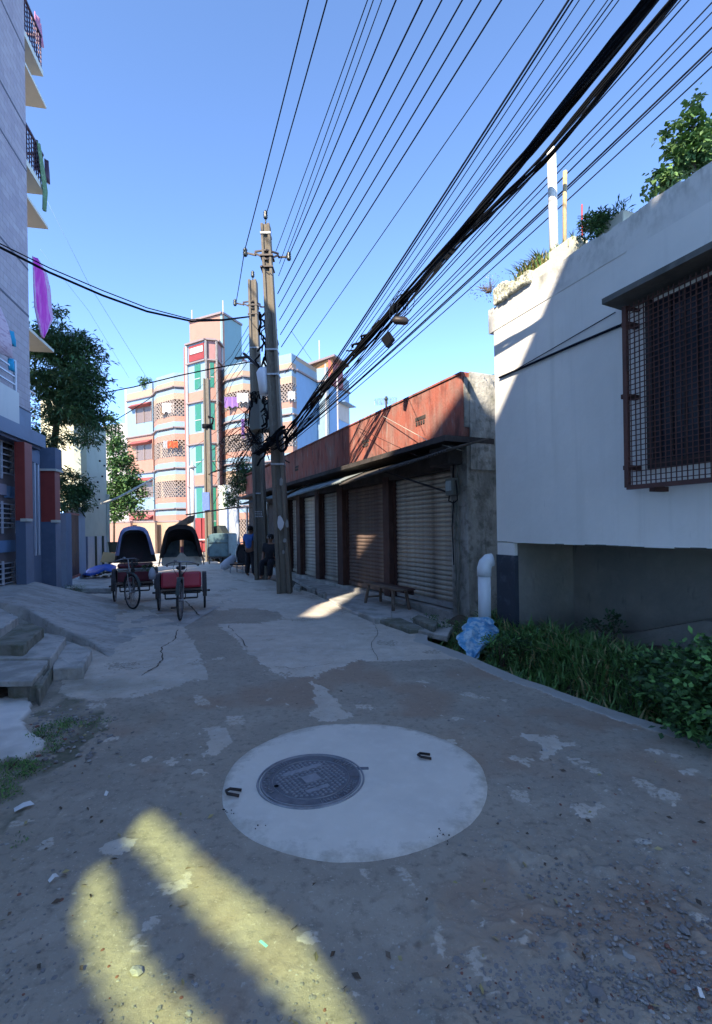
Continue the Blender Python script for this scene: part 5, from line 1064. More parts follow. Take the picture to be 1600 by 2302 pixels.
# ground floor: grille window with panels
zt = .42
b = MB(FL.M); b.box(NE, FL.sz(37, 1100, -.02)[0], .0, .1, zt, 3.4); gw = b.build('ground_wall', M['tan_panel'], lb_)
sg1 = FL.sz(36, 1100, -.08)[0]
def zg(py): return FL.sz(20, py, -.08)[1]
for z0, z1, kind in ((2.72, 3.35, 'g'), (2.28, 2.5, 'p'), (1.62, 2.1, 'g'), (1.12, 1.36, 's'), (.50, .9, 'g')):
    if kind == 'g':
        b = MB(FL.M); b.box(-5.5, sg1, -.02, .0, z0, z1); wd = b.build('grille_window', M['glass_dark'], lb_)
        for s_ in (sg1 - .02, sg1 - .62, sg1 - 1.25, sg1 - 1.9): b = MB(FL.M); b.beam((s_, -.08, z0 - .12), (s_, -.08, z1 + .05), .035); b.build('upright', M['white_metal'], wd)
        n_ = 5 if z1 - z0 > .45 else 4
        for q in range(n_ + 1): b = MB(FL.M); z = z0 + (z1 - z0) * q / n_; b.beam((-5.5, -.08, z), (sg1, -.08, z), .022); b.build('louvre_bar', M['white_metal'], wd)
    else:
        b = MB(FL.M); b.box(-5.5, sg1 - (.35 if kind == 'p' else 0), -.05, .0, z0, z1); b.build('panel', M['lilac_panel' if kind == 'p' else 'sky_panel'], lb_)
        if kind == 'p': b = MB(FL.M); b.box(sg1 - .345, sg1, -.05, .0, z0 - .04, z1 - .02); b.build('panel', M['sky_panel'], lb_)
# pillars
def pillar(pxn, pyb, ground, w_, dpt, top, cap=None):
    k = (CY + 8 - pyb) / F; d = (ground - EYE) / k; x = (pxn - CX) / F * d; fr = Frame(x, d, 12.2, -1); t = MB(fr.M); o = []
    for nm, z0, z1, m_ in (('blue_base', ground - .3, 1.76, 'slate'), ('red_shaft', 1.761, top, 'brick_red')):
        t = MB(fr.M); t.box(0, w_, 0, dpt, z0, z1); o.append(t.build(nm, M[m_], lb_))
        t = MB(fr.M); t.box(.01, w_ + .001, -.006, .002, z0, z1); t.build(nm + '_side', M['slate_light' if m_ == 'slate' else 'pale_red'], lb_)  # street-side faces take a paler copy of each paint
    t = MB(fr.M); t.box(-.03, w_ * .7, -.04, .08, 1.74, 1.80); t.build('white_trim', M['cream'], lb_)
    return fr
f1 = pillar(57, 1312, .44, .35, .18, 3.36)
f2 = pillar(124, 1327, .12, .32, .34, 2.95)
t = MB(f2.M); t.box(-.05, .42, -.05, .42, 2.951, 3.0); t.build('white_trim', M['cream'], lb_); t = MB(f2.M); t.box(-.03, .40, -.03, .52, 3.001, 3.5); t.build('blue_cap', M['slate'], lb_)
a0 = f1.w(.36, .14); a1 = f2.w(0, .30)
b = MB(); b.wall(a0, a1, 0, 3.4, .1); b.build('panel_wall', M['slate_light'], lb_)
gg = None
for i, k in enumerate((.12, .36, .6, .84)):
    c = a0.lerp(a1, k); c = c * .985; b = MB(); b.beam((c.x, c.y, 1.0), (c.x, c.y, 3.05), .035); q = b.build('tall_grille_bar', M['white_metal'], lb_)
b = MB(); b.wall(a0 * .983, a1 * .983, 3.06, 3.3, .1); b.build('grille_hood', M['slate_light'], lb_)
# planted post, gate and pillar beyond
b = MB(); b.wall(P(132, 1195, 12.6), P(148, 1195, 12.6), 0, 2.0, .25); tag(b.build('gate_post', M['slate_light']), 'narrow pale gate post with pointed top left of the brown gate', 'gate post')
gt = thing('brown_gate', 'closed rusty brown sheet metal gate between grey posts', 'gate', P(163, 1300, 14))
a0, a1 = P(152, 1195, 13.3), P(177, 1195, 14.6)
for i in range(3):
    p, q = a0.lerp(a1, i / 3), a0.lerp(a1, (i + .96) / 3); b = MB(); b.wall(p, q, .28, 2.0, .04); b.build('leaf_panel', M['gate_brown'], gt)
b = MB(); b.beam((a0.x, a0.y, .25), (a1.x, a1.y, .25), .07); b.beam((a0.x, a0.y, 2.02), (a1.x, a1.y, 2.02), .05); b.beam((a0.x + .04, a0.y, .2), (a0.x + .04, a0.y, 2.0), .06); b.build('frame', M['pale_red'], gt)
b = MB(); b.wall(P(177, 1195, 14.6), P(192, 1195, 14.9), 0, 2.25, .5); tag(b.build('gate_pier', M['lower_wall'], bevel=.02), 'stained pale blue pier right of the brown gate', 'pier')
gslab([(150, 1297), (190, 1290), (258, 1292), (256, 1322), (150, 1322)], .12, 'pale cement platform between brown gate and left rickshaw', nm='platform', z0=-.1)
b = MB(); pts = [G(x, y, 0.004) for x, y in ((145, 1326), (250, 1324), (250, 1340), (190, 1345), (150, 1338))]; b.prism([(p.x, p.y) for p in pts], -.1, .006); tag(b.build('open_drain', M['cloth_dark']), 'black strip of open drain in front of the cement platform', 'drain')
# cream house
ch = thing('cream_house', 'tall plain cream house half hidden by the dark tree, one face in sun', 'house', P(185, 1195, 15.5))
pa, pb_, pc_ = P(60, 1195, 13.2), P(184, 1195, 15.6), P(241, 1195, 18.4)
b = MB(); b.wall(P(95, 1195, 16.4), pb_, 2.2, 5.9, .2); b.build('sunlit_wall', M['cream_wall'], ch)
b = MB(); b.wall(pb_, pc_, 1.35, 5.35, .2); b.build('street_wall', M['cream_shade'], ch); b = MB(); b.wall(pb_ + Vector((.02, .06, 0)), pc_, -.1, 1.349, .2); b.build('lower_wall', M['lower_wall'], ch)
for k in (.15, .5, .8):
    c = pb_.lerp(pc_, k) * .992; b = MB(); b.tube([(c.x, c.y, 0), (c.x, c.y, 1.36)], .04, 8); b.build('downpipe', M['clay' if k > .3 else 'slate'], ch)
r = random.Random(2)
for k in range(8): c = pb_.lerp(pc_, r.uniform(.1, .95)) * .995; z = r.uniform(2.0, 4.0); b = MB(); b.box(c.x - .025, c.x + .025, c.y - .02, c.y + .02, z, z + .06); b.build('putlog_hole', M['cloth_dark'], ch)
b = MB(); b.wall(P(240, 1195, 18.3), P(247, 1195, 18.4), 0, 2.9, .3); b.build('corner_strip', M['cream_shade'], ch)
# trees on the left
tree('large dark spreading tree rising behind the tiled building', P(120, 1195, 14.3).xyz - Vector((0, 0, 1.5)), [[P(110, 1195, 14.3), P(115, 1050, 14.3), P(130, 930, 14.3), P(150, 800, 14.3)], [P(120, 960, 14.3), P(180, 880, 14.3), P(215, 840, 14.3)], [P(115, 930, 14.3), P(90, 830, 14.3)], [P(130, 900, 14.3), P(190, 960, 13.9)]],
     [(P(125, 715, 14.3), (.22, .4, .34)), (P(105, 775, 14.3), (0.62, 0.72, 0.57)), (P(165, 800, 14.3), (0.75, 0.72, 0.62)), (P(115, 860, 14.3), (0.75, 0.72, 0.53)), (P(190, 870, 13.9), (0.66, 0.66, 0.62)), (P(150, 930, 14.3), (0.88, 0.78, 0.37)), (P(200, 930, 13.9), (0.48, 0.60, 0.44)), (P(195, 985, 13.7), (0.48, 0.48, 0.16)), (P(105, 985, 13.9), (0.44, 0.48, 0.35))],
     20000, .17, ['leaf_dark', 'leaf_dark', 'leaf_mid'], 71, nclump=430, spread=.14, aspect=.27, droop=.5, shell=.4)
plant('feathery dark shrub over the wall behind the brown gate', P(160, 1160, 14.5), [(P(160, 1090, 14.6), (.45, .5, .45)), (P(145, 1125, 14.3), (.35, .4, .3)), (P(180, 1105, 14.7), (.32, .4, .25)), (P(172, 1135, 14.6), (.3, .4, .2))], 4200, .15, ['leaf_dark', 'leaf_dark', 'leaf_mid'], 72, nclump=110, spread=.10, aspect=.25, droop=.7)
tree('slender bright green sapling in front of the pastel block', P(258, 1245, 21), [[P(256, 1245, 21), P(256, 1150, 21), P(262, 1060, 21), P(258, 980, 21)], [P(256, 1130, 21), P(290, 1080, 21)]],
     [(P(250, 955, 21), (.28, .4, .45)), (P(262, 1015, 21), (.42, .5, .65)), (P(280, 1055, 21), (.5, .6, .55)), (P(262, 1105, 21), (.5, .6, .6)), (P(295, 1110, 21), (.5, .6, .7)), (P(262, 1150, 21), (.5, .5, .35)), (P(310, 1150, 21), (.25, .3, .3))],
     8500, .16, ['leaf_mid', 'leaf_mid', 'leaf_light'], 73, nclump=220, spread=.13, aspect=.5, r0=.05)
# bits by the left rickshaw
b = MB(); q = P(254, 1236, 17); b.lathe((q.x, q.y, P(0, 1246, 17).z), [(.12, 0), (.15, .3), (.17, .36), (.14, .36)], 12); tag(b.build('plant_pot', M['clay'], smooth=True), 'dark plant pot standing high beside the left rickshaw hood', 'plant pot')
b = MB(); p = [P(232, 1241, 15.5), P(262, 1244, 15.5), P(258, 1266, 15.3), P(225, 1264, 15.3)]; b.add(p + [v + Vector((0, .04, 0)) for v in p], [(0, 1, 2, 3), (4, 5, 6, 7), (0, 1, 5, 4), (1, 2, 6, 5), (2, 3, 7, 6), (3, 0, 4, 7)]); tag(b.build('plywood_sheet', M['brown_card']), 'tan plywood sheet leaning left of the left rickshaw', 'board')
b = MB(); vs, fs = [], []; top = [(186, 1288), (200, 1278), (215, 1272), (235, 1268), (250, 1268), (262, 1272)]; bot = [(186, 1290), (203, 1293), (218, 1289), (235, 1280), (250, 1284), (258, 1288)]
for (x0, y0), (x1, y1) in zip(top, bot):
    for k in range(4): u_ = k / 3; vs.append(P(x0 + (x1 - x0) * u_, y0 + (y1 - y0) * u_, 15.2 - .7 * u_ + .05 * math.sin(x0 * .3 + k)))
for i in range(5):
    for k in range(3): a = i * 4 + k; fs.append((a, a + 1, a + 5, a + 4))
b.add(vs, fs); o = b.build('tarpaulin', M['tarp'], smooth=True); md = o.modifiers.new('t', 'SOLIDIFY'); md.thickness = .03; tag(o, 'bright blue tarpaulin draped over a low heap by the downpipes', 'tarpaulin')
b = MB(); p = P(228, 1300, 15); r = random.Random(5)
for k in range(26): stone(b, (p.x + r.uniform(-.45, .5), p.y + r.uniform(-.2, .2), .12 + r.uniform(0, .18)), r.uniform(.05, .12), k)
tag(b.build('rubble_heap', M['mossy']), 'low dark heap of rubble under the blue tarpaulin', 'rubble', kind='stuff')
b = MB(); q = G(232, 1358); stone(b, (q.x, q.y, .03), .11, 5); tag(b.build('loose_stone', M['stone']), 'fist sized grey stone on the road left of the left rickshaw wheel', 'stone')
plant('small weeds growing at the edge of the cement platform', G(165, 1325, .1), [(G(165, 1322, .12), (.4, .15, .08))], 500, .05, ['grass', 'leaf_dark'], 75, nclump=40, spread=.05, aspect=.2)
plant('low green weeds creeping along the left edge of the muddy road', G(110, 1650), [(G(118, 1645, .0), (.13, .26, .02)), (G(95, 1685, .0), (.12, .14, .018)), (G(20, 1735, .0), (.22, .16, .025)), (G(-20, 1790, 0), (.15, .15, .02)), (G(50, 1890, .0), (.05, .05, .008)), (G(210, 1625, .0), (.14, .08, .008))], 5200, .018, ['grass', 'leaf_ground', 'leaf_mid'], 76, nclump=420, spread=.022, aspect=.35, stems=2, droop=-.9)
# ------------------------------------------------------------------ pastel apartment block
ap = thing('apartment_block', 'four storey pastel blue and peach apartment block with tower and curved balconies', 'building', P(470, 1238, 37))
ZL = [12.35, 9.3, 6.25, 3.2]; ZR = 13.4
def band(a, c, z0, z1, mt, nm='wall_band', th=.2, out=0, parent=None):
    b = MB(); b.wall(a, c, z0, z1, th, out); return b.build(nm, M[mt], parent or ap)
A1, A2 = P(289, 1195, 41.2), P(347, 1195, 39.6)
for z0, z1, mt in ((ZL[0], ZR - .45, 'b_cream'), (ZR - .449, ZR, 'b_blue'), (ZL[1], ZL[0] - .001, 'b_blue'), (ZL[2], ZL[1] - .001, 'b_peach'), (ZL[3], ZL[2] - .001, 'b_blue'), (0, ZL[3] - .001, 'b_pink')): band(A1, A2, z0, z1, mt)
b = MB(); n_ = Vector((-.384, -.923)); far_ = Vector((A1.x + .384 * 6, A1.y + .923 * 6)); b.wall((A1.x, A1.y, 0), (far_.x, far_.y, 0), 0, ZR, .2); b.build('side_wall', M['b_white'], ap)
for z in ZL: band(A1, A2, z - .05, z + .04, 'b_ledge', 'ledge', .05, .12)
for i, z in enumerate(ZL):
    a, c = A1.lerp(A2, .36), A1.lerp(A2, .95); wz1 = z - .75
    o = band(a, c, wz1 - 1.25, wz1, 'b_pane', 'window', .02, .02)
    for k in (0, .5, 1): p = a.lerp(c, k); b = MB(); b.beam((p.x * .998, p.y * .998, wz1 - 1.25), (p.x * .998, p.y * .998, wz1), .06); b.build('mullion', M['b_ledge'], o)
    a, c = A1.lerp(A2, .18), A1.lerp(A2, .97); b = MB(); d_ = Vector((-.384, -.923, 0)) * .6
    b.add([a + Vector((0, 0, wz1 + .38 - 1.4)), c + Vector((0, 0, wz1 + .38 - 1.4)), c + d_ + Vector((0, 0, wz1 - 1.4 + .06)), a + d_ + Vector((.15, 0, wz1 - 1.4 + .06)), a + Vector((0, 0, wz1 - 1.4)), c + Vector((0, 0, wz1 - 1.4))], [(0, 1, 2, 3), (4, 5, 2, 3), (0, 3, 4), (1, 2, 5)])
    for v in range(len(b.v)): b.v[v].z += 1.4 - EYE + EYE - a.z if 0 else (1.4 - a.z)
    b.build('hood', M['b_hood'], ap)
def lattice(a, c, z0, z1, pitch=.28, w_=.045, parent=None):
    a, c = Vector((a.x, a.y, 0)), Vector((c.x, c.y, 0)); L_ = (c - a).length; u_ = (c - a).normalized(); b = MB(); hh = z1 - z0
    for sg in (1, -1):
        k = -hh
        while k < L_:
            s0, s1_ = max(0, k), min(L_, k + hh)
            if s1_ > s0:
                za, zb = (z0 + (s0 - k), z0 + (s1_ - k)) if sg > 0 else (z1 - (s0 - k), z1 - (s1_ - k))
                p, q = a + u_ * s0, a + u_ * s1_; b.beam((p.x, p.y, za), (q.x, q.y, zb), w_)
            k += pitch
    return b.build('lattice', M['b_grille'], parent or ap, kind=None)
def bay(pts, inner, levels, ztop=ZR):
    """stacked balconies over plan points; inner: set-back wall points"""
    bd = MB(); 
    for a, c in zip(inner[:-1], inner[1:]): bd.wall(a, c, 0, ztop - .8, .2)
    bd.build('inner_wall', M['b_inside'], ap)
    for i, z in enumerate(levels):
        nxt = levels[i + 1] if i + 1 < len(levels) else 0
        for a, c in zip(pts[:-1], pts[1:]):
            if i == 0: band(a, c, z + .04, z + .42, 'b_cream' if 1 else '', out=0); band(a, c, z + .421, ztop, 'b_blue', out=0)
            band(a, c, z - .05, z + .039, 'b_ledge', 'ledge', .1, .14)
            band(a, c, z - .48, z - .051, 'b_blue'); band(a, c, z - .95, z - .481, 'b_cream' if i % 2 == 0 else 'b_peach', out=.0)
            band(a, c, nxt + .04, nxt + .44, 'b_blue', 'balcony_front'); band(a, c, nxt + .441, nxt + .85, 'b_peach', 'balcony_front')
            lattice(a, c, nxt + .85, z - .95)
        b = MB(); poly = [(p.x, p.y) for p in pts] + [(p.x, p.y) for p in inner[::-1]]; b.prism(poly, z - .2, z - .06); b.build('floor_slab', M['b_ledge'], ap)
bay([P(347, 1000, 39.4), P(354, 1000, 38.3), P(393, 1000, 37.1), P(419, 1000, 37.3)], [P(350, 1000, 40.5), P(421, 1000, 38.9)], ZL)
bay([P(499, 1000, 36.9), P(512, 1000, 35.8), P(548, 1000, 34.9), P(570, 1000, 35.2)], [P(500, 1000, 38.2), P(575, 1000, 36.6)], [z + .0 for z in ZL])
bay([P(575, 1000, 35.2), P(630, 1000, 33.9), P(658, 1000, 33.4), P(668, 1000, 33.9)], [P(575, 1000, 36.6), P(672, 1000, 35.2)], [z + .0 for z in ZL])
# coloured washing on the balconies
for px, py, d_, w_, h_, mt, lb in ((378, 918, 37.5, .9, .8, 'white_cloth', 'white washing on the top left balcony of the pastel block'), (366, 925, 37.7, .4, .6, 'b_cream', 'pale yellow washing on the top left balcony'), (388, 1000, 37.0, .8, .55, 'orange_cloth', 'orange and red washing on the third floor left balcony'), (372, 1000, 37.3, .35, .6, 'white_cloth', 'white washing left of the orange washing'),
                                    (520, 905, 35.3, 1.0, .8, 'purple_cloth', 'purple cloth on the balcony right of the tower'), (545, 895, 34.8, .8, .7, 'white_cloth', 'white washing right of the purple cloth'), (655, 890, 33.4, .5, .6, 'white_cloth', 'white washing on the upper right balcony of the pastel block'), (546, 965, 34.6, .22, 1.4, 'purple_cloth', 'narrow violet cloth hanging below the second pole cabinet')):
    c = P(px, py, d_ - .15); b = MB(); vs = []; nn = 8
    for j in (0, 1):
        for i in range(nn + 1): vs.append(c + Vector(((i / nn - .5) * w_, .07 * math.sin(i * 2.1), (.5 - j) * h_ * (1 if j == 0 else .8 + .2 * math.sin(i * 1.7)))))
    b.add(vs, [(i, i + 1, nn + 2 + i, nn + 1 + i) for i in range(nn)]); o = b.build('washing', M[mt]); md = o.modifiers.new('t', 'SOLIDIFY'); md.thickness = .02; tag(o, lb, 'washing')
# stair tower
T0, T1, T2, T3 = P(422, 1000, 36.6), P(466, 1000, 35.5), P(490, 1000, 35.7), P(502, 1000, 37.0)
TL = [13.75, 10.85, 7.8, 4.75]
for k, (a, c, up, lo) in enumerate(((T0, T1, 'b_blue', 'b_peach'), (T1, T2, 'b_peach', 'b_peach'), (T2, T3, 'b_red', 'b_pink'))):
    for i, z in enumerate(TL):
        nx_ = TL[i + 1] if i < 3 else 0; band(a, c, nx_ + .05, nx_ + .8, lo); band(a, c, nx_ + .801, z - .05, up); band(a, c, z - .049, z + .049, 'b_ledge', 'ledge', .1, .16)
        if k < 2:
            f0, f1_ = (.42, .72) if k == 0 else (.35, .72); p, q = a.lerp(c, f0), a.lerp(c, f1_); o = band(p, q, nx_ + .95, z - .15, 'b_green', 'stair_window', .02, .03)
            b = MB(); zm = nx_ + .95 + (z - nx_) * .25; b.wall(p, q, zm, zm + .05, .02, .05); b.build('glazing_bar', M['b_white'], o)
    band(a, c, 13.8, 15.15, 'b_blue' if k == 0 else 'b_pink'); band(a, c, 15.151, 15.28, 'b_ledge', 'ledge', .1, .2)
    for e in (a, c): b = MB(); b.tube([(e.x * .997, e.y * .997, 0), (e.x * .997, e.y * .997, 15.1)], .09, 6); b.build('corner_bead', M['b_white'], ap)
p, q = T0.lerp(T1, .15), T0.lerp(T1, .92); sg_ = band(p, q, 13.9, 15.05, 'b_gate', 'name_board', .03, .05)
p, q = T0.lerp(T1, .22), T0.lerp(T1, .88); band(p, q, 14.4, 14.85, 'b_white', 'name_plate', .02, .09, sg_)
band(T0, P(422, 1000, 39), 0, 15.1, 'b_pink', 'tower_side')
C0, C1 = P(430, 1000, 38.4), P(504, 1000, 36.9); C2 = Vector((C1.x + .384 * 2.4, C1.y + .923 * 2.4, 0))
band(C0, C1, 13.2, 17.65, 'b_peach', 'stair_head'); b = MB(); b.wall(C1, C2, 13.0, 17.65, .2); b.build('stair_head_side', M['b_teal'], ap); band(C0, C1, 17.651, 17.8, 'b_ledge', 'ledge', .2, .15); b = MB(); b.wall(C1, C2, 17.651, 17.8, .2, .1); b.build('ledge', M['b_ledge'], ap)
b = MB(); b.wall(T3, Vector((T3.x + .384 * 3.2, T3.y + .923 * 3.2)), 10, 15.2, .2); b.build('tower_flank', M['b_pink'], ap)
# right flank
D0 = P(668, 1000, 33.9); u2 = Vector((.384, .923, 0)); D1 = D0 + u2 * 3.1; D2 = D1 + Vector((.923, -.384, 0)) * .95; D3 = D2 + u2 * 3.9
for a, c, kk in ((D0, D1, 0), (D1, D2, 1), (D2, D3, 2)):
    for z0, z1, mt in ((0, ZL[2] - .3, 'b_pink'), (ZL[2] - .299, ZL[2] + .3, 'b_peach'), (ZL[2] + .301, ZL[0] + .2, 'b_deep' if kk != 1 else 'b_blue'), (ZL[0] + .201, ZR - .3, 'b_blue'), (ZR - .299, ZR, 'b_cream' if kk == 0 else 'b_blue')):
        b = MB(); b.wall(a, c, z0, z1, .2); b.build('flank_band', M[mt], ap)
    for z in (ZL[0], ZL[2] + .3): b = MB(); b.wall(a, c, z, z + .12, .1, .14); b.build('ledge', M['b_ledge'], ap)
m0 = D2 + u2 * 1.7; m1 = D2 + u2 * 3.7
for z in (9.9, 6.9): b = MB(); b.wall(m0, m1, z, z + 1.3, .02, .03); wn_ = b.build('balcony_opening', M['b_inside'], ap); b = MB(); b.wall(m0, m1 + u2 * .2, z + 1.3, z + 1.36, .1, .6); b.build('shade', M['b_deep'], wn_)
m0 = D0 + u2 * 1.7; m1 = D0 + u2 * 2.6
b = MB(); b.wall(m0, m1, 3.9, 5.6, .02, .03); wn_ = b.build('window', M['b_gate'], ap); b = MB(); b.wall(m0, m1, 5.6, 5.75, .1, .4); b.build('hood', M['b_hood'], wn_)
b = MB(); b.wall(D0 + u2 * .3, D0 + u2 * 1.2, 4.3, 5.9, .02, .03); wn_ = b.build('window', M['b_deep'], ap); b = MB(); b.wall(D0 + u2 * .7, D0 + u2 * .8, 4.3, 5.9, .02, .06); b.build('mullion', M['b_white'], wn_)
E0, E1 = P(705, 1000, 38), P(746, 1000, 36.3); band(E0, E1, 12.2, 14.0, 'b_orange', 'roof_room'); b = MB(); e2 = E1 + u2 * 2.2; b.prism([(E0.x - .3, E0.y - .3), (E1.x + .3, E1.y - .5), (e2.x + .5, e2.y), (E0.x + .5, E0.y + 2)], 14.0, 14.15); b.build('roof_room_slab', M['b_ledge'], ap)
b = MB(); b.wall(E1, e2, 12.2, 14.0, .2); b.build('roof_room_side', M['b_hood'], ap)
for e, mt in (((712, 33), 0), ((745, 36), 0)): 
    q = P(e[0] + (22 if e[0] == 712 else 15), 1000, e[1]); b = MB(); b.tube([(q.x, q.y, 2), (q.x, q.y, 12.5)], .06, 6); b.build('downpipe', M['b_white'], ap)
b = MB()
for p_, z0, z1 in ((P(436, 1000, 38.3), 17.8, 18.6), (P(506, 1000, 37), 17.8, 18.7), (P(721, 1000, 37), 14.1, 15.6)): b.tube([(p_.x, p_.y, z0), (p_.x, p_.y, z1)], .05, 6); 
b.build('roof_vent_rod', M['b_white'], ap, kind='stuff')
plant('small potted bush on the left roof corner of the pastel block', P(326, 862, 40), [(P(327, 858, 40), (.4, .4, .35))], 420, .2, ['leaf_light', 'leaf_mid'], 77, nclump=20, spread=.12)
b = MB(); b.wall(P(232, 1000, 50), P(292, 1000, 49), 0, 12.3, 8); tag(b.build('pale_house', M['b_white']), 'pale distant house behind the slender sapling', 'house')
# compound wall, red gate and street end things
cw = thing('compound_wall', 'low peach and cream compound wall at the end of the street', 'wall', P(300, 1240, 33))
for i, (x0, x1) in enumerate(((236, 290), (290.3, 345), (345.3, 400), (400.3, 434))):
    b = MB(); b.wall(P(x0, 1000, 33.5), P(x1, 1000, 32.8), 0, 2.1, .2); b.build('panel', M['b_peach' if i == 0 else 'b_cream'], cw)
    b = MB(); b.wall(P(x0, 1000, 33.5), P(x1, 1000, 32.8), 2.101, 2.2, .25, .04); b.build('coping', M['b_ledge'], cw)
rg = thing('red_gate', 'tall dark red metal gate at the foot of the pastel tower', 'gate', P(448, 1240, 32))
for i in range(2): b = MB(); b.wall(P(436 + i * 13.5, 1000, 31.5), P(449 + i * 13, 1000, 31.4), .1, 2.3, .05); b.build('leaf_panel', M['b_gate'], rg)
b = MB(); b.wall(P(438, 1000, 31.3), P(460, 1000, 31.2), .88, .96, .03); b.build('rail', M['b_white'], rg)
pst = MB(); q = P(431, 1000, 27); pst.tube([(q.x, q.y, 0), (q.x, q.y, 4.9)], .11, 8); pst.lathe((q.x, q.y, 4.9), [(.11, 0), (.25, .05), (.05, .2), (.02, .4)], 8); tag(pst.build('white_post', M['b_white'], smooth=True), 'slim white post left of the red gate', 'post')
gc = MB(); p = [P(415, 1166, 20), P(424, 1160, 20), P(420, 1176, 20), P(398, 1186, 20), P(392, 1180, 20)]; gc.add(p + [v + Vector((.1, .5, .05)) for v in p], [(0, 1, 2, 3, 4), (5, 6, 7, 8, 9)] + [(i, (i + 1) % 5, 5 + (i + 1) % 5, 5 + i) for i in range(5)])
tag(gc.build('tilted_sheet', M['wood']), 'brown tilted roofing sheet above the dark rickshaw hood', 'sheet')
# unseen walls added behind the camera to shade the street
TB = 12.12
def shade_wall(nm, a, c, h, lb, holes=(), mt='grey_parapet', z0=0.0, cell=.10):
    a, c = Vector((a[0], a[1], 0)), Vector((c[0], c[1], 0)); L_ = (c - a).length; u_ = (c - a).normalized(); t = thing(nm, lb, 'building', a)
    if not holes: b = MB(); b.wall(a, c, z0, h, .25); b.build('wall', M[mt], t); return t, a, u_
    b = MB(); nx_ = int(L_ / cell); nz_ = int(h / cell); nrm = Vector((-u_.y, u_.x, 0)) * .01
    X_, Z_ = np.meshgrid((np.arange(nx_) + .5) * L_ / nx_, z0 + (np.arange(nz_) + .5) * (h - z0) / nz_); op = np.zeros(X_.shape, bool)
    for hp in holes: op |= inpoly(X_, Z_, hp)
    for j in range(nz_):
        i = 0
        while i < nx_:
            if op[j, i]: i += 1; continue
            k = i
            while k < nx_ and not op[j, k]: k += 1
            p, q = a + u_ * (i * L_ / nx_), a + u_ * (k * L_ / nx_); zz, zw_ = z0 + j * (h - z0) / nz_, z0 + (j + 1) * (h - z0) / nz_
            b.add([(p.x, p.y, zz), (q.x, q.y, zz), (q.x, q.y, zw_), (p.x, p.y, zw_)], [(0, 1, 2, 3)]); i = k
    b.build('wall', M[mt], t); return t, a, u_
# sun patches: openings cut to shape in an added wall, tinted by a pane
cA, cB = (-.5, -2.85), (-10.5, -6.83)
ua = (Vector((*cB, 0)) - Vector((*cA, 0))); LA_ = ua.length; ua.normalize()
def thru(px, py):
    g_ = G(px, py); n2 = Vector((-ua.y, ua.x, 0)); k = (g_ - Vector((*cA, 0))).dot(n2) / sdir.dot(n2); q = g_ - sdir * k
    return ((q - Vector((*cA, 0))).dot(ua), q.z)
ho1 = [thru(x, y) for x, y in ((335, 1825), (290, 1880), (335, 1922), (405, 2000), (482, 2085), (585, 2175), (715, 2330), (820, 2330), (770, 2240), (700, 2130), (590, 2040), (480, 1955), (400, 1885), (365, 1845))]
ho2 = [thru(x, y) for x, y in ((215, 1940), (190, 1990), (180, 2060), (205, 2160), (250, 2260), (300, 2340), (510, 2340), (430, 2275), (352, 2200), (295, 2120), (262, 2045), (245, 1985), (230, 1945))]
shade_wall('low_sun_blocker', (2.8, -1.60), (-.70, -2.99), 10.92, 'lower unseen wall added beside the main sun blocker to shade the right side')  # added wall, kept lower so sun clears it to the roof sapling
house, oA, uA = shade_wall('main_sun_blocker', cA, cB, TB, 'tall unseen wall added behind the camera to shade the street, with tinted openings', [ho1, ho2], cell=.025)  # added unseen wall, its holes shape the sun patches
gm = bpy.data.materials.new('sun_tint_filter'); gm.use_nodes = True; t_ = gm.node_tree; t_.nodes.remove(t_.nodes['Principled BSDF']); tr = t_.nodes.new('ShaderNodeBsdfTransparent'); tr.inputs[0].default_value = (.58, .74, .38, 1); gl = t_.nodes.new('ShaderNodeBsdfGlossy'); gl.inputs['Roughness'].default_value = .1
mx_ = t_.nodes.new('ShaderNodeMixShader'); mx_.inputs[0].default_value = .05; t_.links.new(tr.outputs[0], mx_.inputs[1]); t_.links.new(gl.outputs[0], mx_.inputs[2]); t_.links.new(mx_.outputs[0], t_.nodes['Material Output'].inputs[0]); M['tint'] = gm
al = ho1 + ho2; xa, xb = min(p[0] for p in al) - .1, max(p[0] for p in al) + .1; za, zb = min(p[1] for p in al) - .1, max(p[1] for p in al) + .1
b = MB(); nn = Vector((-uA.y, uA.x, 0)) * .03; p, q = oA + uA * xa + nn, oA + uA * xb + nn; b.add([(p.x, p.y, za), (q.x, q.y, za), (q.x, q.y, zb), (p.x, p.y, zb)], [(0, 1, 2, 3)]); b.build('sun_tint_pane', M['tint'], house)  # pane added to tint the sun falling through the openings
uc = Vector((-7.25, 2.60, 0)).normalized()
def thru2(px, py):
    g_ = G(px, py); n2 = Vector((-uc.y, uc.x, 0)); o_ = Vector((-5.75, -10.68, 0)); k = (g_ - o_).dot(n2) / sdir.dot(n2); q = g_ - sdir * k; return ((q - o_).dot(uc), q.z)
slit = [thru2(*p) for p in ((775, 1322), (735, 1350), (680, 1384), (722, 1388), (770, 1360), (815, 1328))]
hh, oH, uH = shade_wall('raised_sun_blocker', (-5.75, -10.68), (-13.0, -8.08), 20.0, 'taller raised wall added out of view to shade the shop row', [slit], z0=13.2, cell=.05)  # added wall hung high, slit lets a sun strip reach the paving
b = MB(); [b.tube([oH + uH * k, oH + uH * k + Vector((0, 0, 13.4))], .15, 8) for k in (4.2, 6.8)]; b.build('blocker_column', M['grey_parapet'], hh, kind='stuff')  # columns added to hold up the unseen raised wall
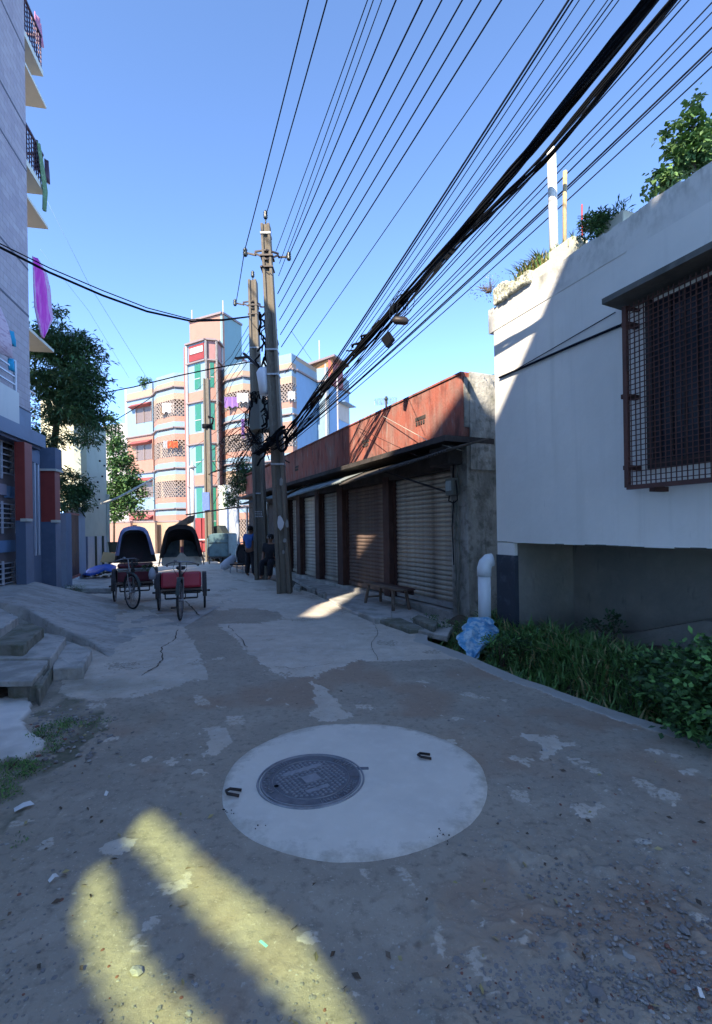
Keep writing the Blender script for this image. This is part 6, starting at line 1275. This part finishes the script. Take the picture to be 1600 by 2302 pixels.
# ------------------------------------------------------------------ cycle rickshaws
def torus(mb, c, R_, r, ax, n=36, m_=8):
    pts = []
    for i in range(n + 1):
        a = 2 * math.pi * i / n; pts.append(Vector(c) + Vector((0, R_ * math.cos(a), R_ * math.sin(a))))
    vs, fs = [], []
    for i in range(n):
        a = 2 * math.pi * i / n; o = Vector((0, math.cos(a), math.sin(a)))
        for k in range(m_):
            b_ = 2 * math.pi * k / m_; vs.append(Vector(c) + o * (R_ + r * math.cos(b_)) + Vector((r * math.sin(b_), 0, 0)))
    for i in range(n):
        i2 = (i + 1) % n
        for k in range(m_): k2 = (k + 1) % m_; fs.append((i * m_ + k, i * m_ + k2, i2 * m_ + k2, i2 * m_ + k))
    mb.add(vs, fs)
def wheel(parent, c, steer=0, rad=.345):
    Mx = Matrix.Translation(c) @ Matrix.Rotation(steer, 4, 'Z'); b = MB(Mx); torus(b, (0, 0, 0), rad - .035, .009, 'x', 36, 6); w_ = b.build('wheel', M['chrome'], parent, smooth=True)
    b = MB(Mx); torus(b, (0, 0, 0), rad - .017, .019, 'x', 40, 8); b.build('tyre', M['rubber'], w_, smooth=True)
    b = MB(Mx)
    for k in range(28):
        a = k * 2 * math.pi / 28; a2 = a + (.5 if k % 2 else -.5); x = .03 if k % 4 < 2 else -.03
        b.beam((x, .025 * math.cos(a2), .025 * math.sin(a2)), (0, (rad - .04) * math.cos(a), (rad - .04) * math.sin(a)), .0045)
    b.build('spokes', M['chrome'], w_, kind='stuff')
    b = MB(Mx); b.lathe((0, 0, 0), [(.012, -.06), (.03, -.04), (.022, 0), (.03, .04), (.012, .06)], 10, 'x'); b.build('hub', M['chrome'], w_, smooth=True)
    return w_
def rickshaw(label, hood_out, hood_in, trim, back, seat, panel, open_back, steer, loc, rz, flip_seat):
    t = thing('cycle_rickshaw', label, 'rickshaw'); tr_ = .44; WB = 1.36
    for sx in (-1, 1): wheel(t, Vector((sx * tr_, 0, .345)))
    wheel(t, Vector((0, WB, .345)), steer)
    b = MB(); b.tube([(-.52, 0, .345), (.52, 0, .345)], .016, 8); b.tube([(-.36, -.12, .30), (.36, -.12, .30)], .014, 8)
    for x in (-.33, .33): b.beam((x, -.35, .42), (x, .42, .40), .035); b.beam((x, .0, .345), (x, .0, .42), .05)
    for y in (-.33, .05, .40): b.beam((-.34, y, .41), (.34, y, .41), .03)
    b.beam((-.3, .38, .26), (.3, .38, .26), .03); b.beam((-.3, .38, .26), (-.3, .38, .41), .025); b.beam((.3, .38, .26), (.3, .38, .41), .025)
    b.build('chassis', M['steel_dark'], t)
    for sx in (-1, 1):            # leaf springs and axle ends
        b = MB(); b.tube([(sx * .36, -.32, .38), (sx * .36, 0, .33), (sx * .36, .32, .38)], .014, 6); b.lathe((sx * .53, 0, .345), [(.001, -.02), (.02, -.02), (.02, .03), (.001, .03)], 8, 'x'); b.build('leaf_spring', M['steel_dark'], t)
        b = MB(); vs = [];
        for i in range(13):
            a = R(-10 + i * 200 / 12); vs += [(sx * tr_ - .04, .385 * math.cos(a), .345 + .385 * math.sin(a)), (sx * tr_ + .04, .385 * math.cos(a), .345 + .385 * math.sin(a))]
        b.add(vs, [(2 * i, 2 * i + 1, 2 * i + 3, 2 * i + 2) for i in range(12)]); b.build('mudguard', M['steel_dark'], t, smooth=True)
    b = MB(); b.box(-.38, .38, .12, .46, .415, .435); b.build('footboard', M['wood'], t)
    b = MB(); b.box(-.37, .37, -.36, .12, .44, .70); b.build('seat_box', M[panel], t, bevel=.015)
    b = MB(); b.box(-.385, .385, -.36, .14, .702, .735); b.build('box_trim', M['galv'], t)
    if flip_seat:
        for sx in (-1, 1): b = MB(Matrix.Translation((sx * .2, .30, .60)) @ Matrix.Rotation(R(14), 4, 'X')); b.box(-.178, .178, -.05, .05, -.155, .155); b.build('cushion', M[seat], t, bevel=.04)
    else:
        b = MB(Matrix.Translation((0, -.08, .79))); b.box(-.37, .37, -.25, .24, -.045, .05); b.build('cushion', M[seat], t, bevel=.035)
        b = MB(); b.box(-.36, .36, .16, .19, .45, .66); b.build('front_panel', M['maroon_vinyl'], t)
    b = MB(Matrix.Translation((0, -.33, 1.0)) @ Matrix.Rotation(R(-8), 4, 'X')); b.box(-.40, .40, -.035, .035, -.16 if flip_seat else -.10, .10); b.build('backrest', M[back], t, bevel=.03)
    # folding hood: three hoops and skin
    hoops = [(.26, 1.64, .87), (.02, 1.66, .9), (-.28, 1.52, .9), (-.46, 1.36, .92)]
    def hoop(y, zt, k):
        P_ = [(-.44, .86), (-.405, 1.02), (-.325, zt - .27), (-.275, zt - .11), (-.215, zt - .035), (-.11, zt), (0, zt + .005), (.11, zt), (.215, zt - .035), (.275, zt - .11), (.325, zt - .27), (.405, 1.02), (.44, .86)]
        out = []
        for x, z in P_:
            f_ = (z - .86) / max(.01, zt - .86); out.append(Vector((x * (1 if 1 else k), -.12 + (y + .12) * min(1, f_ * 1.15), z)))
        return out
    HH = [hoop(*h) for h in hoops]; nP = len(HH[0])
    b = MB(); vs = [v for h in HH for v in h]; fs = []
    for j in range(3):
        for i in range(1, nP - 2):
            if j == 0 and (i < 2 or i > nP - 4): continue
            a = j * nP + i; fs.append((a, a + 1, a + nP + 1, a + nP))
    b.add(vs, fs); o = b.build('hood', M[hood_out], t, smooth=True); md = o.modifiers.new('t', 'SOLIDIFY'); md.thickness = .012
    for h in HH[:1] + HH[2:3]: b = MB(); b.tube(h, .013, 6); b.build('hood_hoop', M['wood'], o, smooth=True)
    b = MB(); h = HH[0]; vs = []
    for v in h[1:-1]: n_ = Vector((v.x, 0, v.z - 1.0)).normalized(); vs += [v + Vector((0, .012, 0)) + n_ * .02, v + Vector((0, .02, 0)) - n_ * .065]
    b.add(vs, [(2 * i, 2 * i + 1, 2 * i + 3, 2 * i + 2) for i in range(len(vs) // 2 - 1)]); b.build('front_valance', M[trim], o, smooth=True)
    back_h = HH[3]
    if open_back:
        for sx in (-1, 1):
            b = MB(); q = [v for v in (HH[3][1:7] if sx < 0 else HH[3][6:12][::-1])]; ctr = [Vector((sx * .035, v.y, v.z)) for v in q]; ctr[0].x = sx * .10; vs = q + ctr; n_ = len(q)
            b.add(vs, [(i, i + 1, n_ + i + 1, n_ + i) for i in range(n_ - 1)]); o2 = b.build('back_flap', M[hood_in], o, smooth=False); o2.modifiers.new('t', 'SOLIDIFY').thickness = .008
        b = MB(); 
        for k in range(4): torus(b, (0, 0, 0), .03, .006, 'x', 12, 5) if 0 else None
        b.box(-.035, .035, -.52, -.51, 1.0, 1.22); b.build('patterned_strip', M['rose_cloth'], o)
    else:
        b = MB(); q = HH[3]; b.add([Vector((v.x, v.y + .01, v.z)) for v in q], [tuple(range(len(q)))]); b.build('back_sheet', M[hood_in], o)
        b = MB(); q = HH[2]; b.add([Vector((v.x * .97, v.y + .01, v.z - .01)) for v in q], [tuple(range(len(q)))]); b.build('lining', M[hood_in], o)
    # bicycle front
    b = MB(); H1, H2 = Vector((0, WB - .16, .98)), Vector((0, WB - .08, .72)); S_ = Vector((0, .62, .80)); BB = Vector((0, .78, .30)); J = Vector((0, .42, .42))
    for p, q, r_ in ((H1, H2, .02), (H1 + Vector((0, -.01, -.06)), S_ + Vector((0, .02, -.06)), .016), (H2, BB, .018), (S_, BB, .017), (BB, J, .016), (S_ + Vector((0, 0, -.1)), J, .014), (BB, Vector((0, .15, .36)), .014)): b.tube([p, q], r_, 8)
    b.build('frame', M['steel_dark'], t, smooth=True)
    Ms = Matrix.Translation((0, WB, .345)) @ Matrix.Rotation(steer, 4, 'Z') @ Matrix.Translation((0, -WB, -.345))
    b = MB(Ms)
    for sx in (-1, 1): b.tube([(sx * .05, WB - .085, .72), (sx * .055, WB - .06, .6), (sx * .05, WB, .345)], .012, 6)
    b.box(-.06, .06, WB - .11, WB - .06, .70, .74); b.tube([(0, WB - .09, .72), (0, WB - .17, 1.0)], .014, 8); b.build('fork', M['chrome'], t, smooth=False)
    b = MB(Ms); b.tube([(-.27, WB - .34, .93), (-.25, WB - .22, .96), (-.14, WB - .15, 1.0), (0, WB - .17, 1.0), (.14, WB - .15, 1.0), (.25, WB - .22, .96), (.27, WB - .34, .93)], .012, 8); hb = b.build('handlebar', M['chrome'], t, smooth=True)
    for sx in (-1, 1): b = MB(Ms); b.tube([(sx * .27, WB - .33, .93), (sx * .275, WB - .42, .92)], .018, 8); b.build('grip', M['rubber'], hb)
    b = MB(Ms); b.lathe((.09, WB - .14, 1.015), [(.03, 0), (.028, .02), (.001, .03)], 10); b.build('bell', M['chrome'], hb, smooth=True)
    b = MB(Ms); b.tube([(.1, WB - .14, .99), (.12, WB - .05, .9), (.04, WB - .04, .76)], .005, 5); b.tube([(-.1, WB - .14, .99), (-.12, WB - .03, .88), (-.03, WB - .04, .76)], .005, 5); b.build('brake_cable', M['rubber'], hb)
    b = MB(Ms); vs = []
    for i in range(11):
        a = R(20 + i * 150 / 10); vs += [(-.03, WB + .375 * math.cos(a), .345 + .375 * math.sin(a)), (.03, WB + .375 * math.cos(a), .345 + .375 * math.sin(a))]
    b.add(vs, [(2 * i, 2 * i + 1, 2 * i + 3, 2 * i + 2) for i in range(10)]); b.build('front_mudguard', M['dark_green_tin'], t, smooth=True)
    b = MB(); b.prism([(-.09, .48), (.09, .48), (.07, .62), (.03, .74), (-.03, .74), (-.07, .62)], .82, .88); b.build('saddle', M['rubber'], t, bevel=.02)
    b = MB(); b.tube([(-.08, .78, .30), (.08, .78, .30)], .015, 6); b.beam((.08, .78, .30), (.08, .84, .15), .02); b.beam((-.08, .78, .30), (-.08, .72, .45), .02)
    b.box(.08, .18, .80, .88, .14, .165); b.box(-.18, -.08, .68, .76, .435, .46); b.lathe((.05, .78, .30), [(.085, -.003), (.09, 0), (.085, .003)], 18, 'x'); b.beam((.05, .78, .38), (.05, 0, .38), .008); b.beam((.05, .78, .22), (.05, 0, .31), .008); b.build('pedals', M['steel_dark'], t)
    b = MB(); b.lathe((.0, -.36, .60), [(.001, 0), (.03, 0), (.03, .015)], 8, 'y'); b.build('reflector', M['red_vinyl'], t)
    t.scale = (.94, .94, .97); return place(t, loc, rz)
def heading(dx, dy): return math.atan2(dy, dx) - math.pi / 2
rickshaw('cycle rickshaw with pale blue edged hood and maroon seat, on the left, front wheel turned', 'hood_green', 'hood_black', 'hood_blue', 'maroon_vinyl', 'maroon_vinyl', 'panel_grey', False, R(28), (-4.80, 10.72, 0), heading(.36, -.93), False)
rickshaw('cycle rickshaw with dark hood, cream backrest and glossy red cushions, on the right', 'hood_black', 'hood_green', 'hood_black', 'cream_vinyl', 'red_vinyl', 'hood_green', True, R(-6), (-3.36, 9.48, 0), heading(.31, -.95), True)
b = MB(); q = Vector((-4.22, 10.0, .78)); leafcloud(b, [(q, (.12, .08, .07))], 160, .05, 5, nclump=12, spread=.03, aspect=.5, nm=2); tag(b.build('leaf_bunch', [M['leaf_mid'], M['leaf_dark']]), 'small bunch of green leaves tied at the left rickshaw handlebar', 'leaves', kind='stuff')
b = MB(); b.lathe((-4.12, 9.95, .52), [(.001, 0), (.06, .02), (.075, .1), (.06, .18), (.02, .25)], 10); tag(b.build('clear_bag', M['sack'], smooth=True), 'pale plastic bag hanging from the left rickshaw handlebar', 'bag')
# cargo carts at the end of the shops
d = 22.0
ct = thing('box_cart', 'teal painted tin box cart on small wheels parked beyond the rickshaws', 'cart', P(497, 1265, d))
Mc_ = Matrix.Translation((P(497, 1195, d).x, d, 0)) @ Matrix.Rotation(R(-14), 4, 'Z')
b = MB(Mc_); pr = [(-.40, .34), (-.5, .40), (-.52, 1.1), (-.42, 1.3), (-.2, 1.36), (.45, 1.36), (.52, 1.3), (.52, .34)]; vs = [(x, y, z) for y in (-.35, .5) for x, z in pr]; n_ = len(pr); b.add(vs, [tuple(range(n_)), tuple(range(n_, 2 * n_))[::-1]] + [(i, (i + 1) % n_, n_ + (i + 1) % n_, n_ + i) for i in range(n_)]); b.build('box_body', M['teal'], ct, bevel=.03)
b = MB(Mc_); b.box(-.45, .5, -.37, -.352, .92, .96); b.box(-.45, -.41, -.37, -.352, .4, 1.25); b.build('trim_rib', M['dark_green_tin'], ct)
b = MB(Mc_); b.box(-.45, .5, -.3, .45, .28, .339); b.beam((-.5, 0, .25), (.5, 0, .25), .05); b.build('undercarriage', M['steel_dark'], ct)
for x in (-.55, .0, .50): wheel(ct, Mc_ @ Vector((x, -.1, .24)), R(10), .24)
ct2 = thing('dark_cart', 'dark green sloped hood of another cart behind the teal box cart', 'cart', P(480, 1265, 24.5))
p = [P(466, 1186, 24), P(492, 1181, 24), P(503, 1203, 24), P(503, 1240, 24), P(462, 1240, 24), P(461, 1200, 24)]; b = MB(); b.add(p + [v + Vector((.1, .8, 0)) for v in p], [tuple(range(6)), tuple(range(6, 12))] + [(i, (i + 1) % 6, 6 + (i + 1) % 6, 6 + i) for i in range(6)]); b.build('hood', M['dark_green_tin'], ct2)
b = MB(); q = P(462, 1240, 24); b.box(q.x, q.x + .9, 24, 24.7, .35, .45); b.build('undercarriage', M['steel_dark'], ct2)
for px in (457, 479): wheel(ct2, Vector((P(px, 1195, 23.9).x, 23.9, .26)), R(12), .26)
# stall things by the second pole
sk = MB(); p0, p1 = G(497, 1278, .12), P(528, 1252, 18.2); sk.tube([p0, p0.lerp(p1, .12), p0.lerp(p1, .5) + Vector((0, 0, -.03)), p0.lerp(p1, .9), p1], [.06, .15, .19, .14, .05], 12); tag(sk.build('white_sack', M['sack'], smooth=True), 'long white sack leaning against the black round-backed chair', 'sack')
chh = thing('round_chair', 'black round-backed seat with pale rim on thin metal legs before the last shop', 'chair', G(540, 1290))
c = P(545, 1246, 17.4); b = MB(Matrix.Translation(c) @ Matrix.Rotation(R(-20), 4, 'Z')); b.lathe((0, 0, 0), [(.001, .06), (.2, .05), (.26, 0)], 24, 'y'); b.M = b.M @ Matrix.Scale(1, 4); b.build('seat_back', M['hood_black'], chh, smooth=True)
b = MB(Matrix.Translation(c) @ Matrix.Rotation(R(-20), 4, 'Z')); pts = [(.27 * math.cos(a), 0, .42 * math.sin(a)) for a in [R(40 + i * 10) for i in range(19)]]; b.tube(pts, .022, 6); b.build('pale_rim', M['galv'], chh, smooth=True)
b = MB(Matrix.Translation(c) @ Matrix.Rotation(R(-20), 4, 'Z')); b.box(-.26, .28, -.42, -.02, -.36, -.31); b.box(-.24, .26, .02, .05, -.35, .36); b.build('seat', M['hood_black'], chh, bevel=.03)
for x, y in ((-.24, -.4), (.26, -.4), (-.24, 0), (.26, 0)): b = MB(); q = Matrix.Translation(c) @ Matrix.Rotation(R(-20), 4, 'Z') @ Vector((x, y, -.36)); b.beam(q, (q.x, q.y, 0), .03); b.build('leg', M['galv'], chh)
# ------------------------------------------------------------------ people
def skin_mesh(name, joints, edges, root, mat, parent, sub=2):
    me = bpy.data.meshes.new(name); off = WL.get(parent.name, Vector((0, 0, 0))); me.from_pydata([Vector(j[0]) - off for j in joints], edges, []); me.materials.append(M[mat])
    o = bpy.data.objects.new(name, me); COL.objects.link(o); o.parent = parent; WL[o.name] = off
    sk_ = o.modifiers.new('skin', 'SKIN'); sk_.use_smooth_shade = True
    for i, j in enumerate(joints):
        r_ = j[1]; me.skin_vertices[0].data[i].radius = (r_, r_) if not isinstance(r_, tuple) else r_
    me.skin_vertices[0].data[root].use_root = True
    o.modifiers.new('s', 'SUBSURF').levels = sub; o.modifiers['s'].render_levels = sub; return o
def person(label, loc, rz, sit=False, shirt='shirt', pants='cloth_dark', H=1.62):
    t = thing('person', label, 'person', loc); s = H / 1.7; Mr = Matrix.Translation(loc) @ Matrix.Rotation(rz, 4, 'Z') @ Matrix.Scale(s, 4)
    hz = .92 if not sit else .50
    V = lambda x, y, z: Mr @ Vector((x, y, z)); dz = hz - .92
    J = [(V(0, 0, hz), .13), (V(0, .01, 1.15 + dz), .125), (V(0, 0, 1.36 + dz), .13), (V(0, .0, 1.46 + dz), .055), (V(0, .015, 1.53 + dz), .055), (V(0, .02, 1.60 + dz), .085), (V(0, .01, 1.68 + dz), .06)]
    E = [(0, 1), (1, 2), (2, 3), (3, 4), (4, 5), (5, 6)]
    for sx in (-1, 1):
        n_ = len(J); J += [(V(sx * .18, 0, 1.40 + dz), .055), (V(sx * .23, -.02, 1.13 + dz), .042), (V(sx * .20, .14, .93 + dz), .032), (V(sx * .17, .20, .88 + dz), .028)]; E += [(2, n_), (n_, n_ + 1), (n_ + 1, n_ + 2), (n_ + 2, n_ + 3)]
        n_ = len(J)
        if sit: J += [(V(sx * .10, .05, hz - .02), .09), (V(sx * .13, .42, hz), .065), (V(sx * .13, .44, .1), .045), (V(sx * .13, .56, .04), .035)]
        else: J += [(V(sx * .09, 0, hz - .1), .09), (V(sx * .11, .02, .5), .06), (V(sx * .12 + (.03 if sx > 0 else 0), -.03, .09), .04), (V(sx * .13, .10, .04), .035)]
        E += [(0, n_), (n_, n_ + 1), (n_ + 1, n_ + 2), (n_ + 2, n_ + 3)]
    body = skin_mesh('body', J, E, 0, 'skin', t)
    k = [0, 1, 2]; SJ = [(J[0][0] + Vector((0, 0, -.02)), .16), (J[1][0], .155), (J[2][0], .155)] ; SE_ = [(0, 1), (1, 2)]
    for q in (7, 15): n_ = len(SJ); SJ += [(J[q][0], .075), (J[q][0].lerp(J[q + 1][0], .8), .065)]; SE_ += [(2, n_), (n_, n_ + 1)]
    skin_mesh('shirt', SJ, SE_, 0, shirt, t)
    PJ = [(J[0][0] + Vector((0, 0, .02)), .135)]; PE = []
    for q in (11, 19): n_ = len(PJ); PJ += [(J[q][0], .105), (J[q + 1][0], .09), (J[q + 2][0], .075)]; PE += [(0, n_), (n_, n_ + 1), (n_ + 1, n_ + 2)]
    skin_mesh('trousers', PJ, PE, 0, pants, t)
    c = J[5][0]; b = MB(Matrix.Translation(c + Vector((0, 0, .02))) @ Matrix.Rotation(rz, 4, 'Z') @ Matrix.Translation((0, -.018, .012))); b.lathe((0, 0, 0), [(.090, -.05), (.102, 0), (.094, .05), (.06, .085), (.001, .10)], 14); b.build('hair', M['hair'], t, smooth=True)
    for sx in (-1, 1):           # hand: palm, four fingers and a thumb
        w_ = J[10 if sx < 0 else 18][0]; hj = [(w_, .022), (w_ + Vector((0, .03, -.05)) , .024)]; he = [(0, 1)]
        for i in range(4): n_ = len(hj); o_ = Vector(((i - 1.5) * .017, .01, 0)); hj += [(w_ + Vector((0, .045, -.075)) + o_, .009), (w_ + Vector((0, .07, -.10 - (.008 if i in (1, 2) else 0))) + o_, .008)]; he += [(1, n_), (n_, n_ + 1)]
        n_ = len(hj); hj += [(w_ + Vector((-sx * .03, .03, -.045)), .010), (w_ + Vector((-sx * .038, .05, -.07)), .009)]; he += [(0, n_), (n_, n_ + 1)]
        skin_mesh('hand', hj, he, 0, 'skin', t, 1)
    # face
    f_ = Matrix.Translation(c) @ Matrix.Rotation(rz, 4, 'Z')
    b = MB(f_); b.lathe((0, .088, -.012), [(.001, .028), (.012, .012), (.015, 0)], 6, 'y'); b.build('nose', M['skin'], t, smooth=True)
    for sx in (-1, 1):
        b = MB(f_); b.lathe((sx * .034, .078, .012), [(.001, .008), (.011, .002), (.012, -.004)], 8, 'y'); b.build('eye', M['white_cloth'], t, smooth=True)
        b = MB(f_); b.lathe((sx * .086, 0, -.005), [(.001, .012), (.022, .008), (.026, -.006)], 8, 'x'); b.build('ear', M['skin'], t, smooth=True)
    b = MB(f_); b.box(-.024, .024, .078, .088, -.052, -.044); b.build('mouth', M['maroon_vinyl'], t, bevel=.003)
    return t
g_ = G(563, 1296); person('person in a blue shirt and dark trousers standing with back turned beside the second pole', (g_.x, g_.y, 0), R(-20), H=1.60)
q = P(611, 1250, 13.6); person('seated person in dark clothes in the shade between the two poles', (q.x - .05, 13.7, .14), R(170), sit=True, shirt='cloth_dark', H=1.6)
g_ = G(548, 1280); person('person with dark hair and dark clothes mostly hidden behind the blue shirted one', (g_.x - .02, g_.y + 1.6, 0), R(-60), shirt='cloth_dark', H=1.52)
print('objects', len(bpy.data.objects))
